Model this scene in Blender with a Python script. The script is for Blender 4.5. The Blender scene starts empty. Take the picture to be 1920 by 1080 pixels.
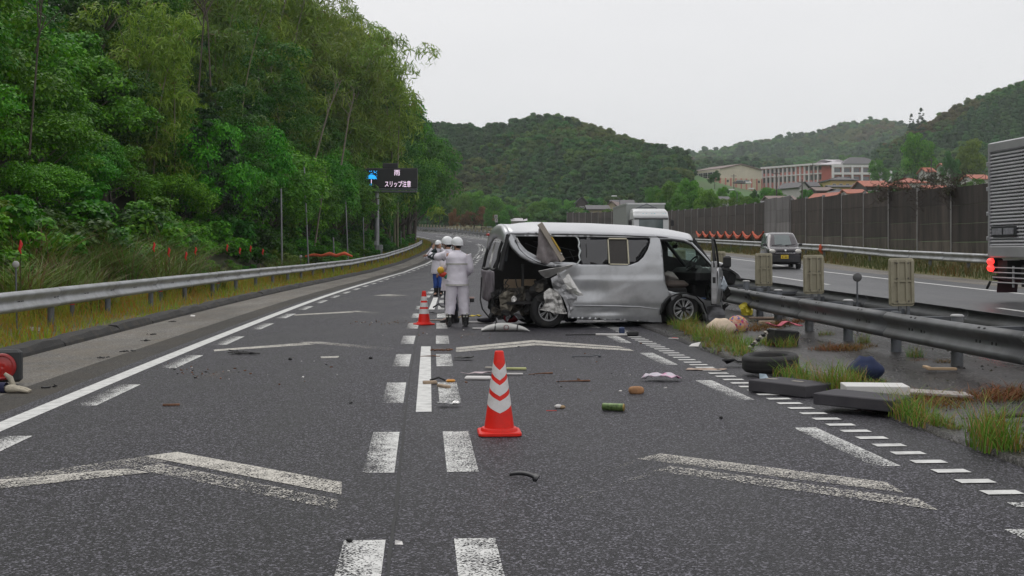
import bpy, bmesh, math, random
import numpy as np
from mathutils import Vector, Matrix, Euler, noise
from mathutils.geometry import delaunay_2d_cdt

random.seed(7)
RNG = np.random.default_rng(7)
SC = bpy.context.scene
COL = SC.collection
R = math.radians

# ---------------------------------------------------------------- camera, sky, sun, exposure
F, H, HY = 2300.0, 1.55, 468.0          # focal length in photo pixels, eye height, horizon row
cam_data = bpy.data.cameras.new('camera')
cam = bpy.data.objects.new('camera', cam_data)
COL.objects.link(cam)
cam.location = (0, 0, H)
cam.rotation_euler = (R(90), 0, 0)
cam_data.sensor_width = 36.0
cam_data.lens = 36.0 * F / 1920.0
cam_data.shift_y = -(540.0 - HY) / 1920.0
cam_data.clip_start = 0.1
cam_data.clip_end = 6000
SC.camera = cam

SUN_EL, SUN_AZ = R(58), R(-35)
world = bpy.data.worlds.new('World')
SC.world = world
world.use_nodes = True
wn, wl = world.node_tree.nodes, world.node_tree.links
wn.clear()
w_out = wn.new('ShaderNodeOutputWorld')
w_bg = wn.new('ShaderNodeBackground')
w_sky = wn.new('ShaderNodeTexSky')
w_sky.sky_type = 'NISHITA'
w_sky.sun_disc = False
w_sky.sun_elevation = SUN_EL
w_sky.sun_rotation = SUN_AZ
w_sky.dust_density = 6.0
w_hsv = wn.new('ShaderNodeHueSaturation')
w_hsv.inputs['Saturation'].default_value = 0.35
wl.new(w_sky.outputs['Color'], w_hsv.inputs['Color'])
# the cloud deck: an even pale grey layer with soft, slow mottling
w_tc = wn.new('ShaderNodeTexCoord')
w_map = wn.new('ShaderNodeMapping')
w_map.inputs['Scale'].default_value = (1.0, 1.0, 3.5)
wl.new(w_tc.outputs['Generated'], w_map.inputs['Vector'])
w_noise = wn.new('ShaderNodeTexNoise')
w_noise.inputs['Scale'].default_value = 2.2
w_noise.inputs['Detail'].default_value = 5.0
w_noise.inputs['Roughness'].default_value = 0.5
wl.new(w_map.outputs['Vector'], w_noise.inputs['Vector'])
w_ramp = wn.new('ShaderNodeValToRGB')
w_ramp.color_ramp.elements[0].position = 0.3
w_ramp.color_ramp.elements[0].color = (9.6, 9.6, 9.85, 1)
w_ramp.color_ramp.elements[1].position = 0.7
w_ramp.color_ramp.elements[1].color = (10.4, 10.35, 10.5, 1)
wl.new(w_noise.outputs['Fac'], w_ramp.inputs['Fac'])
w_mix = wn.new('ShaderNodeMixRGB')
w_mix.inputs['Fac'].default_value = 0.93
wl.new(w_hsv.outputs['Color'], w_mix.inputs['Color1'])
wl.new(w_ramp.outputs['Color'], w_mix.inputs['Color2'])
wl.new(w_mix.outputs['Color'], w_bg.inputs['Color'])
w_bg.inputs['Strength'].default_value = 0.09
wl.new(w_bg.outputs['Background'], w_out.inputs['Surface'])

sun_data = bpy.data.lights.new('sun', 'SUN')
sun_data.energy = 0.9
sun_data.angle = R(40)
sun_data.color = (1.0, 0.97, 0.93)
sun = bpy.data.objects.new('sun', sun_data)
COL.objects.link(sun)
sun.rotation_euler = (R(90) - SUN_EL, 0, math.pi - SUN_AZ)

SC.view_settings.view_transform = 'Standard'
SC.view_settings.look = 'None'
SC.view_settings.exposure = 0.0
SC.view_settings.gamma = 1.0
SC.view_settings.use_curve_mapping = False
SC.render.engine = 'CYCLES'
SC.cycles.use_denoising = True
SC.cycles.max_bounces = 6
SC.cycles.transparent_max_bounces = 24
SC.cycles.volume_bounces = 1

# ---------------------------------------------------------------- measuring helpers (photo pixel -> place in metres)
def P(px, py, z=0.0):
    """the ground point, at height z, that the photograph shows at this pixel"""
    y = F * (H - z) / (py - HY)
    return Vector(((px - 960) / F * y, y, z))
def PY(px, py, y):
    """the point at distance y that the photograph shows at this pixel"""
    return Vector(((px - 960) / F * y, y, H - (py - HY) * y / F))

# ---------------------------------------------------------------- materials
def new_mat(name):
    m = bpy.data.materials.new(name)
    m.use_nodes = True
    n, l = m.node_tree.nodes, m.node_tree.links
    return m, n, l, n['Principled BSDF']
def c4(c, k=1.0):
    return (min(1, c[0] * k), min(1, c[1] * k), min(1, c[2] * k), 1)
def mk(name, col, rough=0.6, metal=0.0, var=0.15, vs=4.0, bump=0.0, bs=40.0, spec=0.5, coat=0.0,
       dirt=None, dirt_amt=0.5, ds=2.0, emit=None, es=1.0, coord='Object', rv=0.1, objvar=0.0):
    m, n, l, b = new_mat(name)
    tc = n.new('ShaderNodeTexCoord')
    b.inputs['Roughness'].default_value = rough
    b.inputs['Metallic'].default_value = metal
    b.inputs['Specular IOR Level'].default_value = spec
    b.inputs['Coat Weight'].default_value = coat
    b.inputs['Coat Roughness'].default_value = 0.08
    nz = n.new('ShaderNodeTexNoise')
    nz.inputs['Scale'].default_value = vs
    nz.inputs['Detail'].default_value = 6
    nz.inputs['Roughness'].default_value = 0.62
    l.new(tc.outputs[coord], nz.inputs['Vector'])
    rp = n.new('ShaderNodeValToRGB')
    rp.color_ramp.elements[0].position = 0.3
    rp.color_ramp.elements[1].position = 0.7
    rp.color_ramp.elements[0].color = c4(col, 1 - var)
    rp.color_ramp.elements[1].color = c4(col, 1 + var)
    l.new(nz.outputs['Fac'], rp.inputs['Fac'])
    out = rp.outputs['Color']
    if dirt:
        nd = n.new('ShaderNodeTexNoise')
        nd.inputs['Scale'].default_value = ds
        nd.inputs['Detail'].default_value = 8
        nd.inputs['Roughness'].default_value = 0.7
        l.new(tc.outputs[coord], nd.inputs['Vector'])
        r2 = n.new('ShaderNodeValToRGB')
        r2.color_ramp.elements[0].position = 0.48
        r2.color_ramp.elements[0].color = (0, 0, 0, 1)
        r2.color_ramp.elements[1].position = 0.68
        r2.color_ramp.elements[1].color = (dirt_amt,) * 3 + (1,)
        l.new(nd.outputs['Fac'], r2.inputs['Fac'])
        mx = n.new('ShaderNodeMixRGB')
        mx.inputs['Color2'].default_value = c4(dirt)
        l.new(r2.outputs['Color'], mx.inputs['Fac'])
        l.new(out, mx.inputs['Color1'])
        out = mx.outputs['Color']
    if objvar:
        oi = n.new('ShaderNodeObjectInfo')
        hs = n.new('ShaderNodeHueSaturation')
        mr = n.new('ShaderNodeMapRange')
        mr.inputs['To Min'].default_value = 1 - objvar
        mr.inputs['To Max'].default_value = 1 + objvar
        l.new(oi.outputs['Random'], mr.inputs['Value'])
        l.new(mr.outputs['Result'], hs.inputs['Value'])
        l.new(out, hs.inputs['Color'])
        out = hs.outputs['Color']
    l.new(out, b.inputs['Base Color'])
    if rv:
        mr = n.new('ShaderNodeMapRange')
        mr.inputs['To Min'].default_value = max(0.02, rough - rv)
        mr.inputs['To Max'].default_value = min(1, rough + rv)
        l.new(nz.outputs['Fac'], mr.inputs['Value'])
        l.new(mr.outputs['Result'], b.inputs['Roughness'])
    if bump:
        nb = n.new('ShaderNodeTexNoise')
        nb.inputs['Scale'].default_value = bs
        nb.inputs['Detail'].default_value = 4
        l.new(tc.outputs[coord], nb.inputs['Vector'])
        bp = n.new('ShaderNodeBump')
        bp.inputs['Strength'].default_value = bump
        bp.inputs['Distance'].default_value = 0.02
        l.new(nb.outputs['Fac'], bp.inputs['Height'])
        l.new(bp.outputs['Normal'], b.inputs['Normal'])
    if emit:
        b.inputs['Emission Color'].default_value = c4(emit)
        b.inputs['Emission Strength'].default_value = es
    return m
def leaf_mat(name, col, col2, trans=0.35, rough=0.45, hue=0.02, val=0.35, dead=None, dead_amt=0.0, patch=None, pscale=0.5):
    """leaf colour: every leaf (mesh island) its own shade, every plant its own tint"""
    m, n, l, b = new_mat(name)
    geo = n.new('ShaderNodeNewGeometry')
    oi = n.new('ShaderNodeObjectInfo')
    mx = n.new('ShaderNodeMixRGB')
    mx.inputs['Color1'].default_value = c4(col)
    mx.inputs['Color2'].default_value = c4(col2)
    l.new(geo.outputs['Random Per Island'], mx.inputs['Fac'])
    out = mx.outputs['Color']
    if patch:
        tc = n.new('ShaderNodeTexCoord')
        nz = n.new('ShaderNodeTexNoise')
        nz.inputs['Scale'].default_value = pscale
        nz.inputs['Detail'].default_value = 4
        l.new(tc.outputs['Object'], nz.inputs['Vector'])
        r2 = n.new('ShaderNodeValToRGB')
        r2.color_ramp.elements[0].position = 0.42
        r2.color_ramp.elements[0].color = (0, 0, 0, 1)
        r2.color_ramp.elements[1].position = 0.6
        l.new(nz.outputs['Fac'], r2.inputs['Fac'])
        m4 = n.new('ShaderNodeMixRGB')
        m4.inputs['Color2'].default_value = c4(patch)
        l.new(r2.outputs['Color'], m4.inputs['Fac'])
        l.new(out, m4.inputs['Color1'])
        out = m4.outputs['Color']
    if dead:
        mt = n.new('ShaderNodeMath'); mt.operation = 'MULTIPLY'; mt.inputs[1].default_value = 7.31
        fr = n.new('ShaderNodeMath'); fr.operation = 'FRACT'
        lt = n.new('ShaderNodeMath'); lt.operation = 'LESS_THAN'; lt.inputs[1].default_value = dead_amt
        l.new(geo.outputs['Random Per Island'], mt.inputs[0]); l.new(mt.outputs[0], fr.inputs[0]); l.new(fr.outputs[0], lt.inputs[0])
        m2 = n.new('ShaderNodeMixRGB')
        m2.inputs['Color2'].default_value = c4(dead)
        l.new(lt.outputs[0], m2.inputs['Fac']); l.new(out, m2.inputs['Color1'])
        out = m2.outputs['Color']
    hs = n.new('ShaderNodeHueSaturation')
    a = n.new('ShaderNodeMapRange'); a.inputs['To Min'].default_value = 0.5 - hue; a.inputs['To Max'].default_value = 0.5 + hue
    v = n.new('ShaderNodeMapRange'); v.inputs['To Min'].default_value = 1 - val; v.inputs['To Max'].default_value = 1 + val
    mt2 = n.new('ShaderNodeMath'); mt2.operation = 'MULTIPLY'; mt2.inputs[1].default_value = 13.7
    fr2 = n.new('ShaderNodeMath'); fr2.operation = 'FRACT'
    l.new(oi.outputs['Random'], a.inputs['Value'])
    l.new(oi.outputs['Random'], mt2.inputs[0]); l.new(mt2.outputs[0], fr2.inputs[0]); l.new(fr2.outputs[0], v.inputs['Value'])
    l.new(a.outputs['Result'], hs.inputs['Hue']); l.new(v.outputs['Result'], hs.inputs['Value']); l.new(out, hs.inputs['Color'])
    out = hs.outputs['Color']
    l.new(out, b.inputs['Base Color'])
    b.inputs['Roughness'].default_value = rough
    b.inputs['Specular IOR Level'].default_value = .28
    tr = n.new('ShaderNodeBsdfTranslucent')
    l.new(out, tr.inputs['Color'])
    ms = n.new('ShaderNodeMixShader'); ms.inputs['Fac'].default_value = trans
    l.new(b.outputs['BSDF'], ms.inputs[1]); l.new(tr.outputs['BSDF'], ms.inputs[2])
    l.new(ms.outputs['Shader'], n['Material Output'].inputs['Surface'])
    return m
def glass_mat(name, col=(0.6, 0.75, 0.7), alpha=0.35, rough=0.03):
    m, n, l, b = new_mat(name)
    gl = n.new('ShaderNodeBsdfGlossy'); gl.inputs['Roughness'].default_value = rough
    tr = n.new('ShaderNodeBsdfTransparent'); tr.inputs['Color'].default_value = c4(col)
    fr = n.new('ShaderNodeFresnel'); fr.inputs['IOR'].default_value = 1.5
    ad = n.new('ShaderNodeMath'); ad.operation = 'ADD'; ad.inputs[1].default_value = alpha * 0.3
    l.new(fr.outputs['Fac'], ad.inputs[0])
    ms = n.new('ShaderNodeMixShader')
    l.new(ad.outputs[0], ms.inputs['Fac']); l.new(tr.outputs['BSDF'], ms.inputs[1]); l.new(gl.outputs['BSDF'], ms.inputs[2])
    l.new(ms.outputs['Shader'], n['Material Output'].inputs['Surface'])
    return m

# ---------------------------------------------------------------- mesh helpers
class MB:
    """collects shapes, then links them as one mesh object"""
    def __init__(s):
        s.v, s.f, s.m, s.sm = [], [], [], []
    def add(s, vs, fs, mi=0, smooth=False):
        k = len(s.v)
        s.v += [tuple(x) for x in vs]
        for f in fs:
            s.f.append(tuple(i + k for i in f)); s.m.append(mi); s.sm.append(smooth)
        return s
    def box(s, c, d, rot=None, mi=0, taper=1.0):
        x, y, z = d[0] / 2, d[1] / 2, d[2] / 2
        vs = [Vector((a * x * (taper if e > 0 else 1), b * y * (taper if e > 0 else 1), e * z)) for e in (-1, 1) for a, b in ((-1, -1), (1, -1), (1, 1), (-1, 1))]
        M = Euler(rot).to_matrix() if rot is not None and not isinstance(rot, Matrix) else (rot if rot is not None else Matrix.Identity(3))
        c = Vector(c)
        return s.add([M @ v + c for v in vs], [(3, 2, 1, 0), (4, 5, 6, 7), (0, 1, 5, 4), (1, 2, 6, 5), (2, 3, 7, 6), (3, 0, 4, 7)], mi)
    def cbox(s, c, d, b=0.02, rot=None, mi=0):
        """a box with chamfered edges"""
        hx, hy, hz = d[0] / 2, d[1] / 2, d[2] / 2
        b = min(b, hx * .9, hy * .9, hz * .9)
        M = Euler(rot).to_matrix() if rot is not None and not isinstance(rot, Matrix) else (rot if rot is not None else Matrix.Identity(3))
        c = Vector(c)
        rings = []
        for z, i in ((-hz, b), (-hz + b, 0), (hz - b, 0), (hz, b)):
            X, Y = hx - i, hy - i
            q = b * .7
            rings.append([M @ Vector(p) + c for p in ((-X + q, -Y, z), (X - q, -Y, z), (X, -Y + q, z), (X, Y - q, z), (X - q, Y, z), (-X + q, Y, z), (-X, Y - q, z), (-X, -Y + q, z))])
        return s.loft(rings, mi=mi, smooth=False)
    def loft(s, rings, cap=True, closed=True, mi=0, smooth=True):
        n = len(rings[0])
        vs = [p for r in rings for p in r]
        fs = []
        for i in range(len(rings) - 1):
            for j in range(n if closed else n - 1):
                k = (j + 1) % n
                fs.append((i * n + j, i * n + k, (i + 1) * n + k, (i + 1) * n + j))
        s.add(vs, fs, mi, smooth)
        if cap and closed:
            s.add(rings[0], [tuple(reversed(range(n)))], mi, False)
            s.add(rings[-1], [tuple(range(n))], mi, False)
        return s
    def tube(s, path, r, n=8, mi=0, smooth=True, cap=True, flat=1.0):
        path = [Vector(p) for p in path]
        rs = r if isinstance(r, (list, tuple)) else [r] * len(path)
        rings, up = [], None
        for i, p in enumerate(path):
            t = (path[min(i + 1, len(path) - 1)] - path[max(i - 1, 0)])
            if t.length < 1e-9: t = Vector((0, 0, 1))
            t.normalize()
            if up is None:
                up = Vector((0, 0, 1)) if abs(t.z) < 0.9 else Vector((1, 0, 0))
            a = t.cross(up)
            if a.length < 1e-6: a = t.orthogonal()
            a.normalize(); b = a.cross(t).normalized(); up = b
            rings.append([p + (a * math.cos(2 * math.pi * k / n) + b * flat * math.sin(2 * math.pi * k / n)) * rs[i] for k in range(n)])
        return s.loft(rings, cap, True, mi, smooth)
    def lathe(s, prof, c=(0, 0, 0), axis='Z', n=20, mi=0, smooth=True, cap=False):
        c = Vector(c)
        rings = []
        for r, h in prof:
            ring = []
            for k in range(n):
                a = 2 * math.pi * k / n
                x, y = r * math.cos(a), r * math.sin(a)
                ring.append(c + (Vector((x, y, h)) if axis == 'Z' else Vector((x, h, y)) if axis == 'Y' else Vector((h, x, y))))
            rings.append(ring)
        return s.loft(rings, cap, True, mi, smooth)
    def ball(s, c, r, nu=12, nv=8, mi=0, rot=None, fn=None, smooth=True):
        c = Vector(c); r = Vector(r) if hasattr(r, '__len__') else Vector((r, r, r))
        M = Euler(rot).to_matrix() if rot is not None else Matrix.Identity(3)
        rings = []
        for i in range(nv + 1):
            th = math.pi * (i + (0.02 if i == 0 else -0.02 if i == nv else 0)) / nv
            ring = []
            for k in range(nu):
                a = 2 * math.pi * k / nu
                d = Vector((math.sin(th) * math.cos(a), math.sin(th) * math.sin(a), -math.cos(th)))
                q = fn(d) if fn else 1.0
                ring.append(M @ Vector((d.x * r.x * q, d.y * r.y * q, d.z * r.z * q)) + c)
            rings.append(ring)
        return s.loft(rings, True, True, mi, smooth)
    def sheet(s, outline, fn, holes=(), step=0.05, jitter=0.15, mi=0, smooth=True):
        """a flat outline with holes, filled with fine triangles and carried into space by fn(u, v)"""
        pts = [Vector((p[0], p[1])) for p in outline]
        def dense(poly):
            out = []
            for i, a in enumerate(poly):
                a = Vector(a[:2]); b = Vector(poly[(i + 1) % len(poly)][:2])
                k = max(1, int((b - a).length / step))
                out += [a.lerp(b, j / k) for j in range(k)]
            return out
        loops = [dense(outline)] + [dense(h) for h in holes]
        V, E = [], []
        for lp in loops:
            k = len(V); V += lp
            E += [(k + i, k + (i + 1) % len(lp)) for i in range(len(lp))]
        x0, x1 = min(p.x for p in pts), max(p.x for p in pts)
        y0, y1 = min(p.y for p in pts), max(p.y for p in pts)
        rg = random.Random(3)
        nb = len(V)
        arr = np.array([(p.x, p.y) for p in V])
        yy = y0 + step / 2
        while yy < y1:
            xx = x0 + step / 2
            while xx < x1:
                q = Vector((xx + rg.uniform(-1, 1) * step * jitter, yy + rg.uniform(-1, 1) * step * jitter))
                if inpoly(q, loops[0]) and not any(inpoly(q, h) for h in loops[1:]):
                    if np.min((arr[:nb, 0] - q.x) ** 2 + (arr[:nb, 1] - q.y) ** 2) > (step * .45) ** 2:
                        V.append(q)
                xx += step
            yy += step
        vo, eo, fo, *_ = delaunay_2d_cdt(V, E, [], 0, 1e-6)
        fs = []
        for f in fo:
            c = sum((vo[i] for i in f), Vector((0, 0))) / len(f)
            if inpoly(c, loops[0]) and not any(inpoly(c, h) for h in loops[1:]):
                fs.append(tuple(f))
        return s.add([fn(p.x, p.y) for p in vo], fs, mi, smooth)
    def build(s, name, mats, parent=None, solid=0.0, sub=0):
        me = bpy.data.meshes.new(name)
        me.from_pydata(s.v, [], s.f)
        mats = mats if isinstance(mats, (list, tuple)) else [mats]
        for m in mats: me.materials.append(m)
        me.polygons.foreach_set('material_index', s.m)
        me.polygons.foreach_set('use_smooth', s.sm)
        me.update()
        o = link(name, me, parent)
        if solid:
            md = o.modifiers.new('thickness', 'SOLIDIFY'); md.thickness = solid; md.offset = 0
        if sub:
            md = o.modifiers.new('smooth', 'SUBSURF'); md.levels = sub; md.render_levels = sub
        return o
def inpoly(p, poly):
    x, y, r = p[0], p[1], False
    n = len(poly); j = n - 1
    for i in range(n):
        xi, yi = poly[i][0], poly[i][1]; xj, yj = poly[j][0], poly[j][1]
        if (yi > y) != (yj > y) and x < (xj - xi) * (y - yi) / (yj - yi) + xi: r = not r
        j = i
    return r
def link(name, data, parent=None, loc=None, rz=None):
    o = bpy.data.objects.new(name, data)
    COL.objects.link(o)
    if parent is not None: o.parent = parent
    if loc is not None: o.location = loc
    if rz is not None: o.rotation_euler = (0, 0, rz)
    return o
def tag(o, label, cat, group=None, kind=None):
    o['label'] = label; o['category'] = cat
    if group: o['group'] = group
    if kind: o['kind'] = kind
    return o
def thing(name, label, cat, loc=(0, 0, 0), rz=0.0, group=None):
    o = link(name, None, None, loc, rz)
    o.empty_display_size = 0.2
    return tag(o, label, cat, group)
def struct(o, label=None):
    o['kind'] = 'structure'
    if label: o['label'] = label
    return o
def stuff(o, label=None):
    o['kind'] = 'stuff'
    if label: o['label'] = label
    return o
def copy_tree(o, parent=None):
    c = o.copy(); COL.objects.link(c)
    if parent is not None: c.parent = parent
    for ch in list(o.children): copy_tree(ch, c)
    return c
def np_mesh(name, V, Fq, mats, attr=None, smooth=False, mi=None):
    """fast mesh from arrays; Fq is (n,3) or (n,4)"""
    me = bpy.data.meshes.new(name)
    k = Fq.shape[1]
    me.vertices.add(len(V)); me.vertices.foreach_set('co', np.ascontiguousarray(V, np.float32).ravel())
    me.loops.add(len(Fq) * k); me.loops.foreach_set('vertex_index', np.ascontiguousarray(Fq, np.int32).ravel())
    me.polygons.add(len(Fq))
    me.polygons.foreach_set('loop_start', np.arange(0, len(Fq) * k, k, dtype=np.int32))
    me.polygons.foreach_set('loop_total', np.full(len(Fq), k, np.int32))
    for m in (mats if isinstance(mats, (list, tuple)) else [mats]): me.materials.append(m)
    if mi is not None: me.polygons.foreach_set('material_index', np.ascontiguousarray(mi, np.int32))
    if smooth: me.polygons.foreach_set('use_smooth', np.ones(len(Fq), bool))
    me.update(calc_edges=True)
    return me
def sstep(a, b, x):
    t = min(1.0, max(0.0, (x - a) / (b - a))); return t * t * (3 - 2 * t)
# ================================================================ THE ROAD AND THE LIE OF THE LAND
CL = [(-30, 1.75), (-10, .70), (6.7, -.51), (16.4, -1.2), (24.8, -1.72), (37.5, -2.4), (60, -3.11), (80, -3.35), (100, -3.3), (120, -3.2),
      (140, -3.4), (160, -4.49), (180, -6.71), (200, -9.91), (225, -14.71), (250, -20.07), (280, -26.95), (320, -36.49), (360, -47), (400, -58), (470, -78), (540, -98)]
_cy = np.array([c[0] for c in CL], float); _cx = np.array([c[1] for c in CL], float)
_m = np.gradient(_cx, _cy)
def cxy(y):
    i = int(min(max(np.searchsorted(_cy, y) - 1, 0), len(_cy) - 2))
    h = _cy[i + 1] - _cy[i]; t = (y - _cy[i]) / h
    v = (2 * t**3 - 3 * t**2 + 1) * _cx[i] + (t**3 - 2 * t**2 + t) * h * _m[i] + (-2 * t**3 + 3 * t**2) * _cx[i + 1] + (t**3 - t**2) * h * _m[i + 1]
    return float(v)
def cdir(y):
    return (cxy(y + .5) - cxy(y - .5))
ZL = ([-30, 60, 80, 100, 120, 140, 160, 180, 200, 225, 250, 280, 330, 400], [0, 0, .08, .4, .99, 1.67, 2.31, 2.84, 3.3, 4.11, 4.91, 5.8, 7.4, 9.4])
ZR = ([-30, -5, 15, 32.7, 54, 64, 100, 120, 140, 160, 180, 200, 225, 250, 280, 330, 400], [0, .03, .12, .37, .68, .94, 1.5, 1.8, 2.2, 2.75, 3.25, 3.7, 4.5, 5.3, 6.2, 7.8, 9.8])
BANK = ([0, 6, 7, 8, 9.5, 12, 16, 24, 40, 60, 90], [0, .03, .06, .12, .5, 1.9, 4.2, 8.8, 17, 24, 30])
RISE = ([0, 18.8, 20, 22.5, 24, 27], [0, 0, .1, .55, .6, .4])
def zroad(y, t):
    a = float(np.interp(y, *ZL)); b = float(np.interp(y, *ZR))
    z = a + (b - a) * sstep(4.6, 8.8, t)
    if t < -5.8: z += float(np.interp(-t, *BANK))
    if t > 18: z += float(np.interp(t, *RISE))
    return z
def W(y, t, dz=0.0):
    """station y along the carriageway, t metres right of the lane line"""
    d = cdir(y); k = 1 / math.sqrt(1 + d * d)
    return Vector((cxy(y) + t * k, y - t * d * k, zroad(y, t) + dz))
def hdg(y):
    return math.atan2(1, cdir(y)) - math.pi / 2      # rotation about z that turns +Y onto the road direction
def find_yt(p):
    y = p[1]
    for _ in range(8):
        d = cdir(y); k = math.sqrt(1 + d * d)
        t = ((p[0] - cxy(y)) - (p[1] - y) * d) / k * 1.0
        t = ((p[0] - cxy(y)) * 1 - (p[1] - y) * d) / k
        y += ((p[1] - y) + (p[0] - cxy(y)) * d) / (k * k)
    return y, t
def gz(x, y):
    a = find_yt((x, y)); return zroad(*a)
def strip(name, ts, y0, y1, step, mat, rough=0.0, seed=0, dz=0.0):
    rg = random.Random(seed)
    ys = np.arange(y0, y1 + .01, step)
    vs, fs = [], []
    n = len(ts)
    for y in ys:
        for j, t in enumerate(ts):
            p = W(float(y), t, dz)
            if rough and 0 < j < n - 1:
                p.z += noise.noise(Vector((p.x * .8, p.y * .8, seed))) * rough
            vs.append(p)
    for i in range(len(ys) - 1):
        for j in range(n - 1):
            a = i * n + j
            fs.append((a, a + 1, a + n + 1, a + n))
    b = MB(); b.add(vs, fs, 0, True)
    return struct(b.build(name, mat))

def asphalt_mat(name, lo, hi, rough, patch=None, scale=95.0, wet=0.0, bump=.55, k2=(.72, .40)):
    m, n, l, b = new_mat(name)
    tc = n.new('ShaderNodeTexCoord')
    vo = n.new('ShaderNodeTexVoronoi'); vo.inputs['Scale'].default_value = scale
    l.new(tc.outputs['Object'], vo.inputs['Vector'])
    sp = n.new('ShaderNodeSeparateColor'); l.new(vo.outputs['Color'], sp.inputs['Color'])
    rp = n.new('ShaderNodeValToRGB')
    e = rp.color_ramp.elements
    e[0].position = 0.0; e[0].color = c4(lo)
    e[1].position = 1.0; e[1].color = c4(hi)
    k = e.new(k2[0]); k.color = c4([(a + c) * k2[1] for a, c in zip(lo, hi)])
    l.new(sp.outputs['Red'], rp.inputs['Fac'])
    nz = n.new('ShaderNodeTexNoise'); nz.inputs['Scale'].default_value = .55; nz.inputs['Detail'].default_value = 7; nz.inputs['Roughness'].default_value = .6
    mp = n.new('ShaderNodeMapping'); mp.inputs['Scale'].default_value = (1.6, .35, 1)
    l.new(tc.outputs['Object'], mp.inputs['Vector']); l.new(mp.outputs['Vector'], nz.inputs['Vector'])
    mr = n.new('ShaderNodeMapRange'); mr.inputs['From Min'].default_value = .3; mr.inputs['From Max'].default_value = .7
    mr.inputs['To Min'].default_value = .60; mr.inputs['To Max'].default_value = 1.32
    l.new(nz.outputs['Fac'], mr.inputs['Value'])
    vm = n.new('ShaderNodeVectorMath'); vm.operation = 'SCALE'
    l.new(rp.outputs['Color'], vm.inputs[0]); l.new(mr.outputs['Result'], vm.inputs['Scale'])
    out = vm.outputs['Vector']
    if patch:
        n2 = n.new('ShaderNodeTexNoise'); n2.inputs['Scale'].default_value = 1.3; n2.inputs['Detail'].default_value = 8; n2.inputs['Roughness'].default_value = .7
        l.new(tc.outputs['Object'], n2.inputs['Vector'])
        r2 = n.new('ShaderNodeValToRGB'); r2.color_ramp.elements[0].position = .46; r2.color_ramp.elements[1].position = .68
        r2.color_ramp.elements[0].color = (0, 0, 0, 1); r2.color_ramp.elements[1].color = (.8, .8, .8, 1)
        l.new(n2.outputs['Fac'], r2.inputs['Fac'])
        mx = n.new('ShaderNodeMixRGB'); mx.inputs['Color2'].default_value = c4(patch)
        l.new(r2.outputs['Color'], mx.inputs['Fac']); l.new(out, mx.inputs['Color1']); out = mx.outputs['Color']
    l.new(out, b.inputs['Base Color'])
    r3 = n.new('ShaderNodeMapRange'); r3.inputs['From Min'].default_value = .35; r3.inputs['From Max'].default_value = .65
    r3.inputs['To Min'].default_value = max(.05, rough - wet); r3.inputs['To Max'].default_value = rough
    l.new(nz.outputs['Fac'], r3.inputs['Value']); l.new(r3.outputs['Result'], b.inputs['Roughness'])
    bp = n.new('ShaderNodeBump'); bp.inputs['Strength'].default_value = bump; bp.inputs['Distance'].default_value = .006
    l.new(vo.outputs['Distance'], bp.inputs['Height']); bp.invert = True
    l.new(bp.outputs['Normal'], b.inputs['Normal'])
    b.inputs['Specular IOR Level'].default_value = .22
    return m
M_ROAD = asphalt_mat('porous_asphalt', (.0022, .0020, .0029), (.205, .197, .232), .62, wet=.14, scale=88, bump=.9, k2=(.78, .17))
M_SHOULDER = asphalt_mat('shoulder_asphalt', (.10, .095, .085), (.33, .31, .285), .8, patch=(.17, .145, .11), scale=62)
M_SHOULDER_IN = asphalt_mat('dirty_asphalt', (.022, .020, .018), (.12, .112, .10), .75, patch=(.06, .05, .038), scale=80)
M_MEDIAN = asphalt_mat('old_wet_asphalt', (.008, .007, .0068), (.12, .112, .108), .5, patch=(.018, .0155, .012), scale=48, wet=.40, bump=1.0)
M_OPP = asphalt_mat('wet_far_asphalt', (.045, .046, .05), (.13, .13, .136), .5, wet=.12, scale=80, bump=.25)
M_EARTH = mk('verge_earth', (.12, .105, .035), .95, var=.4, vs=1.5, bump=.6, bs=14, dirt=(.05, .065, .02), dirt_amt=.9, ds=.9)
M_BANKSOIL = mk('bank_soil', (.03, .034, .015), .95, var=.4, vs=.8, bump=.6, bs=6)
M_TERRAIN = mk('far_ground', (.05, .12, .022), .95, var=.35, vs=.05, dirt=(.09, .085, .04), dirt_amt=.7, ds=.02, coord='Object')

road = strip('road', [-3.95, -2, -.14, .1, 2, 4.3], -24, 330, 2, M_ROAD)
shoulder_edge = strip('shoulder_edge', [-4.45, -3.95], -24, 330, 2, M_SHOULDER_IN)
shoulder = strip('shoulder', [-5.75, -5, -4.45], -24, 330, 2, M_SHOULDER)
verge = strip('verge', [-8.2, -7.6, -7, -6.4, -5.75], -24, 330, 2, M_EARTH, .05, 3)
bank = strip('bank', [-90, -60, -50, -40, -32, -24, -20, -16, -14, -12, -10.5, -9.5, -8.2], -24, 330, 2, M_BANKSOIL, .5, 5)
# the median: a broken asphalt lip a hand high, then a paved strip under the rails
def zmed(y, t): return .05 + .03 * noise.noise(Vector((y * .9, t * 2, 1)))
med_ts = [4.3, 4.305, 4.42, 4.8, 5.4, 6.2, 7, 8, 8.6]
ys = np.arange(-24, 330.1, .75)
vs, fs = [], []
for y in ys:
    for j, t in enumerate(med_ts):
        tt = t + (.05 * noise.noise(Vector((y * 1.3, 0, 7))) if j in (1, 2) else 0)
        p = W(float(y), tt)
        p.z += (-.02 if j == 0 else .055 + .02 * noise.noise(Vector((y * .7, t, 2))) if j < 8 else 0)
        if j == 0: p = W(float(y), t - .03, -.03)
        vs.append(p)
nt = len(med_ts)
for i in range(len(ys) - 1):
    for j in range(nt - 1):
        a = i * nt + j; fs.append((a, a + 1, a + nt + 1, a + nt))
b = MB(); b.add(vs, fs, 0, True); median = struct(b.build('median', M_MEDIAN))
ZMED = .055
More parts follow.
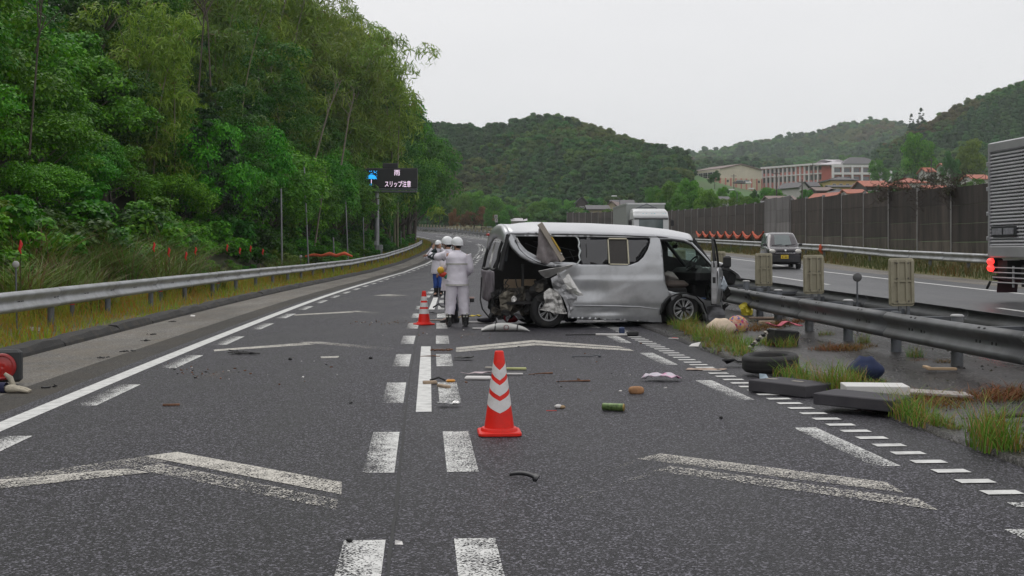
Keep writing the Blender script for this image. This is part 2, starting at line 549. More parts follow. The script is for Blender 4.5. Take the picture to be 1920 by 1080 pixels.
opposite_road = strip('opposite_road', [8.6, 12, 15.8, 17.2], -24, 330, 2, M_OPP)
opposite_shoulder = strip('opposite_shoulder', [17.2, 18.8], -24, 330, 2, M_SHOULDER)
opposite_verge = strip('opposite_verge', [18.8, 19.5, 20.2, 21.5, 22.5, 24, 27], -24, 330, 2, M_EARTH, .08, 9)

# ---------------------------------------------------------------- far land
def pts_hill(pts, yc, trees):
    return ([(p[0] - 960) / F * yc for p in pts], [H + (HY - p[1]) / F * yc - trees for p in pts])
HILLS = [
 dict(yc=540, yf=300, back=500, s=pts_hill([(560, 270), (760, 236), (830, 228), (880, 232), (940, 229), (985, 214), (1020, 209), (1060, 216), (1100, 233), (1150, 255), (1195, 271), (1222, 292), (1245, 322), (1275, 355), (1320, 385)], 540, 9)),
 dict(yc=1150, yf=680, back=900, s=pts_hill([(1050, 340), (1200, 305), (1262, 292), (1330, 286), (1370, 274), (1450, 262), (1520, 253), (1565, 238), (1600, 229), (1640, 236), (1690, 249), (1760, 266), (1850, 290)], 1150, 11)),
 dict(yc=700, yf=500, back=300, s=pts_hill([(1180, 345), (1240, 318), (1290, 300), (1350, 296), (1400, 300), (1480, 300), (1560, 296), (1650, 290), (1720, 285), (1800, 290)], 700, 10)),
 dict(yc=520, yf=395, back=300, s=pts_hill([(1560, 335), (1640, 290), (1690, 258), (1740, 230), (1790, 200), (1850, 170), (1920, 148), (2000, 112), (2150, 60), (2400, 20)], 520, 7)),
]
BASE = ([0, 60, 120, 181, 450, 900, 3000], [-2, -1, 2.5, 7, 23.7, 26, 30])
def terrain(x, y):
    z = float(np.interp(y, *BASE)) + 1.2 * noise.noise(Vector((x * .02, y * .02, 3)))
    if x < -20 and y < 400: z += 0
    for h in HILLS:
        hz = float(np.interp(x, *h['s']))
        e = sstep(h['s'][0][0] - 90, h['s'][0][0], x) * (1 - sstep(h['s'][0][-1], h['s'][0][-1] + 60, x))
        f = sstep(h['yf'], h['yc'], y) if y < h['yc'] else 1 - .7 * sstep(h['yc'], h['yc'] + h['back'], y)
        zz = float(np.interp(y, *BASE)) + (hz - float(np.interp(y, *BASE))) * f * e
        z = max(z, zz)
    if y < 520 and -140 < x < 90:
        yy, t = find_yt((x, y))
        if -91 < t < 90 and yy < 480: z = min(z, zroad(yy, min(t, 27.9)) - 1.2 + (z - zroad(yy, min(t, 27.9)) + 1.2) * max(sstep(27, 80, t), sstep(334, 440, yy)))
    return z
xs = np.concatenate([np.arange(-1600, -300, 100), np.arange(-300, 500, 12), np.arange(500, 1900, 100)])
yg = np.concatenate([np.arange(-40, 40, 20), np.arange(40, 720, 10), np.arange(720, 1300, 30), np.arange(1300, 3600, 300)])
vs = [(float(x), float(y), terrain(float(x), float(y))) for y in yg for x in xs]
nx = len(xs)
fs = [(i * nx + j, i * nx + j + 1, (i + 1) * nx + j + 1, (i + 1) * nx + j) for i in range(len(yg) - 1) for j in range(nx - 1)]
b = MB(); b.add(vs, fs, 0, True); ground = struct(b.build('ground', M_TERRAIN))

# ================================================================ PAINT ON THE ROAD
def paint_mat(name, col, wmul=1.0):
    m, n, l, b = new_mat(name)
    tc = n.new('ShaderNodeTexCoord')
    n1 = n.new('ShaderNodeTexNoise'); n1.inputs['Scale'].default_value = 75; n1.inputs['Detail'].default_value = 2
    n2 = n.new('ShaderNodeTexNoise'); n2.inputs['Scale'].default_value = 5; n2.inputs['Detail'].default_value = 5
    l.new(tc.outputs['Object'], n1.inputs['Vector']); l.new(tc.outputs['Object'], n2.inputs['Vector'])
    mx = n.new('ShaderNodeMath'); mx.operation = 'MULTIPLY_ADD'; mx.inputs[1].default_value = .22
    m1 = n.new('ShaderNodeMath'); m1.operation = 'MULTIPLY'; m1.inputs[1].default_value = .78
    l.new(n1.outputs['Fac'], m1.inputs[0]); l.new(n2.outputs['Fac'], mx.inputs[0]); l.new(m1.outputs[0], mx.inputs[2])
    at = n.new('ShaderNodeAttribute'); at.attribute_name = 'wear'
    th = n.new('ShaderNodeMapRange'); th.inputs['To Min'].default_value = .27; th.inputs['To Max'].default_value = .70
    l.new(at.outputs['Fac'], th.inputs['Value'])
    su = n.new('ShaderNodeMath'); su.operation = 'SUBTRACT'; l.new(mx.outputs[0], su.inputs[0]); l.new(th.outputs['Result'], su.inputs[1])
    mu = n.new('ShaderNodeMath'); mu.operation = 'MULTIPLY_ADD'; mu.use_clamp = True; mu.inputs[1].default_value = 22; mu.inputs[2].default_value = .5
    l.new(su.outputs[0], mu.inputs[0])
    n3 = n.new('ShaderNodeTexNoise'); n3.inputs['Scale'].default_value = 9; n3.inputs['Detail'].default_value = 7
    l.new(tc.outputs['Object'], n3.inputs['Vector'])
    rp = n.new('ShaderNodeValToRGB'); rp.color_ramp.elements[0].position = .3; rp.color_ramp.elements[0].color = c4(col, .68); rp.color_ramp.elements[1].position = .6; rp.color_ramp.elements[1].color = c4(col)
    l.new(n3.outputs['Fac'], rp.inputs['Fac']); l.new(rp.outputs['Color'], b.inputs['Base Color'])
    b.inputs['Roughness'].default_value = .6
    bp = n.new('ShaderNodeBump'); bp.inputs['Strength'].default_value = .4; bp.inputs['Distance'].default_value = .004
    l.new(n1.outputs['Fac'], bp.inputs['Height']); l.new(bp.outputs['Normal'], b.inputs['Normal'])
    tr = n.new('ShaderNodeBsdfTransparent')
    ms = n.new('ShaderNodeMixShader'); l.new(mu.outputs[0], ms.inputs['Fac']); l.new(tr.outputs['BSDF'], ms.inputs[1]); l.new(b.outputs['BSDF'], ms.inputs[2])
    l.new(ms.outputs['Shader'], n['Material Output'].inputs['Surface'])
    return m
M_PAINT = paint_mat('road_paint', (.68, .68, .66))
M_PAINT2 = paint_mat('cream_road_paint', (.60, .57, .51))
def set_wear(me, w):
    at = me.attributes.new('wear', 'FLOAT', 'POINT')
    at.data.foreach_set('value', np.array(w, np.float32))
def mark(name, quads, mat=M_PAINT, parent=None, dz=.004):
    """quads: four ground points each, with a wear value at each point; drawn as a finely divided sheet"""
    vs, fs, ws = [], [], []
    for pts, w in quads:
        k = len(vs); n = 6
        for i in range(n + 1):
            for j in range(3):
                u, v = i / n, j / 2
                p = pts[0].lerp(pts[1], u).lerp(pts[3].lerp(pts[2], u), v)
                y, t = find_yt(p)
                vs.append((p.x, p.y, zroad(y, t) + dz))
                ws.append((w[0] * (1 - u) + w[1] * u) * (1 - v) + (w[3] * (1 - u) + w[2] * u) * v)
        for i in range(n):
            for j in range(2):
                a = k + i * 3 + j; fs.append((a, a + 1, a + 4, a + 3))
    b = MB(); b.add(vs, fs, 0, True)
    o = b.build(name, mat, parent or road); set_wear(o.data, ws)
    return o
def wline(name, t, w, y0, y1, wear, parent=None, mat=M_PAINT, step=2.0, dz=.004):
    ys = np.arange(y0, y1 + .01, step); vs, fs, ws = [], [], []
    for i, y in enumerate(ys):
        vs += [W(float(y), t - w / 2, dz), W(float(y), t + w / 2, dz)]; ws += [wear, wear]
        if i: fs.append((2 * i - 2, 2 * i - 1, 2 * i + 1, 2 * i))
    b = MB(); b.add(vs, fs, 0, True); o = b.build(name, mat, parent or road); set_wear(o.data, ws); return o
def wquad(y0, y1, t, w, wear):
    return ([W(y0, t - w / 2), W(y1, t - w / 2), W(y1, t + w / 2), W(y0, t + w / 2)], wear)
wline('edge_line', -3.66, .2, -20, 300, .10)
wline('edge_line', 3.75, .18, 62, 300, .3)
for k in range(-1, 12):
    y0 = 11.7 + 20 * k
    if y0 > 230: break
    mark('lane_line', [wquad(y0, y0 + 7.9, .03, .15, (.08, .1, .12, .06))])
rg = random.Random(11)
for k in range(-2, 40):
    y1 = 6.55 + 3.87 * k; y0 = y1 - 1.9
    if y1 < 3: continue
    j = rg.uniform(-.08, .1)
    mark('slowing_mark', [wquad(y0, y1, -3.33, .24, (.85 + j, .75, .3, .35 + j))])
    mark('slowing_mark', [wquad(y0, y1, -.285, .22, (.72 + j, .55, .28, .38 + j))])
    mark('slowing_mark', [wquad(y0, y1, .30, .22, (.38 + j, .42, .55, .58 + j))])
    mark('slowing_mark', [wquad(y0, y1, 3.33, .2, (.75 + j, .55, .38, .42 + j))])
# rumble bars along the right-hand line
for k in range(112):
    y = 6.35 + .377 * k
    w = .24; worn = .5 if k in (1, 2) else .1
    mark('rumble_bar', [([W(y, 3.70 - w / 2), W(y + .13, 3.70 - w / 2), W(y + .13, 3.70 + w / 2), W(y, 3.70 + w / 2)], (worn,) * 4)], dz=.006)
def pq(*px): return [P(*p) for p in px]
ch = [
 ([(-60, 905), (272, 856), (316, 866), (-60, 926)], (.72, .66, .72, .72)),
 ([(270, 856), (333, 848), (641, 905), (640, 928)], (.42, .3, .5, .5)),
 ([(316, 866), (270, 856), (640, 928), (640, 929)], (.2, .2, .3, .3)),
 ([(-60, 906), (238, 880), (280, 887), (-60, 924)], (.45, .38, .55, .6)),
 ([(245, 879), (300, 870), (634, 938), (630, 957)], (.66, .58, .66, .74)),
]
mark('chevron_mark', [(pq(*q), w) for q, w in ch[:2]], M_PAINT2)
mark('chevron_mark', [(pq(*q), w) for q, w in ch[3:]], M_PAINT2, dz=.006)
mark('chevron_mark', [(pq((1195, 861), (1238, 851), (1662, 905), (1697, 925)), (.66, .5, .5, .62)), (pq((1195, 861), (1190, 868), (960, 945), (1000, 930)), (.8, .82, .9, .9))], M_PAINT2)
mark('chevron_mark', [(pq((1225, 884), (1258, 875), (1722, 937), (1759, 958)), (.72, .6, .56, .64)), (pq((1225, 884), (1220, 892), (1010, 960), (1040, 945)), (.8, .83, .92, .9))], M_PAINT2, dz=.006)
mark('chevron_mark', [(pq((855, 652), (1000, 638), (1004, 642), (855, 656)), (.4, .35, .4, .4)), (pq((1000, 638), (1160, 650), (1175, 653), (1004, 643)), (.35, .4, .45, .4))], M_PAINT2)
mark('chevron_mark', [(pq((855, 657), (1000, 644), (1004, 648), (855, 661)), (.45, .4, .4, .5)), (pq((1000, 644), (1180, 655), (1190, 659), (1004, 648)), (.4, .4, .5, .5))], M_PAINT2, dz=.006)
mark('chevron_mark', [(pq((400, 656), (570, 643), (590, 646), (402, 659)), (.35, .5, .5, .35)), (pq((560, 642), (600, 641), (740, 653), (730, 657)), (.5, .5, .85, .85))], M_PAINT2)
mark('chevron_mark', [(pq((552, 590), (655, 584), (665, 586), (552, 592)), (.4, .4, .5, .5)), (pq((655, 584), (670, 583), (712, 586), (700, 588)), (.4, .5, .8, .8))], M_PAINT2)
mark('chevron_mark', [(pq((700, 554), (730, 552), (770, 554), (740, 556)), (.4, .4, .7, .7))], M_PAINT2)
mark('stray_mark', [(pq((601, 669), (636, 668), (634, 671), (602, 672)), (.4, .4, .4, .4))], M_PAINT2)
# opposite carriageway
wline('edge_line', 15.85, .18, -20, 300, .1, opposite_road)
wline('edge_line', 8.95, .18, -20, 300, .15, opposite_road)
for k in range(-1, 12):
    y0 = 18 + 20 * k
    mark('lane_line', [wquad(y0, y0 + 8, 12.4, .15, (.1, .1, .1, .1))], parent=opposite_road)
# the dark joint between the two lanes
m_joint = mk('joint_sealant', (.012, .012, .013), .7, var=.3, vs=20)
vs, fs = [], []
ysj = np.arange(-20, 120, .35)
for i, y in enumerate(ysj):
    q = .02 * noise.noise(Vector((float(y) * 1.7, 3, 0))); w = .010 + .012 * noise.noise(Vector((float(y) * 3.1, 9, 0)))
    vs += [W(float(y), -.14 + q - max(w, .006), .003), W(float(y), -.14 + q + max(w, .006), .003)]
    if i: fs.append((2 * i - 2, 2 * i - 1, 2 * i + 1, 2 * i))
b = MB(); b.add(vs, fs); b.build('lane_joint', m_joint, road)

# asphalt kerb along the left verge, cast in lengths
m_kerb = mk('kerb_asphalt', (.028, .027, .026), .85, var=.35, vs=6, bump=.5, bs=60, dirt=(.075, .06, .04), dirt_amt=.6, ds=3)
kerb = thing('asphalt_kerb', 'low black asphalt kerb cast in lengths along the left shoulder', 'kerb', (0, 0, 0))
y = 4.0; i = 0
rg = random.Random(5)
while y < 150:
    ln = rg.choice([2.6, 3.4, 4.2, 5.0]) if y < 60 else 12
    b = MB(); rings = []
    for k in range(7):
        yy = y + .02 + (ln - .05) * k / 6
        q = .02 * noise.noise(Vector((yy, 1, i)))
        hh = .12 + .02 * noise.noise(Vector((yy * 1.4, 4, i)))
        if k in (0, 6): hh *= .78
        rings.append([W(yy, -5.72 + q, -.02), W(yy, -5.74 + q, .05), W(yy, -5.80 + q, hh), W(yy, -5.97 + q, hh + .01), W(yy, -6.1 + q, -.02)])
    b.loft(rings, smooth=False); b.build('kerb_block', m_kerb, kerb)
    y += ln; i += 1
# ================================================================ RAILS, POSTS, NOISE WALL
M_GALV = mk('galvanised_steel', (.40, .41, .42), .5, .55, var=.18, vs=3, bump=.06, bs=25, dirt=(.20, .19, .17), dirt_amt=.55, ds=1.3, rv=.12)
M_GALV2 = mk('weathered_galvanised', (.13, .135, .14), .5, .35, var=.2, vs=3, dirt=(.05, .047, .042), dirt_amt=.6, ds=1.2, rv=.12)
M_POST = mk('post_steel', (.13, .14, .155), .55, .35, var=.2, vs=5, dirt=(.10, .085, .06), dirt_amt=.6, ds=3)
M_CAP = mk('pale_cap', (.42, .42, .42), .6, var=.15, dirt=(.3, .28, .24), dirt_amt=.5)
M_DARK = mk('dark_hole', (.02, .02, .02), .8)
M_REDTAPE = mk('red_tape', (.55, .05, .04), .5)
WB = [(.0, .755), (.035, .752), (.08, .715), (.088, .69), (.075, .662), (.03, .612), (.022, .575), (.03, .54), (.075, .49), (.088, .463), (.08, .435), (.035, .402), (.0, .398)]
def beam(parent, y0, y1, t, side, mat, zt=0.0, dent=None, prof=WB, seg=.8):
    b = MB(); rings = []
    n = max(2, int((y1 - y0) / seg))
    for k in range(n + 1):
        y = y0 + (y1 - y0) * k / n
        d, dz = dent(y) if dent else (0, 0)
        zb = W(y, t).z if t > 0 else zroad(y, t)
        ring = []
        for o, z in prof:
            p = W(y, t + side * o + d); p.z = zb + z + zt + dz; ring.append(p)
        rings.append(ring)
    b.loft(rings, cap=False, closed=False, smooth=True)
    return b.build('beam', mat, parent, solid=.006)
def post(parent, y, t, h, r=.07, mat=M_POST, cap=True, base=None, name='post', taper=1.0):
    p = W(y, t); b = MB(); n = 10
    z0 = p.z - .05
    b.lathe([(r, 0), (r, h), (r * .9, h + .012)], (p.x, p.y, z0), n=n, cap=True)
    if cap: b.lathe([(r * 1.12, h + .0), (r * 1.15, h + .012), (r * .8, h + .026), (.004, h + .03)], (p.x, p.y, z0), n=n, mi=1, cap=True)
    return b.build(name, [mat, M_CAP], parent)
# left rail
rail_l = thing('guardrail', 'galvanised steel guardrail along the grassy verge below the wooded bank', 'guardrail')
y = 8.0
while y < 152:
    beam(rail_l, y + .004, y + 3.99 if y < 148 else y + 3.2, -7.1, 1, M_GALV, 0.0 if int(y / 4) % 2 else .003, dent=(lambda yy: (-.5 * sstep(144, 152, yy), 0)))
    y += 4
y = 7.9
while y < 152: post(rail_l, y, -7.17, .70, .065, cap=False); y += 4
bl = MB()
y = 9.9
while y < 100:
    for dy in (-.12, -.05, .06, .13):
        for zz in (.58,):
            p = W(y + dy, -7.1 + .034); bl.box((p.x, p.y, p.z + zz), (.012, .025, .012), (0, 0, hdg(y)))
    y += 2
stuff(bl.build('bolt', M_DARK, rail_l))
# median double rail
rail_m = thing('median_guardrail', 'dark double-sided steel guardrail on the paved median, hit by the van', 'guardrail')
def dentm(y):
    g = math.exp(-((y - 26.6) / 2.2) ** 2)
    return (.42 * g, -.06 * g)
y = 4.6
while y < 300:
    L = 4 if y < 80 else 12
    beam(rail_m, y + .004, y + L - .01, 6.46, -1, M_GALV2, -.13 if int(y / 4) % 2 else -.127, dent=dentm)
    beam(rail_m, y + .004, y + L - .01, 7.5, 1, M_GALV2, -.14 if int(y / 4) % 2 else -.137)
    y += L
pys = [6.7 + 2 * k for k in range(140)]
for k, y in enumerate(pys):
    if y > 60 and k % 2: continue
    d = dentm(y)[0]
    has_panel = k % 2 == 1
    post(rail_m, y, 6.6 + d, .72 if not has_panel else .66, .075, cap=(k % 2 == 0))
    if y < 60:
        p = W(y, 7.05 + d / 2); a = hdg(y)
        b = MB(); b.box((p.x, p.y, p.z + .50), (.86, .07, .05), (0, 0, a)); b.box((p.x + .40, p.y, p.z + .45), (.05, .10, .14), (0, 0, a)); b.build('strut', M_POST, rail_m)
bl = MB()
y = 5.6
while y < 60:
    for dy in (-.08, .06):
        d, dz = dentm(y); p = W(y + dy, 6.46 - .06 + d); bl.box((p.x, p.y, p.z + .738 - .13 + dz), (.02, .04, .012), (0, R(-38), hdg(y)))
    for dy in (-.3, -.2, .1, .2):
        d, dz = dentm(y); p = W(y + dy, 6.46 - .027 + d); bl.box((p.x, p.y, p.z + .575 - .13 + dz), (.012, .03, .035), (0, 0, hdg(y)))
    y += 2
stuff(bl.build('bolt', M_DARK, rail_m))
# anti-glare panels on every second post
M_PANEL = mk('beige_plastic', (.30, .275, .195), .65, var=.12, vs=4, dirt=(.16, .14, .10), dirt_amt=.5, ds=3, objvar=.08)
M_RIVET = mk('rivet', (.10, .09, .07), .6)
def panel_proto():
    t = thing('glare_panel', 'x', 'glare panel', group='beige anti-glare panels on the median rail')
    b = MB()
    w, h, th = .35, .67, .05
    def rr(w, h, r, y):
        pts = []
        for cx, cz, a0 in ((w / 2 - r, h - r, 0), (-w / 2 + r, h - r, 90), (-w / 2 + r, r, 180), (w / 2 - r, r, 270)):
            for k in range(4):
                a = R(a0 + 30 * k); pts.append(Vector((cx + r * math.cos(a), y, cz + r * math.sin(a))))
        return pts
    b.loft([rr(w - .02, h - .02, .03, -th / 2), rr(w, h, .035, -th / 2 + .012), rr(w, h, .035, th / 2)], smooth=False)
    b.build('board', M_PANEL, t)
    b = MB()   # raised ribs leave three sunken fields
    for x in (-.145, -.06, .06, .145):
        b.cbox((x, -th / 2 - .012, h / 2), (.045 if abs(x) > .1 else .035, .024, h - .07), .008)
    for z in (.045, h * .52, h - .045): b.cbox((0, -th / 2 - .008, z), (w - .06, .016, .04), .008)
    b.build('rib', M_PANEL, t)
    b = MB()
    for x in (-.08, .08):
        for z in (.07, h * .58, h - .07): b.lathe([(.012, -th / 2 - .034), (.012, -th / 2 - .02)], (x, 0, z), 'Y', 8, cap=True)
    stuff(b.build('rivet', M_RIVET, t))
    b = MB(); b.box((-.03, .0, -.09), (.04, .03, .2)); b.box((.09, .0, -.09), (.04, .03, .2)); b.build('bracket', M_POST, t)
    return t
first = None
for k, y in enumerate(pys):
    if k % 2 == 0 or y < 14: continue
    if first is None: first = o = panel_proto()
    else: o = copy_tree(first)
    d = dentm(y)
    p = W(y, 6.68 + d[0]); o.location = (p.x, p.y, p.z + .69 + d[1]); o.rotation_euler = (R(random.uniform(-1.5, 1.5)), R(random.uniform(-1, 1)), hdg(y))
    i = (k - 5) // 2
    lab = {16: 'beige anti-glare panel on the median rail, nearest the silver truck', 20: 'beige anti-glare panel on the median rail just right of the dark car', 24: 'beige anti-glare panel on the median rail standing in front of the dark car'}.get(int(y))
    o['label'] = lab or 'beige anti-glare panel on the median rail far beyond the crashed van'
# round delineators
M_LENS = mk('pale_reflector', (.42, .41, .40), .35, var=.1)
M_LENSD = mk('dark_disc_back', (.10, .10, .10), .5)
def delineator(y, t, label, h, r, mat, lean=0.0, dz=0.0, group=None):
    p = W(y, t); o = thing('delineator', label, 'delineator', (p.x, p.y, p.z + dz), hdg(y), group)
    b = MB(); b.tube([(0, 0, -.05), (lean, 0, h - r * .6)], .016, 8); b.build('stem', M_POST, o)
    b = MB(); b.lathe([(.004, -.022), (r * .9, -.02), (r, -.012), (r, .012), (.004, .014)], (lean, 0, h), 'Y', 18); b.build('disc', mat, o)
    return o
delineator(22.7, -7.4, 'round grey delineator disc on a thin stem behind the near end of the left guardrail', 1.2, .06, M_LENS, -.02)
for yy in (62, 102, 139): delineator(yy, -7.5, 'small round white delineator behind the left guardrail by the sign pole', 1.1, .07, M_LENS, group='far delineators behind the left guardrail')
delineator(20.0, 7.2, 'dark round delineator disc on the median rail between two beige panels', .96, .075, M_LENSD)
# red-taped stumps behind the left rail
for k, (yy) in enumerate((26.2, 34.2, 42.2)):
    p = W(yy, -7.45); o = thing('marker_post', 'low grey post with a red reflective band in the verge grass below the left guardrail', 'marker post', p, hdg(yy), 'red-banded stumps under the left guardrail')
    b = MB(); b.lathe([(.05, -.05), (.05, .42), (.03, .45)], (0, 0, 0), n=10, cap=True); b.build('stem', M_POST, o)
    b = MB(); b.lathe([(.054, .3), (.054, .4)], (0, 0, 0), n=10); b.build('red_band', M_REDTAPE, o)
# rail on the far side
rail_r = thing('guardrail', 'pale steel guardrail in front of the noise wall on the far side', 'guardrail')
y = 20.0
while y < 262:
    L = 4 if y < 90 else 12
    beam(rail_r, y + .004, y + L - .01, 20, -1, M_GALV, .0 if int(y / 4) % 2 else .003)
    y += L
y = 21.9
while y < 262: post(rail_r, y, 20.08, .72, .07, cap=False); y += 4
# noise wall
def wall_mat(name, col, stain, moss):
    m, n, l, b = new_mat(name)
    tc = n.new('ShaderNodeTexCoord')
    mp = n.new('ShaderNodeMapping'); mp.inputs['Scale'].default_value = (1.0, 1.0, .16)
    l.new(tc.outputs['Object'], mp.inputs['Vector'])
    nz = n.new('ShaderNodeTexNoise'); nz.inputs['Scale'].default_value = 1.4; nz.inputs['Detail'].default_value = 8; nz.inputs['Roughness'].default_value = .7
    l.new(mp.outputs['Vector'], nz.inputs['Vector'])
    rp = n.new('ShaderNodeValToRGB'); e = rp.color_ramp.elements
    e[0].position = .34; e[0].color = c4(stain); e[1].position = .66; e[1].color = c4(col)
    l.new(nz.outputs['Fac'], rp.inputs['Fac'])
    oi = n.new('ShaderNodeObjectInfo'); hs = n.new('ShaderNodeHueSaturation'); mr = n.new('ShaderNodeMapRange')
    mr.inputs['To Min'].default_value = .75; mr.inputs['To Max'].default_value = 1.25
    l.new(oi.outputs['Random'], mr.inputs['Value']); l.new(mr.outputs['Result'], hs.inputs['Value']); l.new(rp.outputs['Color'], hs.inputs['Color'])
    l.new(hs.outputs['Color'], b.inputs['Base Color'])
    b.inputs['Roughness'].default_value = .9
    n2 = n.new('ShaderNodeTexNoise'); n2.inputs['Scale'].default_value = 12; l.new(tc.outputs['Object'], n2.inputs['Vector'])
    bp = n.new('ShaderNodeBump'); bp.inputs['Strength'].default_value = .4; bp.inputs['Distance'].default_value = .02
    l.new(n2.outputs['Fac'], bp.inputs['Height']); l.new(bp.outputs['Normal'], b.inputs['Normal'])
    return m
M_WALL = wall_mat('stained_brown_board', (.085, .068, .058), (.020, .017, .015), None)
M_WALLLOW = wall_mat('stained_low_board', (.14, .12, .10), (.036, .03, .025), None)
M_WALLPALE = wall_mat('pale_concrete_board', (.24, .23, .23), (.13, .12, .12), None)
M_HPOST = mk('wall_post', (.30, .29, .285), .6, .2, var=.2, vs=2, dirt=(.12, .10, .09), dirt_amt=.6, ds=2)
wall = thing('noise_barrier', 'long dark stained noise wall of stacked boards between pale posts, right side', 'wall')
NB = 43
for k in range(NB):
    y0 = 28.0 + 4.3 * k; y1 = y0 + 4.3
    pale = k in (13, 14)
    hgt = 3.0 + .0025 * y0
    for e in range(4):
        b = MB()
        q = random.uniform(-.008, .008) - (.12 if pale else 0)
        if pale: sub = [(y0 + .06, (y0 + y1) / 2 - .01), ((y0 + y1) / 2 + .01, y1 - .06)]
        else: sub = [(y0 + .06, y1 - .06)]
        for s0, s1 in sub:
            A, B = W(s0, 22.5 + q), W(s1, 22.5 + q)
            zb = W(y0, 22.5).z - .1
            hh = hgt + .1 + (.22 if pale else 0)
            za, zc = zb + hh * e / 4 + .006, zb + hh * (e + 1) / 4 - .006
            nrm = Vector((B.y - A.y, -(B.x - A.x), 0)).normalized() * .05
            pts = [A - nrm, B - nrm, B + nrm, A + nrm]
            b.add([(p.x, p.y, za) for p in pts] + [(p.x, p.y, zc) for p in pts], [(3, 2, 1, 0), (4, 5, 6, 7), (0, 1, 5, 4), (1, 2, 6, 5), (2, 3, 7, 6), (3, 0, 4, 7)])
        b.build('board', M_WALLPALE if pale else (M_WALLLOW if e == 0 else M_WALL), wall)
for k in range(NB + 1):
    y0 = 28.0 + 4.3 * k
    p = W(y0, 22.5); hgt = 3.05 + .0025 * y0; a = hdg(y0)
    b = MB()
    b.box((p.x - .07, p.y, p.z - .1 + hgt / 2 + .05), (.02, .14, hgt + .1), (0, 0, a)); b.box((p.x, p.y, p.z - .1 + hgt / 2 + .05), (.12, .012, hgt + .1), (0, 0, a)); b.box((p.x + .07, p.y, p.z - .1 + hgt / 2 + .05), (.02, .14, hgt + .1), (0, 0, a))
    b.build('post', M_HPOST, wall)
# orange festoons of netting along the foot of the wall
M_ORANGE = mk('orange_net', (.62, .10, .035), .7, var=.25, vs=8)
for k in range(8):
    y0 = 28.0 + 4.3 * (15 + k)
    o = thing('orange_netting', 'orange netting hung in swags along the foot of the noise wall', 'netting', (0, 0, 0), 0, 'orange swags on the noise wall')
    b = MB()
    for j in range(2):
        path = []
        for i in range(9):
            u = i / 8; p = W(y0 + 4.3 * u, 22.3); sag = (.42 + .12 * j) * (1 - (2 * u - 1) ** 2)
            path.append((p.x - .03 * j, p.y, p.z + 1.0 - sag + .05 * noise.noise(Vector((k, u * 5, j)))))
        b.tube(path, [.05 + .05 * math.sin(math.pi * i / 8) for i in range(9)], 6)
    b.build('net_roll', M_ORANGE, o)
    o['label'] = 'orange netting hung in swags along the foot of the noise wall'
p = W(66, 20.0); o = thing('orange_bundle', 'orange net bundle tied to the far guardrail post right of the dark car', 'netting', (p.x - .12, p.y, p.z), 0)
b = MB(); b.tube([(0, 0, .75), (.05, 0, .6), (.0, 0, .45), (.12, 0, .25)], [.06, .12, .1, .05], 8); b.build('net_roll', M_ORANGE, o)
# ================================================================ THE SIGN, CONES, LEFT-SIDE FURNITURE
M_BLACKBOX = mk('black_cabinet', (.012, .012, .013), .5, var=.3, vs=3)
M_SIGNPOLE = mk('sign_pole', (.30, .31, .32), .5, .4, var=.15, vs=3)
M_LED = mk('led_pink_white', (.85, .70, .85), .5, emit=(.95, .72, .92), es=.85)
M_LEDB = mk('led_blue', (.02, .35, .8), .5, emit=(.02, .42, .95), es=.9)
def text_mesh(name, body, mat, parent, loc, size, rot=(R(90), 0, 0), sx=1.0, ext=.01, bold=0.0):
    cu = bpy.data.curves.new(name, 'FONT'); cu.body = body; cu.size = size; cu.align_x = 'CENTER'; cu.extrude = ext; cu.offset = bold
    t = bpy.data.objects.new(name, cu); COL.objects.link(t)
    dg = bpy.context.evaluated_depsgraph_get(); dg.update()
    me = bpy.data.meshes.new_from_object(t.evaluated_get(dg))
    bpy.data.objects.remove(t)
    me.materials.clear(); me.materials.append(mat)
    o = link(name, me, parent); o.location = loc; o.rotation_euler = rot; o.scale = (sx, 1, 1)
    return o
YS = 107.0
ps = PY(706.5, 480, YS); ps.z = gz(ps.x, ps.y)
sign = thing('message_sign', 'black electronic sign with blue umbrella and rain warning on a grey pole', 'sign', ps)
def SL(px, py, d=0.0):
    q = PY(px, py, YS); return Vector((q.x - ps.x, d, q.z - ps.z))
def sbox(b, x0, y0, x1, y1, d0, d1, ch=.03):
    a, c = SL(x0, y1), SL(x1, y0); b.cbox(((a.x + c.x) / 2, (d0 + d1) / 2, (a.z + c.z) / 2), (c.x - a.x, d1 - d0, c.z - a.z), ch)
b = MB(); sbox(b, 688, 315.5, 783, 353, -.28, .3); b.build('display_cabinet', M_BLACKBOX, sign)
b = MB(); sbox(b, 690, 318.5, 780, 351.5, -.3, -.281, .005); b.build('screen', mk('black_screen', (.006, .006, .007), .35), sign)
b = MB(); sbox(b, 682.5, 317, 687.9, 353, -.27, .25); b.build('side_box', M_BLACKBOX, sign)
b = MB(); sbox(b, 718, 306, 746, 315.3, -.2, .25); b.build('top_box', M_BLACKBOX, sign)
b = MB(); sbox(b, 690, 353.5, 782.5, 356.5, -.25, .2); sbox(b, 690, 358, 782, 361, -.35, .3); b.build('catwalk', M_POST, sign)
a, c = SL(706.5, 480), SL(706.5, 361)
b = MB(); b.lathe([(.21, -.4), (.205, .3), (.19, c.z)], (0, .12, 0), n=18, cap=True); b.build('pole', M_SIGNPOLE, sign)
b = MB(); sbox(b, 696, 371, 708.5, 408, -.55, -.1); b.build('control_box', mk('brown_box', (.055, .045, .038), .6, var=.2), sign)
b = MB(); sbox(b, 710, 459, 717, 478, -.15, .15); sbox(b, 702, 452, 708, 460, -.25, -.1); b.build('foot_box', M_SIGNPOLE, sign)
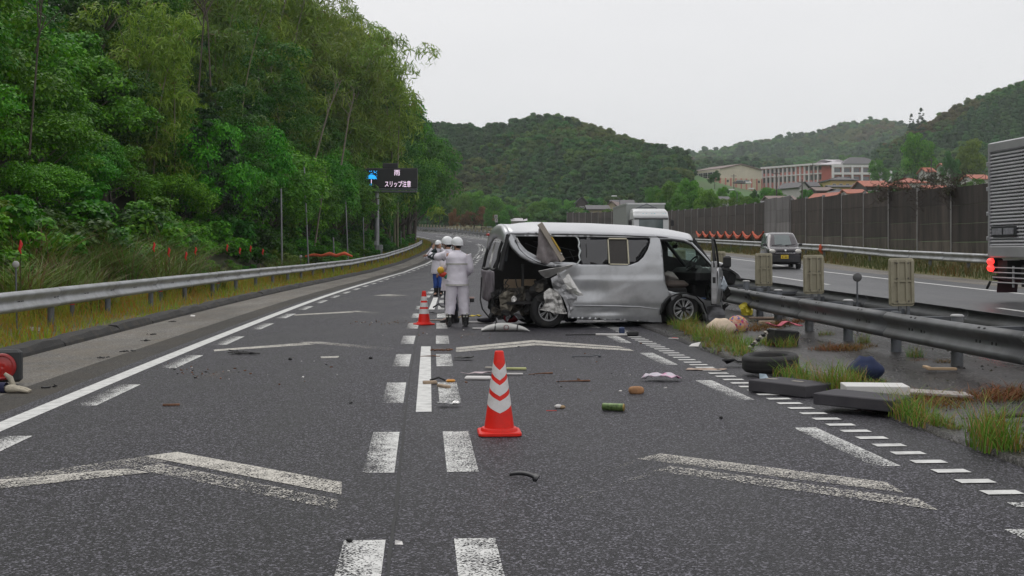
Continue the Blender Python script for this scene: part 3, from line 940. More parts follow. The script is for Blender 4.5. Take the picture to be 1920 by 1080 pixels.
# umbrella symbol and rain
b = MB()
cx, cz = SL(697, 337).x, SL(697, 337).z
k = 1 / 21.5
pts = [(cx + 10.3 * k * math.cos(R(t)), -.0, cz + 9.5 * k * math.sin(R(t))) for t in range(0, 181, 12)]
sc = []
for i in range(4):
    for j in range(1, 5):
        u = (i + j / 4) / 4; x = -10.3 + 20.6 * u
        sc.append((cx + x * k, 0, cz + (2.0 * math.sin(math.pi * j / 4)) * k * .8 + 0.0))
poly = pts + sc[:-1]
n = len(poly)
b.add([(p[0], -.315, p[2]) for p in poly] + [(p[0], -.303, p[2]) for p in poly], [tuple(range(n))[::-1], tuple(range(n, 2 * n))] + [(i, (i + 1) % n, n + (i + 1) % n, n + i) for i in range(n)])
b.build('umbrella_symbol', M_LEDB, sign)
b = MB(); b.tube([(cx, -.31, cz), (cx, -.31, cz - 7 * k)], .03, 6); b.build('umbrella_shaft', M_LED, sign)
b = MB(); b.tube([(cx, -.31, cz - 7 * k)] + [(cx - (1.5 - 1.5 * math.cos(R(a))) * k, -.31, cz - (9 + 2.2 * math.sin(R(a))) * k) for a in (0, 45, 90, 135, 180)], .04, 6); b.build('umbrella_hook', M_LEDB, sign)
b = MB()
rg = random.Random(2)
for i in range(26):
    u, v = rg.uniform(-11, 11), rg.uniform(5, 16)
    if u * u / 115 + v * v / 100 < 1.05: continue
    b.ball((cx + u * k, -.31, cz + v * k), .035, 6, 4)
b.build('rain_dot', M_LEDB, sign)
q = SL(745, 328.5); text_mesh('sign_text', '雨', M_LED, sign, (q.x, -.305, q.z), .55, bold=.003)
q = SL(746.5, 350); text_mesh('sign_text', 'スリップ注意', M_LED, sign, (q.x, -.305, q.z), .58, sx=.665, bold=.003)

# cones
M_CONE = mk('red_cone_plastic', (.78, .020, .010), .45, var=.10, vs=5, dirt=(.40, .03, .02), dirt_amt=.45, ds=6, spec=.35)
M_BAND = mk('white_band', (.74, .73, .72), .45, var=.1, vs=8, dirt=(.45, .42, .40), dirt_amt=.5, ds=7)
def cone(label, p, h, chevron, rz, bw):
    o = thing('traffic_cone', label, 'traffic cone', p, rz, 'traffic cones')
    s = h / .70
    b = MB()
    def sq(w, z, r=.05):
        pts = []
        for cx_, cy_, a0 in ((w - r, w - r, 0), (-w + r, w - r, 90), (-w + r, -w + r, 180), (w - r, -w + r, 270)):
            for kk in range(4): pts.append(Vector((cx_ + r * math.cos(R(a0 + 30 * kk)), cy_ + r * math.sin(R(a0 + 30 * kk)), z)))
        return pts
    W2 = bw / 2
    b.loft([sq(W2 * .97, 0.004), sq(W2, .008), sq(W2, .026), sq(W2 * .96, .034)], smooth=False)
    b.lathe([(W2 * .87, .032), (W2 * .85, .052), (W2 * .80, .06)], n=28, cap=True)
    b.build('base', M_CONE, o)
    r0, r1 = W2 * .70, .036
    def rad(z): return r0 + (r1 - r0) * (z - .055) / (h - .055)
    b = MB(); b.lathe([(rad(.056), .056), (rad(h - .012), h - .012), (rad(h) * .9, h), (rad(h) * .6, h), (rad(h) * .55, h - .03)], n=28); b.build('body', M_CONE, o)
    for (z0, z1) in ((.23, .33), (.37, .46), (.50, .585)):
        z0 *= s; z1 *= s
        b = MB(); rings = []
        n = 64
        for zz in (0, .5, 1):
            ring = []
            for kk in range(n):
                a = 2 * math.pi * kk / n
                # a sleeve whose edges zigzag round the cone in chevrons
                v = abs(((kk / n * 2 + .5) % 1) - .5) * 2
                off = (v - .55) * .075 * s if chevron else 0
                z = z0 + (z1 - z0) * zz + off
                r = rad(z) + .0025
                ring.append((r * math.cos(a + R(-90)), r * math.sin(a + R(-90)), z))
            rings.append(ring)
        b.loft(rings, cap=False); b.build('white_band', M_BAND, o)
    return o
p = P(936, 814); cone('larger nearby red traffic cone with white chevron bands in the open lane', (p.x, p.y, 0), .70, True, R(4), .36)
p = P(795, 609); cone('smaller red traffic cone with plain white bands beside the police officers', (p.x, p.y, 0), .70, False, R(30), .36)

# thin net poles at the foot of the wood
M_NETPOLE = mk('thin_grey_pole', (.26, .26, .27), .5, .3, var=.2)
for i, (px0, py0, px1, py1) in enumerate([(529, 490, 527, 350), (579, 497, 570, 300), (627, 492, 625, 442), (653, 488, 648, 372), (683, 478, 681, 405), (735, 472, 735, 440), (752, 470, 752, 430), (772, 466, 771, 428)]):
    t = -8.6
    # the station whose point at t falls in this column of the photograph
    yy = 60.0
    for _ in range(30):
        q = W(yy, t); e = (960 + F * q.x / q.y) - px0
        yy = max(20, min(190, yy - e * .12 if yy < 150 else yy - e * .2))
    q = W(yy, t); tz = H - (py1 - HY) * q.y / F
    o = thing('net_pole', 'thin grey net pole standing at the foot of the dark wood', 'pole', (q.x, q.y, q.z - .1), 0, 'thin net poles at the foot of the wood')
    b = MB(); b.tube([(0, 0, 0), ((px1 - px0) * q.y / F, 0, max(1.5, tz - q.z))], .045 if i < 4 else .035, 8); b.build('pole', M_NETPOLE, o)
# red ribbons on stakes in the weeds
M_STAKE = mk('weathered_stake', (.035, .045, .018), .9)
M_RIB = mk('red_ribbon', (.60, .025, .02), .7)
for (px, py, yy) in [(39, 460, 24), (289, 461, 34), (317, 471, 36), (349, 478, 38), (367, 469, 40), (426, 463, 45), (450, 469, 48), (470, 465, 50), (493, 471, 52)]:
    q = PY(px, py, yy); g = gz(q.x, q.y)
    o = thing('ribbon_stake', 'red ribbon tied on a stake in the weeds at the wood edge', 'marker stake', (q.x, q.y, g), 0, 'red ribbons on stakes in the weeds')
    b = MB(); b.tube([(0, 0, -.1), (0, 0, max(.3, q.z - g))], .007, 6); b.build('stake', M_STAKE, o)
    b = MB(); b.tube([(0, -.02, q.z - g + .10), (.02, -.03, q.z - g + .03), (-.015, -.03, q.z - g - .08), (.015, -.02, q.z - g - .17)], [.012, .035, .03, .01], 6); b.build('ribbon', M_RIB, o)
q = PY(615, 488, 75); q.z = gz(q.x, q.y)
o = thing('orange_netting', 'orange net heaped on the ground behind the left guardrail', 'netting', q)
b = MB(); b.tube([(-1.4, 0, .95), (-.9, .1, 1.05), (-.4, 0, 1.0), (.1, 0, 1.12), (.5, 0, 1.0), (1.0, 0, 1.15), (1.5, 0, .95)], [.06, .1, .08, .12, .1, .11, .05], 7); b.build('net_roll', M_ORANGE, o)
# red warning lamp lying against the kerb, bottom left
q = P(8, 722); lampo = thing('warning_lamp', 'square black warning lamp with a big red lens beside the kerb', 'lamp', q, R(8))
S = .0062 * 1.04
b = MB(); b.cbox((0, .06, .215), (.36, .12, .37), .03); b.build('housing', mk('black_rubber_housing', (.03, .032, .034), .6, var=.25), lampo)
b = MB(); b.lathe([(.155, -.01), (.15, -.035), (.13, -.045)], (-.02, 0, .21), 'Y', 28); b.build('rim', mk('red_rim', (.30, .02, .02), .4), lampo)
b = MB(); b.lathe([(.004, -.006), (.05, -.018), (.06, -.012), (.09, -.02), (.10, -.014), (.13, -.012), (.148, -.02)], (-.02, 0, .21), 'Y', 28); b.build('lens', mk('red_lens', (.42, .012, .008), .25, var=.3, vs=9, coat=.5), lampo)
q = P(14, 736); o = thing('work_glove', 'dirty white work glove with a dark cuff beside the red lamp', 'glove', q, R(-6))
b = MB(); b.ball((.06, -.02, .045), (.10, .055, .045), 12, 8)
b.tube([(.12, 0, .05), (.2, .01, .035), (.26, -.01, .02)], [.03, .024, .014], 8); b.tube([(.12, -.04, .04), (.21, -.05, .03), (.27, -.06, .018)], [.028, .022, .012], 8)
b.tube([(.12, .04, .04), (.19, .06, .03), (.24, .06, .016)], [.026, .02, .012], 8); b.tube([(.04, .05, .07), (0, .06, .15), (-.06, .05, .2)], [.028, .03, .018], 8)
b.build('palm', mk('dirty_cotton', (.42, .38, .30), .9, var=.25, vs=12, bump=.4, bs=60), o)
b = MB(); b.lathe([(.05, -.12), (.06, -.05), (.058, .0)], (0, -.02, .055), 'X', 12); b.build('cuff', mk('navy_cuff', (.02, .022, .06), .9), o)
# ================================================================ THE CRASHED VAN
M_SILVER = mk('silver_paint', (.50, .51, .525), .33, .5, var=.05, vs=2, dirt=(.16, .155, .15), dirt_amt=.35, ds=1.6, coat=.5, rv=.06)
M_SILVER2 = mk('scraped_silver', (.42, .42, .43), .42, .55, var=.2, vs=3, dirt=(.10, .095, .09), dirt_amt=.8, ds=3.5, rv=.1)
M_MAUVE = mk('dirty_inner_panel', (.20, .18, .20), .55, .3, var=.3, vs=3, dirt=(.07, .06, .07), dirt_amt=.8, ds=3)
M_TINT = mk('tinted_glass', (.014, .014, .017), .05, var=.1, spec=1.0, rv=.02)
M_GLASS = glass_mat('clear_glass', (.72, .86, .80), .25)
M_TRIM = mk('black_trim', (.012, .012, .013), .55, var=.3, vs=6)
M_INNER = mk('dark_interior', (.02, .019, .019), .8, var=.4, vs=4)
M_GUTS = mk('dirty_metal', (.085, .075, .062), .65, .35, var=.5, vs=5, bump=.6, bs=18, dirt=(.02, .018, .016), dirt_amt=.9, ds=4)
M_BRIGHT = mk('bright_torn_metal', (.62, .61, .59), .38, .6, var=.2, vs=4, dirt=(.25, .23, .2), dirt_amt=.5, ds=4)
M_TYRE = mk('tyre_rubber', (.014, .014, .015), .75, var=.3, vs=8, dirt=(.05, .045, .04), dirt_amt=.6, ds=3)
M_RIM = mk('alloy_rim', (.52, .52, .53), .3, .6, var=.15, vs=6, dirt=(.08, .07, .06), dirt_amt=.5, ds=6)
M_BEIGE = mk('beige_board', (.33, .25, .17), .8, var=.15, vs=3)
M_SEAT = mk('brown_seat', (.10, .078, .068), .85, var=.2, vs=6, bump=.3, bs=60)
M_CHROMEY = mk('pale_window_frame', (.62, .58, .44), .35, .4, var=.1)
VA = R(13.0); VC, VS_ = math.cos(VA), math.sin(VA)
VO = Vector((.738 - .84 * VS_, 24.25 + .84 * VC, 0))
van = thing('crashed_van', 'wrecked silver van standing across the road, rear corner torn open, nose on the median rail', 'van', VO, VA)
def vp(px, py, yl=-.92):
    """van-local (x, z) of the point of the lengthwise plane y = yl seen at this pixel"""
    k = (px - 960) / F
    X0, Y0 = VO.x - yl * VS_, VO.y + yl * VC
    x = (k * Y0 - X0) / (VC - k * VS_)
    Y = Y0 + x * VS_
    return x, H - (py - HY) * Y / F
def vps(*px, yl=-.92): return [vp(a, c, yl) for a, c in px]
def yside(z):
    return float(np.interp(z, [.1, .2, .42, .47, .95, 1.0, 1.02, 1.25, 1.6, 1.87], [-.865, -.895, -.915, -.935, -.945, -.935, -.928, -.92, -.868, -.80]))
DENTS = [((1105, 545), .30, .16, .045), ((1072, 530), .14, .22, .07), ((1190, 568), .16, .08, .010), ((1050, 540), .14, .14, .06), ((1135, 585), .35, .05, .03)]
DENTS = [(vp(*d[0]), d[1], d[2], d[3]) for d in DENTS]
cr0, cr1 = vp(1120, 560), vp(1235, 505)
def side_fn(x, z):
    y = yside(z)
    for (dx, dz), sx, sz, a in DENTS:
        y += a * math.exp(-((x - dx) / sx) ** 2 - ((z - dz) / sz) ** 2)
    # a soft diagonal fold running up towards the door
    L = math.hypot(cr1[0] - cr0[0], cr1[1] - cr0[1]); ux, uz = (cr1[0] - cr0[0]) / L, (cr1[1] - cr0[1]) / L
    s_ = (x - cr0[0]) * ux + (z - cr0[1]) * uz; d_ = -(x - cr0[0]) * uz + (z - cr0[1]) * ux
    if 0 < s_ < L: y += .002 * math.sin(math.pi * s_ / L) * (math.exp(-((d_ - .05) / .05) ** 2) - math.exp(-((d_ + .06) / .06) ** 2))
    k = sstep(1.0, -.6, x)
    y += k * .013 * noise.noise(Vector((x * 3.2, z * 3.2, 1.5))) + .006 * noise.noise(Vector((x * 2, z * 2, 8)))
    return (x, y, z)
outl = vps((1066, 596), (1243, 605), (1239, 588), (1241, 572), (1248, 560), (1259, 552), (1252, 544), (1247, 532), (1244, 500), (1243, 470), (1240, 448), (1230, 440), (1100, 437), (1000, 436), (957, 436),
           (953, 446), (959, 462), (972, 476), (992, 488), (1012, 496), (1030, 500), (1050, 500), (1062, 503), (1050, 512), (1040, 522), (1035, 533), (1042, 543), (1053, 552), (1061, 566), (1066, 582))
win = vps((967, 443), (1087, 444), (1222, 446.5), (1221, 455), (1216, 468), (1207, 482), (1197, 491), (1182, 496.5), (1090, 496), (1075, 492), (1040, 491), (1012, 483), (990, 471), (974, 456))
b = MB(); b.sheet(outl, side_fn, [win], step=.04, jitter=.1); side = b.build('side_panel', M_SILVER, van, solid=.012)
# glass left in the window strip
b = MB(); b.sheet(vps((1089, 444.5), (1221.5, 447), (1220, 455), (1215.5, 468), (1206.5, 481.5), (1196.5, 490.5), (1181.5, 496), (1089, 495.5)), lambda x, z: (x, yside(z) + .012, z), step=.12)
b.build('tinted_window', M_TINT, van, solid=.006)
b = MB(); b.tube([(x, yside(z) - .004, z) for x, z in vps((1082, 444), (1086, 447), (1088, 455), (1086, 462), (1089, 470), (1086, 479), (1088, 487), (1083, 494), (1078, 496))], [.006, .016, .02, .018, .024, .02, .018, .014, .004], 6)
b.build('broken_glass_edge', mk('crazed_glass', (.60, .64, .63), .4, var=.2), van)
b = MB(); b.tube([(x, yside(z) - .012, z) for x, z in vps((1101, 458), (1101, 482))], .006, 6); b.build('window_latch', M_POST, van)
# opening window with a pale frame
fr = [vp(*q) for q in ((1142, 447.5), (1178.5, 448), (1178.5, 496), (1142, 495.5))]
b = MB()
for i in range(4):
    (x0, z0), (x1, z1) = fr[i], fr[(i + 1) % 4]
    ax, az = (x1 - x0) * .04, (z1 - z0) * .03
    b.tube([(x0 + ax, yside(z0) - .014, z0 + az), (x1 - ax, yside(z1) - .014, z1 - az)], .022, 6, flat=.7)
b.build('window_frame', M_CHROMEY, van)
b = MB(); b.sheet([fr[0], fr[1], fr[2], fr[3]], lambda x, z: (x, yside(z) + .002, z), step=.2)
b.build('window_screen', mk('insect_screen', (.055, .05, .046), .7, var=.15, vs=20), van)
# sill moulding, gutter, belt line
b = MB(); b.tube([(x, yside(z) - .012, z) for x, z in vps((1067, 572.5), (1110, 573), (1160, 574), (1200, 575.5), (1238, 580))], [.008, .014, .014, .012, .006], 6); b.build('sill_moulding', M_SILVER, van)
b = MB(); b.tube([(x, -.815, z) for x, z in vps((957, 438.5), (1000, 438.5), (1100, 440), (1180, 442), (1240, 445), (1275, 448.5), (1300, 454))], .014, 6); b.build('roof_gutter', M_TRIM, van)
# roof
rx0, rx1 = vp(958, 437)[0], vp(1303, 450)[0]
def crown(x):
    px = [958, 975, 1000, 1100, 1180, 1240, 1275, 1303]; xs_ = [vp(p_, 440, 0)[0] for p_ in px]
    zs = [vp(p_, q_, 0)[1] for p_, q_ in zip(px, [421, 418, 417, 419, 423, 430, 438, 447])]
    return float(np.interp(x, xs_, zs))
def gutz(x):
    px = [957, 1000, 1100, 1180, 1240, 1275, 1303]; P_ = [vp(p_, q_) for p_, q_ in zip(px, [437, 436.5, 438, 440, 443, 446.5, 451])]
    return float(np.interp(x, [a_[0] for a_ in P_], [a_[1] for a_ in P_]))
rings = []
for i in range(41):
    x = rx0 + (rx1 - rx0) * i / 40; ring = []
    g, c_ = gutz(x), crown(x)
    for j in range(21):
        u = -1 + 2 * j / 20; yy = .805 * u
        z = g + (c_ - g) * (1 - abs(u) ** 2.6)
        z += .012 * noise.noise(Vector((x * 2.5, yy * 2.5, 2))) * sstep(.6, -.6, x) - .04 * math.exp(-((x + .45) / .25) ** 2 - ((yy + .5) / .3) ** 2)
        ring.append((x + .10 * (1 - abs(u) ** 2) * sstep(.8, 1, i / 40) - .0 * i, yy, z))
    rings.append(ring)
b = MB(); b.loft(rings, cap=False, closed=False); b.build('roof', mk('silver_roof_paint', (.60, .605, .62), .34, .4, var=.04, vs=2, coat=.5, rv=.05), van, solid=.012)
# rear roof cap bent up off the roof, with the high brake lamp
b = MB(); rings = []
for j in range(15):
    u = -1 + 2 * j / 14; yy = .80 * u
    drop = .05 + .12 * max(0, u) ** 2
    z1 = gutz(rx0) + (crown(rx0) - gutz(rx0)) * (1 - abs(u) ** 2.6)
    rings.append([(rx0 - .008, yy, z1 - .01 + .015), (rx0 - .07, yy, z1 - .015 - drop * .3), (rx0 - .12 - .02 * math.sin(3 * u), yy, z1 - .09 - drop), (rx0 - .10, yy * .98, z1 - .22 - drop * .6), (rx0 - .06, yy * .97, z1 - .235 - drop * .6)])
b.loft(rings, cap=False, closed=False); b.build('rear_roof_cap', M_SILVER, van, solid=.012)
b = MB(); b.cbox((rx0 - .135, .62, 1.86), (.05, .16, .05), .015); b.build('high_brake_lamp', mk('red_lamp_lens', (.45, .02, .02), .3), van)
# bent rear pillar: a silver strip torn loose and sagging forward
def strap(name, path, wid, mat, yoff=0.0, th=.02, twist=None, n=26):
    pts = [Vector((x, yside(z) + yoff + (d if d else 0), z)) for (x, z), d in path]
    b = MB(); rings = []
    m = len(pts)
    for i in range(n + 1):
        u = i / n * (m - 1); k = min(int(u), m - 2); f_ = u - k
        p = pts[k].lerp(pts[k + 1], f_); t = (pts[k + 1] - pts[k]).normalized()
        w = wid[k] * (1 - f_) + wid[k + 1] * f_
        nrm = Vector((-t.z, 0, t.x)).normalized(); out = t.cross(nrm).normalized()
        q = .012 * noise.noise(p * 6)
        rings.append([p - nrm * w / 2 + out * q, p - nrm * w * .25 - out * (th + q), p + nrm * w * .2 - out * (th * .6 - q), p + nrm * w / 2, p + out * .012, p - nrm * w * .3 + out * .014])
    b.loft(rings); return b.build(name, mat, van)
strap('bent_pillar', [(vp(958, 440), 0), (vp(966, 459), -.02), (vp(980, 475), -.03), (vp(1000, 488), -.03), (vp(1027, 498), -.01)], [.16, .20, .19, .13, .03], M_SILVER, -.012)
strap('window_seal', [(vp(970, 446), 0), (vp(978, 463), 0), (vp(990, 476), 0), (vp(1008, 488), 0), (vp(1026, 494), 0)], [.03, .04, .04, .04, .02], M_BRIGHT, -.03, .012)
strap('window_seal', [(vp(967, 450), 0), (vp(974, 467), 0), (vp(988, 481), 0), (vp(1006, 491), 0), (vp(1022, 497), 0)], [.02, .02, .025, .025, .015], M_TRIM, -.045, .014)
# torn flaps of the quarter panel
def flap(name, px, mat, d0, amp=.05, fold=None, seed=0, step=.05):
    o_ = vps(*px)
    cx_ = sum(q[0] for q in o_) / len(o_); cz_ = sum(q[1] for q in o_) / len(o_)
    def fn(x, z):
        y = -.93 + d0 + amp * noise.noise(Vector((x * 5, z * 5, seed))) + amp * .6 * noise.noise(Vector((x * 11, z * 11, seed + 4)))
        if fold: y += fold[0] * (x - cx_) + fold[1] * (z - cz_) + fold[2] * abs((x - cx_) + (z - cz_))
        return (x, y, z)
    b = MB(); b.sheet(o_, fn, step=step * .8, jitter=.3, smooth=False)
    return b.build(name, mat, van, solid=.01)
flap('torn_flap', [(1007, 508), (1024, 504), (1050, 500), (1071, 495), (1066, 501), (1046, 510), (1030, 520), (1022, 521), (1012, 514)], M_BRIGHT, -.12, .04, (.1, -1.0, .1), 3)
flap('torn_flap', [(1046, 512), (1062, 506), (1068, 516), (1079, 541), (1087, 553), (1078, 554), (1064, 546), (1054, 532), (1045, 520)], M_BRIGHT, -.07, .04, (-.4, .3, .2), 8)
flap('torn_flap', [(1032, 522), (1048, 514), (1058, 532), (1070, 548), (1082, 556), (1080, 572), (1070, 588), (1066, 572), (1056, 556), (1040, 545), (1034, 534)], M_SILVER2, -.02, .05, None, 5)
flap('wheel_arch_scrap', [(1018, 548), (1030, 540), (1044, 546), (1052, 560), (1059, 588), (1044, 587), (1032, 586), (1022, 580), (1011, 580), (1020, 568), (1017, 558)], mk('grimy_torn_metal', (.44, .43, .41), .35, .6, var=.45, vs=7, dirt=(.06, .055, .05), dirt_amt=.9, ds=9), -.10, .07, (0, .2, .1), 11, .035)
flap('wheel_arch_lip', [(1034, 540), (1050, 546), (1062, 562), (1069, 590), (1064, 596), (1062, 578), (1054, 558), (1044, 548)], M_SILVER2, -.05, .02, None, 2)
b = MB(); x0, z0 = vp(1010, 580); x1, z1 = vp(1060, 586); b.tube([(x0, -1.04, z0), ((x0 + x1) / 2, -1.05, z1 + .02), (x1, -1.03, z1)], .012, 6); b.build('bent_trim', M_BRIGHT, van)
# crumpled inner metal behind the wheel
def guts(name, px, yl, amp, mat, seed, step=.06):
    o_ = vps(*px, yl=yl)
    def fn(x, z):
        v = Vector((x * 6, z * 6, seed))
        return (x + .03 * noise.noise(v * 1.7), yl + amp * noise.noise(v) + amp * .5 * noise.noise(v * 2.3), z + .03 * noise.noise(v + Vector((9, 0, 0))))
    b = MB(); b.sheet(o_, fn, step=step, jitter=.3, smooth=False)
    return b.build(name, mat, van, solid=.008)
guts('crumpled_inner_panel', [(938, 548), (955, 541), (975, 538), (1000, 536), (1020, 532), (1024, 560), (1010, 575), (990, 590), (960, 592), (942, 585)], -.55, .16, M_GUTS, 1)
guts('crumpled_inner_panel', [(935, 555), (950, 545), (962, 548), (968, 570), (955, 588), (938, 580)], -.75, .12, mk('muddy_metal', (.16, .145, .115), .6, .3, var=.4, vs=8), 5)
guts('crumpled_inner_panel', [(985, 545), (1005, 530), (1022, 520), (1030, 540), (1020, 560), (1000, 580), (985, 585)], -.72, .14, M_INNER, 9)
# cabin shell: floor, far wall with windows, bulkhead
fo = vps((918, 595), (1352, 603), (1345, 505), (1300, 447), (1240, 440), (960, 432), (925, 500), yl=.88)
fwin = vps((1248, 447), (1284, 449), (1302, 466), (1309, 492), (1252, 480), yl=.88)
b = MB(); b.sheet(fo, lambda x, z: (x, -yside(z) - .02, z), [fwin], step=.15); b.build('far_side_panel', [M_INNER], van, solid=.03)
b = MB(); b.sheet(fwin, lambda x, z: (x, -yside(z) - .02, z), step=.2); b.build('far_window', M_GLASS, van)
fx0, fx1 = -.85, vp(1345, 560)[0]
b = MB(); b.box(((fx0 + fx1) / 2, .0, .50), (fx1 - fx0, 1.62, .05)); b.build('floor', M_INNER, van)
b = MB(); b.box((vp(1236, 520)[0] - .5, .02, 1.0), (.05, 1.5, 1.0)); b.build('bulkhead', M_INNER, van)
x0, z0 = vp(946, 524, .3); x1, z1 = vp(1006, 548, .3)
b = MB(); b.cbox(((x0 + x1) / 2, .35, (z0 + z1) / 2), (x1 - x0, .05, z0 - z1), .01); b.build('beige_interior_board', M_BEIGE, van)
x0, z0 = vp(980, 495, -.3); x1, z1 = vp(980, 552, -.3)
b = MB(); b.cbox((x0, -.3, (z0 + z1) / 2), (.05, .06, z0 - z1), .01); b.build('interior_post', M_TRIM, van)
x0, z0 = vp(948, 455, .6); x1, z1 = vp(946, 490, .6)
b = MB(); b.cbox((x0 + .05, .70, (z0 + z1) / 2), (.06, .03, z0 - z1), .02, (0, R(8), 0)); b.build('inner_trim', M_POST, van)
b = MB()
for i, (a_, c_) in enumerate([((1000, 452), (1078, 470)), ((1058, 484), (1082, 480)), ((1068, 470), (1076, 487)), ((985, 456), (1030, 474))]):
    (x0, z0), (x1, z1) = vp(*a_, yl=-.1 * i), vp(*c_, yl=-.2 * i); b.tube([(x0, -.1 * i, z0), (x1, -.2 * i, z1)], .008, 5)
b.build('loose_rod', M_POST, van)
# grey cloth hanging from a tilted beige plank in the broken window
(x0, z0), (x1, z1) = vp(1012, 419, -1.0), vp(1055, 489, -1.0)
ang = math.atan2(z1 - z0, x1 - x0); L = math.hypot(x1 - x0, z1 - z0)
RT = Matrix.Rotation(-ang, 3, 'Y')
plank = thing('plank', 'beige plank with a yellow level leaning out of the broken van window', 'plank', VO, VA)
b = MB(); b.cbox(((x0 + x1) / 2, -1.0, (z0 + z1) / 2), (L, .06, .105), .006, RT); b.build('board', mk('beige_laminate', (.36, .315, .265), .6, var=.1, vs=5), plank)
u0, u1 = vp(1034, 443, -1.04), vp(1051, 473, -1.04)
b = MB(); b.cbox(((u0[0] + u1[0]) / 2, -1.04, (u0[1] + u1[1]) / 2), (.34, .02, .035), .006, RT); b.build('yellow_strip', mk('yellow_strip', (.50, .32, .04), .5, var=.2), plank)
b = MB(); b.ball((u0[0] - .02, -1.045, u0[1] + .03), .018, 8, 6); b.ball((u1[0] + .015, -1.045, u1[1] - .03), .018, 8, 6); b.build('screw_head', M_BRIGHT, plank)
co = vps((1010, 428), (1015, 430), (1053, 490), (1034, 491), (1028, 495), (1016, 493), (1006, 484), (1008, 465), (1009, 445), yl=-.97)
def clothfn(x, z):
    return (x, -.97 + .05 * math.sin(x * 26 + z * 6) * sstep(1.9, 1.3, z) + .03 * noise.noise(Vector((x * 9, z * 9, 3))), z)
b = MB(); b.sheet(co, clothfn, step=.04); o = b.build('grey_curtain', mk('grey_cloth', (.23, .205, .205), .9, var=.2, vs=10, bump=.3, bs=40), None, solid=.004); o.location = VO; o.rotation_euler = (0, 0, VA)
tag(o, 'crumpled grey curtain hanging out of the broken van window under the plank', 'curtain')
# rear end: hatch frame, inner panel, hanging lamps
def hatch_x(z): return float(np.interp(z, [.4, 1.15, 1.9], [-1.02, -.99, -.80]))
b = MB()
for yy, r_, zz0 in ((.84, .035, 1.86), (-.35, .03, 1.72), (-.80, .05, 1.84)):
    b.tube([(hatch_x(z) + .02 * noise.noise(Vector((z * 3, yy, 0))), yy + .04 * noise.noise(Vector((z * 3, yy, 5))), z) for z in np.linspace(zz0, 1.14, 8)], r_, 7)
b.tube([(hatch_x(1.16), yy, 1.16 + .02 * math.sin(yy * 8)) for yy in np.linspace(.85, -.5, 8)], .03, 7)
b.build('hatch_frame', M_TRIM, van)
b = MB(); b.sheet([(.85, 1.13), (-.42, 1.12), (-.50, .9), (-.45, .62), (-.1, .5), (.4, .52), (.8, .56), (.88, .8)], lambda y, z: (hatch_x(z) - .05 * math.sin((y + .9) * 1.7) + .035 * noise.noise(Vector((y * 4, z * 4, 2))), y, z), step=.06, smooth=True)
b.build('hatch_inner_panel', M_MAUVE, van, solid=.02)
b = MB(); b.sheet([(-.42, 1.62), (-.62, 1.70), (-.70, 1.18), (-.46, 1.15)], lambda y, z: (hatch_x(z) + .03 + .02 * noise.noise(Vector((y * 6, z * 6, 4))), y, z), step=.06); b.build('pillar_skin', M_SILVER2, van, solid=.012)
b = MB(); b.sheet([(.40, 1.66), (.30, 1.70), (.22, 1.2), (.36, 1.18)], lambda y, z: (hatch_x(z) + .01, y, z), step=.1); b.build('pale_trim', M_BRIGHT, van, solid=.01)
guts('torn_rear_metal', [(920, 548), (936, 540), (946, 552), (944, 575), (946, 598), (934, 600), (926, 580)], -.5, .12, M_INNER, 14)
b = MB(); b.tube([vpp for vpp in [(-.96, .0, .52), (-.98, -.05, .38), (-.95, -.1, .30)]], [.09, .10, .03], 8); b.cbox((-1.0, -.25, .25), (.14, .12, .2), .03, (.2, .5, .3)); b.build('hanging_lamp_unit', M_TRIM, van)
b = MB()
cab = [(903, 520), (900, 545), (897, 562), (899, 578), (907, 590), (914, 600)]
b.tube([(vp(a_, c_, .3)[0], .3 - .1 * i, vp(a_, c_, .3)[1]) for i, (a_, c_) in enumerate(cab)], .016, 7); b.build('dangling_cable', M_TRIM, van)
b = MB()
for i in range(14):
    rg = random.Random(i + 40); px_, py_ = rg.uniform(922, 968), rg.uniform(520, 570)
    pts = []
    for k in range(6):
        x_, z_ = vp(px_, py_, -.5); pts.append((x_, -.55 + rg.uniform(-.15, .15), max(.05, z_))); px_ += rg.uniform(-7, 7); py_ += rg.uniform(4, 12)
    b.tube(pts, rg.uniform(.006, .014), 5)
stuff(b.build('loose_wiring', M_TRIM, van))
# torn sheet, brackets and broken trim filling the smashed corner
r_ = random.Random(77)
for i in range(34):
    px_, py_ = r_.uniform(930, 1018), r_.uniform(528, 598)
    if py_ < 548 and px_ < 1005: continue
    x_, z_ = vp(px_, py_, -.75); s_ = r_.uniform(.05, .15); yy = r_.uniform(-.95, -.5)
    pts = [(s_ * math.cos(a) * r_.uniform(.5, 1.2), s_ * math.sin(a) * r_.uniform(.3, 1.0)) for a in np.linspace(0, 6.28, 7)[:-1]]
    M3 = Euler((r_.uniform(-1, 1), r_.uniform(-1.5, 1.5), r_.uniform(-.7, .7))).to_matrix(); c_ = Vector((x_, yy, z_)); k_ = r_.random() * 9
    b = MB(); b.sheet(pts, lambda u, v: c_ + M3 @ Vector((u, .05 * noise.noise(Vector((u * 14, v * 14, k_))), v)), step=s_ * .45, smooth=False)
    b.build('torn_sheet', r_.choice([M_GUTS, M_GUTS, M_SILVER2, M_INNER, M_BRIGHT, M_MAUVE]), van, solid=.008)
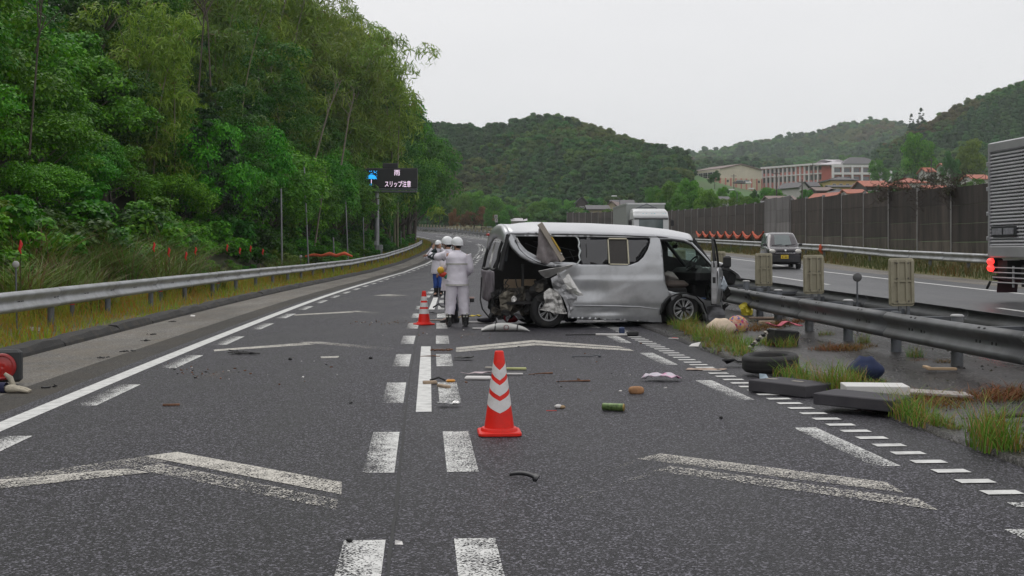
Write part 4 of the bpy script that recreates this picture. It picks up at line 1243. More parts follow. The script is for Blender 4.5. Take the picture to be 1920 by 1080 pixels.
# wheels
def wheel(name, x, r, yl, tilt=0.0, parent=van, tw=.20, rim_r=.215, spokes=9, face=-1):
    b = MB(); b.lathe([(.05, -.02), (.06, .06)], (0, 0, 0), 'Y', 16, cap=True); w = b.build(name, M_TRIM, parent)
    w.location = (x, yl, r); w.rotation_euler = (0, 0, tilt)
    s = face
    b = MB(); b.lathe([(rim_r + .005, s * .0), (rim_r + .03, s * .022), (r * .86, s * .03), (r * .95, s * .015), (r, -s * .02), (r, -s * (tw - .05)), (r * .95, -s * (tw - .01)), (rim_r, -s * tw)], (0, 0, 0), 'Y', 40); b.build('tyre', M_TYRE, w)
    b = MB()
    b.lathe([(rim_r + .004, s * .008), (rim_r - .008, s * .012), (rim_r - .018, s * .002), (rim_r - .03, -s * .10)], (0, 0, 0), 'Y', 40)
    b.lathe([(.004, s * .005), (.035, s * .004), (.05, -s * .004), (.055, -s * .03)], (0, 0, 0), 'Y', 20)
    for k in range(spokes):
        a = 2 * math.pi * k / spokes + .2
        d = Vector((math.cos(a), 0, math.sin(a))); e = Vector((-math.sin(a), 0, math.cos(a)))
        for q in (-1, 1):
            p0 = d * .045 + Vector((0, -s * .005, 0)); p1 = d * (rim_r - .012) + e * q * .022 + Vector((0, s * .002, 0))
            b.tube([p0, p0.lerp(p1, .6) + Vector((0, -s * .004, 0)), p1], [.013, .011, .012], 5)
    b.build('rim', M_RIM, w)
    b = MB(); b.lathe([(.01, -s * .06), (rim_r - .03, -s * .06)], (0, 0, 0), 'Y', 24); b.lathe([(rim_r - .03, -s * .06), (rim_r - .03, -s * .12)], (0, 0, 0), 'Y', 24); b.build('brake_disc', M_INNER, w)
    return w
xr, _ = vp(1029, 590, -.86); xf, _ = vp(1281, 590, -.90)
wheel('wheel', xr, .355, -.86, R(6)); wheel('wheel', xf, .345, -.92, R(3))
wheel('wheel', xr, .345, .85, 0, face=1); wheel('wheel', xf, .345, .85, 0, face=1)
b = MB(); b.sheet(vps((998, 575), (1005, 552), (1025, 540), (1050, 546), (1066, 566), (1070, 600), (1066, 603), (1000, 600)), lambda x, z: (x, -.62, z), step=.2); b.box(((xr + xf) / 2, 0, .3), (2.2, 1.3, .12)); b.sheet(vps((1238, 606), (1240, 575), (1256, 556), (1282, 549), (1310, 556), (1326, 580), (1330, 604)), lambda x, z: (x, -.60, z), step=.2); b.build('underbody', M_INNER, van)
# front wing and wheel arch
b = MB()
fw = vps((1256, 553), (1252, 545), (1265, 548.5), (1290, 551), (1306, 555), (1322, 563), (1356, 566), (1360, 597), (1352, 603), (1326, 603), (1322, 588), (1314, 572), (1302, 561), (1284, 556), (1268, 558), (1258, 564))
b.sheet(fw, lambda x, z: (x, yside(z) - .01 + .02 * noise.noise(Vector((x * 5, z * 5, 3))) + .10 * sstep(vp(1335, 590)[0], vp(1362, 590)[0], x), z), step=.05); b.build('front_wing', M_SILVER, van, solid=.012)
b = MB(); b.tube([(x, -.955, z) for x, z in vps((1237, 590), (1241, 572), (1253, 557), (1268, 551), (1286, 550), (1304, 555), (1317, 568), (1324, 588))], [.025, .035, .035, .028, .022, .022, .026, .02], 6, flat=.6); b.build('wheel_arch', M_TRIM, van)
b = MB(); b.sheet(vps((1237, 585), (1242, 566), (1254, 552), (1262, 557), (1250, 568), (1244, 584)), lambda x, z: (x, -.93, z), step=.06); b.build('arch_filler', M_TRIM, van, solid=.015)
# front bumper corner and smashed nose
b = MB(); b.sheet(vps((1324, 575), (1350, 572), (1358, 585), (1357, 600), (1347, 606), (1328, 606)), lambda x, z: (x, -.95 + .06 * noise.noise(Vector((x * 7, z * 7, 3))), z), step=.05, smooth=False); b.build('bumper_corner', mk('grey_bumper', (.17, .17, .18), .5, .2, var=.2), van, solid=.02)
nx0 = vp(1352, 540)[0]
def nose(y, z):
    return (nx0 + .06 + .05 * math.cos(y * 1.5) + .09 * noise.noise(Vector((y * 4, z * 4, 6))) + .05 * noise.noise(Vector((y * 9, z * 9, 1))) - .22 * sstep(.7, 1.3, z) * 0, y, z)
b = MB(); b.sheet([(-.9, .5), (-.92, 1.1), (-.7, 1.18), (.7, 1.18), (.9, 1.0), (.9, .35), (-.6, .3)], nose, step=.07, smooth=False); b.build('front_panel', M_SILVER2, van, solid=.015)
b = MB(); b.sheet([(-.93, .95), (-.90, 1.22), (-.55, 1.30), (-.3, 1.22), (-.35, 1.0)], lambda y, z: (nx0 + .10 + .32 * sstep(1.3, .95, z) + .04 * noise.noise(Vector((y * 6, z * 6, 2))), y, z), step=.05); b.build('torn_bonnet', mk('white_silver', (.60, .60, .61), .35, .4, var=.08, coat=.4), van, solid=.012)
b = MB(); b.cbox((nx0 + .28, -.55, .98), (.2, .5, .3), .05, (.1, .2, .1)); b.build('headlamp_housing', M_TRIM, van)
b = MB(); b.sheet([(nx0 - .06, .78), (nx0 + .02, 1.02), (nx0 + .10, .82), (nx0 + .03, .70)], lambda x, z: (x, -1.0 - .35 * abs(x - nx0 - .02), z), step=.04); b.build('broken_headlamp', mk('lamp_plastic', (.50, .56, .62), .2, .3, var=.2, coat=.6), van, solid=.01)
b = MB()
for i in range(16):
    rg = random.Random(i + 90); p = Vector((nx0 + rg.uniform(.0, .3), rg.uniform(-.85, .1), rg.uniform(.25, .75)))
    b.cbox(p, (rg.uniform(.06, .2), rg.uniform(.06, .2), rg.uniform(.05, .22)), .01, (rg.uniform(-1, 1), rg.uniform(-1, 1), rg.uniform(-1, 1)))
stuff(b.build('smashed_engine_part', M_INNER, van))
# roof rail over the door, A pillars, windscreen
b = MB()
A = [(1240, 447), (1262, 447), (1285, 450), (1300, 456), (1322, 480), (1338, 499), (1345, 508)]
b.tube([(vp(*q)[0], np.interp(i, [0, 3, 6], [-.80, -.79, -.86]), vp(*q)[1]) for i, q in enumerate(A)], [.03, .035, .04, .042, .045, .045, .03], 8, flat=.75); b.build('windscreen_pillar', M_SILVER, van)
b = MB(); b.tube([(vp(*q)[0], np.interp(i, [0, 3, 5], [-.82, -.81, -.87]), vp(*q)[1] - .035) for i, q in enumerate(A[:-1])], .02, 6); b.build('door_seal', M_TRIM, van)
ws0, ws1 = vp(1302, 450), vp(1348, 507)
b = MB(); b.tube([(ws0[0] - .02, .76, ws0[1]), (ws1[0], .84, ws1[1])], .04, 6); b.tube([(ws0[0] + .05, -.7, ws0[1] - .01), (ws0[0] + .1, 0, ws0[1] + .03), (ws0[0] + .05, .7, ws0[1] - .01)], .025, 6); b.build('windscreen_frame', M_TRIM, van)
b = MB(); rings = []
for i in range(8):
    u = i / 7; x = ws0[0] + (ws1[0] - ws0[0]) * u; z = ws0[1] + (ws1[1] - ws0[1]) * u - .01
    rings.append([(x + .10 * (1 - v * v), v * (.76 + .08 * u), z + .02 * noise.noise(Vector((u * 4, v * 3, 1)))) for v in np.linspace(-1, 1, 11)])
b.loft(rings, cap=False, closed=False); b.build('windscreen', M_GLASS, van)
b = MB(); b.cbox((ws0[0] - .05, .05, ws0[1] - .13), (.03, .26, .08), .02, (0, .3, 0)); b.tube([(ws0[0] + .02, .05, ws0[1] + .0), (ws0[0] - .04, .05, ws0[1] - .1)], .01, 5); b.build('rear_view_mirror', M_TRIM, van)
# dashboard, wheel, seats
b = MB(); b.cbox((ws1[0] - .22, 0, 1.0), (.42, 1.6, .34), .1); b.cbox((ws1[0] - .18, .1, .72), (.3, .9, .45), .06); b.cbox((ws1[0] - .30, -.42, 1.16), (.2, .42, .12), .05); b.build('dashboard', M_TRIM, van)
sx, sz = vp(1298, 494, -.45)
stw = link('steering_wheel', None, van); stw.location = (sx, -.45, sz); stw.rotation_euler = (0, R(-52), 0)
b = MB()
ring = [(.19 * math.cos(2 * math.pi * k / 28), .19 * math.sin(2 * math.pi * k / 28), 0) for k in range(29)]
b.tube(ring, .017, 7, cap=False); b.build('wheel_rim', M_TRIM, stw)
b = MB(); b.cbox((0, 0, -.02), (.12, .12, .05), .03)
for a in (0, 130, 230): b.tube([(0, 0, -.01), (.18 * math.cos(R(a)), .18 * math.sin(R(a)), 0)], .014, 5)
b.tube([(0, 0, -.03), (0, 0, -.4)], .03, 6); b.build('wheel_hub', M_TRIM, stw)
for yy in (-.42, .42):
    x0, z0 = vp(1264, 533, yy)
    b = MB(); b.cbox((x0 - .02 if yy < 0 else x0 - .1, yy, .83), (.52, .50, .17), .07); b.build('seat_cushion', M_SEAT, van)
    b = MB(); b.cbox((x0 - .42, yy, 1.15), (.16, .48, .62), .07, (0, R(-14), 0)); b.build('seat_back', M_SEAT, van)
    b = MB(); b.cbox((x0 - .05, yy, .66), (.5, .46, .22), .03); b.build('seat_base', M_INNER, van)
x0, z0 = vp(1262, 508, -.30); b = MB(); b.cbox((x0, -.1, .98), (.36, .3, .22), .1, (0, .3, .2)); b.build('airbag', mk('pale_airbag', (.36, .33, .31), .9, var=.15, bump=.3, bs=20), van)
b = MB(); b.cbox((vp(1318, 558)[0], -.75, vp(1318, 558)[1] - .02), (.2, .2, .02), .005); b.build('blue_leaflet', mk('blue_paper', (.10, .17, .36), .6, var=.3, vs=20), van)
# the open door, swung out towards us
hx, hz = vp(1351, 560)
dang = R(180 + 63)
door = link('front_door', None, van); door.location = (hx - .04, -.95, 0); door.rotation_euler = (0, 0, dang)
# door local: +x from the hinge to the free edge, y towards the outside
lo = [(0.0, .48), (.02, 1.18), (.86, 1.20), (.90, 1.1), (.90, .62), (.82, .46), (.2, .44)]
b = MB(); b.sheet(lo, lambda x, z: (x, .05 * math.sin((z - .44) * 2.4) + .012 * noise.noise(Vector((x * 4, z * 4, 3))), z), step=.06); b.build('door_skin', M_SILVER, door, solid=.02)
b = MB(); b.sheet([(p_[0] * .97 + .01, p_[1]) for p_ in lo], lambda x, z: (x, -.075, z), step=.15); b.build('door_trim', M_TRIM, door, solid=.05)
b = MB(); b.tube([(.04, -.01, 1.2), (.30, -.03, 1.55), (.48, -.06, 1.74), (.66, -.08, 1.78), (.86, -.07, 1.76), (.90, -.03, 1.2)], .022, 6); b.build('door_window_frame', M_TRIM, door)
b = MB(); b.sheet([(.06, 1.2), (.31, 1.54), (.48, 1.72), (.85, 1.75), (.88, 1.2)], lambda x, z: (x, -.03 - .09 * max(0, z - 1.2), z), step=.2); b.build('door_glass', M_GLASS, door)
b = MB(); b.cbox((.895, -.03, .90), (.03, .11, .85), .012); b.cbox((.91, -.03, .95), (.012, .06, .12), .004, mi=1); b.build('door_edge', [M_SILVER2, M_TRIM], door)
b = MB(); b.cbox((.06, .16, 1.30), (.10, .16, .24), .03); b.tube([(.05, .03, 1.2), (.06, .12, 1.26)], .025, 6); b.build('door_mirror', M_TRIM, door)
b = MB(); b.cbox((.78, .09, .98), (.16, .03, .035), .01); b.build('door_handle', M_SILVER2, door)
# ================================================================ OTHER VEHICLES
def rrect(w0, w1, z0, z1, r, n=4, fn=None):
    pts = []
    for cx, cz, a0 in ((w1 - r, z1 - r, 0), (w0 + r, z1 - r, 90), (w0 + r, z0 + r, 180), (w1 - r, z0 + r, 270)):
        for k in range(n):
            a = R(a0 + 90 * k / (n - 1)); pts.append((cx + r * math.cos(a), cz + r * math.sin(a)))
    return pts
# --- dark small car, oncoming: local -y is its front
M_CARP = mk('dark_plum_paint', (.030, .022, .027), .25, .3, var=.06, coat=1.0, rv=.04)
M_CARB = mk('black_bumper', (.010, .010, .013), .4, coat=.3)
M_CARG = mk('car_glass', (.10, .125, .125), .06, var=.1, vs=3, spec=1.0, rv=.02)
M_CLR = mk('clear_lamp', (.62, .60, .55), .12, .2, var=.25, vs=14, coat=1.0)
M_CHR = mk('chrome', (.75, .75, .77), .12, 1.0, var=.03, rv=.03)
YK = 54.0
p = W(YK, 15.1); car = thing('oncoming_car', 'small dark plum car with a yellow number plate oncoming behind the median rail', 'car', p, hdg(YK) - R(6))
b = MB(); rings = []
for d, w, z0, z1 in [(0, .60, .32, .72), (.04, .68, .26, .84), (.20, .725, .22, .93), (.45, .735, .2, .985), (.80, .735, .2, 1.03), (1.6, .737, .2, 1.03), (2.9, .735, .2, 1.03), (3.3, .72, .24, 1.0), (3.39, .66, .3, .9)]:
    rings.append([(x, d, z) for x, z in rrect(-w, w, z0, z1, .10, 5)])
b.loft(rings); b.build('body', M_CARP, car)
b = MB(); rings = []
for z, d0, d1, w in [(1.0, .62, 3.36, .71), (1.12, .78, 3.35, .695), (1.40, 1.12, 3.30, .63), (1.56, 1.34, 3.24, .585), (1.62, 1.50, 3.15, .54), (1.645, 1.8, 2.9, .42)]:
    rings.append([(x, y, z) for x, y in rrect(-w, w, d0, d1, .14, 5)])
b.loft(rings); b.build('cabin', M_CARP, car)
b = MB(); rings = []
for z, d0, w in [(1.06, .70, .62), (1.2, .872, .60), (1.4, 1.115, .565), (1.535, 1.30, .53)]:
    rings.append([(w * u, d0 - .012 + .07 * abs(u) ** 3, z) for u in np.linspace(-1, 1, 9)])
b.loft(rings, cap=False, closed=False); b.build('windscreen', M_CARG, car)
for s in (-1, 1):
    for (a0, a1) in ((1.05, 1.95), (2.02, 3.0)):
        b = MB(); b.sheet([(a0 + (.0 if a0 > 1.5 else .05), 1.08), (a0 + (.05 if a0 > 1.5 else .42), 1.5), (a1 - .05, 1.5), (a1, 1.08)], lambda y, z: (s * (float(np.interp(z, [1.0, 1.12, 1.4, 1.56], [.71, .695, .63, .585])) + .006), y, z), step=.2); b.build('side_window', M_CARG, car)
    b = MB(); b.cbox((s * .80, .92, 1.10), (.15, .09, .12), .03); b.tube([(s * .70, .95, 1.05), (s * .78, .93, 1.07)], .02, 5); b.build('door_mirror', M_CARB, car)
    b = MB(); b.ball((s * .565, .055, .79), (.15, .09, .10), 12, 8); b.build('headlight', M_CLR, car)
    for d in (.62, 2.85):
        w = wheel('wheel', 0, .275, 0, 0, car, .16, .18, 6, face=1); w.location = (s * .715, d, .275); w.rotation_euler = (0, 0, R(-90) if s > 0 else R(90))
b = MB(); b.cbox((0, -.012, .80), (.80, .05, .10), .02); b.cbox((0, .0, .47), (1.30, .07, .36), .06); b.cbox((0, -.04, .40), (.7, .03, .12), .01); b.build('front_bumper', M_CARB, car)
b = MB(); b.cbox((0, -.03, .715), (.86, .02, .022), .006); b.build('chrome_strip', M_CHR, car)
b = MB(); b.lathe([(.004, -.045), (.05, -.044), (.055, -.03)], (0, 0, .815), 'Y', 16); b.build('badge', M_CHR, car)
b = MB(); b.cbox((-.04, -.055, .55), (.33, .015, .165), .006); b.build('number_plate', mk('yellow_plate', (.72, .50, .02), .4), car)
b = MB()
for i, w in enumerate((.05, .02, .05, .05)): b.cbox((-.13 + .06 * i, -.064, .535), (.028 if w > .03 else .012, .004, .07), .002)
for i in range(4): b.cbox((-.10 + .04 * i, -.064, .605), (.022, .004, .022), .002)
stuff(b.build('plate_mark', M_CARB, car))
b = MB(); b.tube([(-.5, .69, 1.07), (-.05, .72, 1.10)], .01, 5); b.tube([(.08, .68, 1.07), (.52, .74, 1.10)], .01, 5); b.build('wiper', M_CARB, car)
# --- silver box truck passing at the right edge: local -y is its front (towards us)
M_ALU = mk('corrugated_aluminium', (.56, .56, .58), .38, .35, var=.06, vs=1.5, dirt=(.25, .24, .23), dirt_amt=.4, ds=.8, rv=.08)
M_ALUP = mk('plain_aluminium', (.42, .42, .435), .4, .4, var=.1, vs=2, rv=.08)
YT = 29.0
p = W(YT, 13.55); tr = thing('silver_truck', 'silver box truck with ribbed side and lit red tail lamp at the right edge', 'truck', (p.x, p.y, p.z), hdg(YT) + R(.6))
LT = 9.5
z0, z1 = 1.06, 3.80
b = MB(); b.box((1.15, -LT / 2, (z0 + z1) / 2), (2.2, LT - .1, z1 - z0 - .06)); b.build('cargo_box', M_ALUP, tr)
prof = []
nr = 27; zz = z0 + .26; pz = (z1 - .24 - zz) / nr
for i in range(nr):
    a = zz + i * pz; prof += [(.05, a + .001), (.0, a + pz * .10), (.0, a + pz * .34), (.05, a + pz * .80)]
rings = [[(x, y, z) for x, z in prof] for y in (-LT + .03, -LT * .5, -.04)]
b = MB(); b.loft(rings, cap=False, closed=False, smooth=False); b.build('ribbed_side', M_ALU, tr)
b = MB(); b.cbox((.03, -LT / 2, z1 - .11), (.09, LT, .24), .03); b.cbox((.03, -LT / 2, z0 + .12), (.09, LT, .26), .015); b.build('side_rail', M_ALUP, tr)
b = MB(); b.cbox((.02, -.02, (z0 + z1) / 2), (.08, .07, z1 - z0), .015); 
for zq in (1.5, 2.1, 2.7, 3.3): b.cbox((-.02, .02, zq), (.05, .06, .10), .01)
b.build('corner_post', M_ALUP, tr)
b = MB(); b.cbox((-.012, -.80, 1.66), (.02, 1.25, .25), .004); b.build('dark_plate', mk('dark_plate_frame', (.03, .03, .035), .4), tr)
b = MB(); b.cbox((-.026, -.48, 1.66), (.012, .50, .15), .004); b.cbox((-.026, -1.07, 1.66), (.012, .5, .15), .004); b.build('grey_plate', mk('grey_plate', (.22, .22, .24), .45, var=.4, vs=14), tr)
b = MB(); b.box((1.15, -LT / 2, .88), (.9, LT - .3, .22)); b.box((.5, -.5, .75), (.8, .5, .45)); b.box((.55, -2.0, .62), (.9, 1.1, .5)); b.box((1.15, -.06, .55), (2.1, .08, .12)); b.build('chassis', M_INNER, tr)
b = MB(); b.cbox((.14, -.14, .86), (.24, .16, .34), .03); b.build('lamp_housing', M_TRIM, tr)
M_LIT = mk('lit_red_lamp', (.9, .03, .02), .3, emit=(1.0, .035, .03), es=2.2)
for k, zq in enumerate((.945, .785)):
    b = MB(); b.ball((.0, -.13, zq), (.10, .10, .085), 14, 10); b.build('tail_light', M_LIT, tr)
b = MB()
for k in range(4):
    zq = .80 - .13 * k * .9
    b.tube([(.02, -.16, zq - .0), (.02, -LT + 2.5, zq)], .018, 6)
b.box((.03, -1.2, .6), (.03, .05, .5)); b.box((.03, -3.2, .6), (.03, .05, .5)); b.build('side_guard', M_ALUP, tr)
b = MB(); b.box((.30, -.35, .38), (.5, .02, .36), (R(12), 0, 0)); b.box((.30, -.75, .52), (.44, .9, .05), (R(4), 0, 0)); b.build('mudguard', mk('dark_red_mudflap', (.05, .012, .018), .6), tr)
b = MB(); b.tube([(.02, -.05, .47), (-.03, .04, .28)], .03, 6); b.build('bumper_bracket', M_TRIM, tr)
for d in (-3.4, -4.5, -LT - .6):
    w = wheel('wheel', 0, .42, 0, 0, tr, .28, .28, 8, face=-1); w.location = (.12, d, .42); w.rotation_euler = (0, 0, R(-90))
    w = wheel('wheel', 0, .42, 0, 0, tr, .28, .28, 8, face=-1); w.location = (2.2, d, .42); w.rotation_euler = (0, 0, R(90))
b = MB(); rings = []
for y, zt in ((-LT - .15, 2.7), (-LT - 1.2, 2.75), (-LT - 1.7, 2.0), (-LT - 1.85, 1.2)): rings.append([(x + 1.15, y, z) for x, z in rrect(-1.1, 1.1, .5, zt, .15, 4)])
b.loft(rings); b.build('cab', M_ALUP, tr)
# --- white truck farther off
M_WHITE = mk('white_truck_paint', (.66, .67, .67), .35, var=.05, coat=.5, dirt=(.45, .45, .43), dirt_amt=.3, ds=1.5)
M_PALEG = mk('pale_grey_green_box', (.33, .35, .335), .6, var=.06, vs=1, dirt=(.26, .27, .25), dirt_amt=.4)
YW = 78.0
p = W(YW, 11.9); wt = thing('white_truck', 'white cab-over truck with a pale grey box body, half hidden behind the van roof', 'truck', (p.x, p.y, p.z), hdg(YW) + R(1))
q = PY(1187, 380, YW).x; wt.location.x = (PY(1187, 380, YW).x + PY(1255, 380, YW).x) / 2
zt = wt.location.z
def WZ(py): return H - (py - HY) * YW / F - zt
b = MB(); rings = []
for y, ztop, zb in ((0.0, WZ(409), .6), (-.02, WZ(409), .6), (.18, WZ(402), .45), (.5, WZ(395), .45), (2.0, WZ(395), .45)): rings.append([(x, y, z) for x, z in rrect(-1.13, 1.13, zb, max(ztop, 2.2), .10, 4)])
b.loft(rings); b.build('cab', M_WHITE, wt)
b = MB(); rings = []
for y, zb, ztop in ((.22, WZ(408), WZ(405)), (.30, WZ(409), WZ(397)), (.7, WZ(409), WZ(392)), (1.2, WZ(409), WZ(390)), (2.0, WZ(409), WZ(390.5))): rings.append([(x, y, z) for x, z in rrect(-1.1, 1.08, zb, ztop, .12 if ztop - zb > .3 else .04, 4)])
b.loft(rings); b.build('roof_deflector', M_WHITE, wt)
b = MB(); rings = [[(x, -.03 + .05 * abs(x) ** 2, z) for x in np.linspace(-1.0, 1.0, 9)] for z in (WZ(430), WZ(420), WZ(411.5))]
b.loft(rings, cap=False, closed=False); b.build('windscreen', mk('teal_windscreen', (.06, .095, .095), .08, var=.3, vs=2, spec=1.0), wt)
b = MB(); b.cbox((0, -.0, WZ(410.3)), (2.15, .1, .08), .02); b.cbox((0, -.02, .8), (2.2, .1, .5), .05); b.build('visor', M_TRIM, wt)
for s in (-1, 1):
    b = MB(); b.tube([(s * 1.1, .1, WZ(411)), (s * 1.32, -.05, WZ(412)), (s * 1.34, -.05, WZ(424))], .025, 5); b.cbox((s * 1.34, -.06, WZ(418)), (.22, .08, .36), .03); b.build('door_mirror', M_TRIM, wt)
rg = random.Random(8)
b = MB()
for (x, w) in ((-.55, .16), (-.30, .09), (.02, .12), (.16, .2), (.75, .12), (.92, .1)):
    b.tube([(x, .29, WZ(401.5)), (x + w * .5, .27, WZ(399.8)), (x + w, .29, WZ(401.8))], .028, 5)
b.build('cyan_lettering', mk('cyan_lettering', (.18, .55, .62), .5), wt)
b = MB(); b.box((-.06, 6.4, (WZ(378.5) + .9) / 2), (2.5, 8.4, WZ(378.5) - .9)); b.build('box_body', M_PALEG, wt)
b = MB(); b.box((-1.30, 6.4, WZ(379.5)), (.06, 8.4, .10)); b.box((0, 2.2, WZ(379.5)), (2.5, .05, .10)); b.build('box_edge', M_WHITE, wt)
b = MB(); b.tube([(-1.0, 2.0, WZ(392)), (-.05, 1.7, WZ(380.5)), (.9, 2.0, WZ(392))], .035, 5); b.tube([(-.6, 1.9, WZ(387)), (.6, 1.9, WZ(387))], .035, 5); b.build('deflector_frame', M_POST, wt)
b = MB(); b.box((0, 5, .75), (1.0, 10, .3)); b.build('chassis', M_INNER, wt)
for d in (.9, 7.5, 8.7):
    for s in (-1, 1):
        w = wheel('wheel', 0, .48, 0, 0, wt, .28, .28, 8, face=1); w.location = (s * 1.12, d, .48); w.rotation_euler = (0, 0, R(-90) if s > 0 else R(90))

# ================================================================ PEOPLE
M_SKIN = mk('skin', (.42, .24, .165), .55, var=.1, vs=20)
M_HAIR = mk('black_hair', (.012, .010, .010), .6)
M_RAIN = mk('white_raincoat', (.80, .76, .83), .55, var=.06, vs=4, bump=.5, bs=12, dirt=(.60, .56, .62), dirt_amt=.5, ds=3)
M_RAINT = mk('white_rain_trousers', (.78, .74, .81), .55, var=.07, vs=4, bump=.55, bs=12, dirt=(.55, .51, .55), dirt_amt=.5, ds=4)
M_HELMET = mk('white_helmet', (.80, .81, .82), .3, var=.03, coat=.6, rv=.05)
M_BOOT = mk('black_rubber_boot', (.012, .012, .013), .4, var=.3)
M_REFL = mk('grey_reflective', (.50, .49, .45), .5, var=.2, vs=12)
M_BLUE = mk('blue_overall', (.030, .085, .34), .75, var=.2, vs=6, bump=.3, bs=20)
M_NAVY = mk('navy_cloth', (.012, .014, .035), .8, var=.3, vs=6)
M_DGLOVE = mk('dark_teal_sleeve', (.018, .030, .032), .8, var=.3, vs=8)
def skin_body(name, nodes, edges, root, mat, parent):
    me = bpy.data.meshes.new(name); me.from_pydata([n[0] for n in nodes], edges, [])
    o = bpy.data.objects.new(name, me); COL.objects.link(o)
    o.modifiers.new('skin', 'SKIN').use_smooth_shade = True
    for i, n in enumerate(nodes):
        me.skin_vertices[0].data[i].radius = (n[1], n[2] if len(n) > 2 else n[1]); me.skin_vertices[0].data[i].use_root = (i == root)
    sb = o.modifiers.new('sub', 'SUBSURF'); sb.levels = 2; sb.render_levels = 2
    dg = bpy.context.evaluated_depsgraph_get(); dg.update()
    m2 = bpy.data.meshes.new_from_object(o.evaluated_get(dg)); m2.name = name
    bpy.data.objects.remove(o)
    m2.materials.clear(); m2.materials.append(mat)
    for p_ in m2.polygons: p_.use_smooth = True
    return link(name, m2, parent)
def ell(c, a, b_, n=18, rz=0.0, ph=0.0, wr=0.0, tilt=0.0):
    out = []
    for k in range(n):
        t = 2 * math.pi * k / n
        x, y = a * math.cos(t), b_ * math.sin(t)
        x, y = x * math.cos(rz) - y * math.sin(rz), x * math.sin(rz) + y * math.cos(rz)
        p_ = Vector((c[0] + x, c[1] + y, c[2] + tilt * x))
        if wr: p_ += Vector((x, y, 0)).normalized() * wr * noise.noise(Vector((x * 12, y * 12, c[2] * 9 + ph)))
        out.append(p_)
    return out
def limb(b, pts, rs, n=12, wr=.006, seed=0, sub=4, mi=0):
    P_, R_ = [], []
    for i in range(len(pts) - 1):
        for k in range(sub):
            u = k / sub; P_.append(Vector(pts[i]).lerp(Vector(pts[i + 1]), u)); R_.append(rs[i] * (1 - u) + rs[i + 1] * u)
    P_.append(Vector(pts[-1])); R_.append(rs[-1])
    k0 = len(b.v); b.tube(P_, R_, n, mi=mi)
    for i in range(k0, len(b.v)):
        v = Vector(b.v[i]); d = noise.noise_vector(v * 11 + Vector((seed, 0, 0))) * wr * 1.6 + noise.noise_vector(v * 24 + Vector((seed, 4, 0))) * wr * .5
        b.v[i] = tuple(v + d)
def hand(nodes, edges, wrist_i, base, d, up, s=1.0):
    """palm and five bent fingers as a branching chain from the wrist joint"""
    d = Vector(d).normalized(); up = Vector(up).normalized(); side_ = d.cross(up).normalized()
    base = Vector(base)
    palm = len(nodes); nodes.append((base + d * .05 * s, .034 * s, .020 * s)); edges.append((wrist_i, palm))
    for f_, (off, ln) in enumerate(((-.030, .060), (-.010, .072), (.011, .070), (.030, .054))):
        a = len(nodes); nodes.append((base + d * .095 * s + side_ * off * s, .011 * s)); edges.append((palm, a))
        nodes.append((base + d * (.095 + ln * .55) * s + side_ * off * 1.15 * s - up * .010 * s, .0095 * s)); edges.append((a, a + 1))
        nodes.append((base + d * (.095 + ln * .95) * s + side_ * off * 1.15 * s - up * .034 * s, .008 * s)); edges.append((a + 1, a + 2))
    a = len(nodes); nodes.append((base + d * .045 * s - side_ * .048 * s - up * .008 * s, .012 * s)); edges.append((palm, a))
    nodes.append((base + d * .085 * s - side_ * .062 * s - up * .022 * s, .010 * s)); edges.append((a, a + 1))
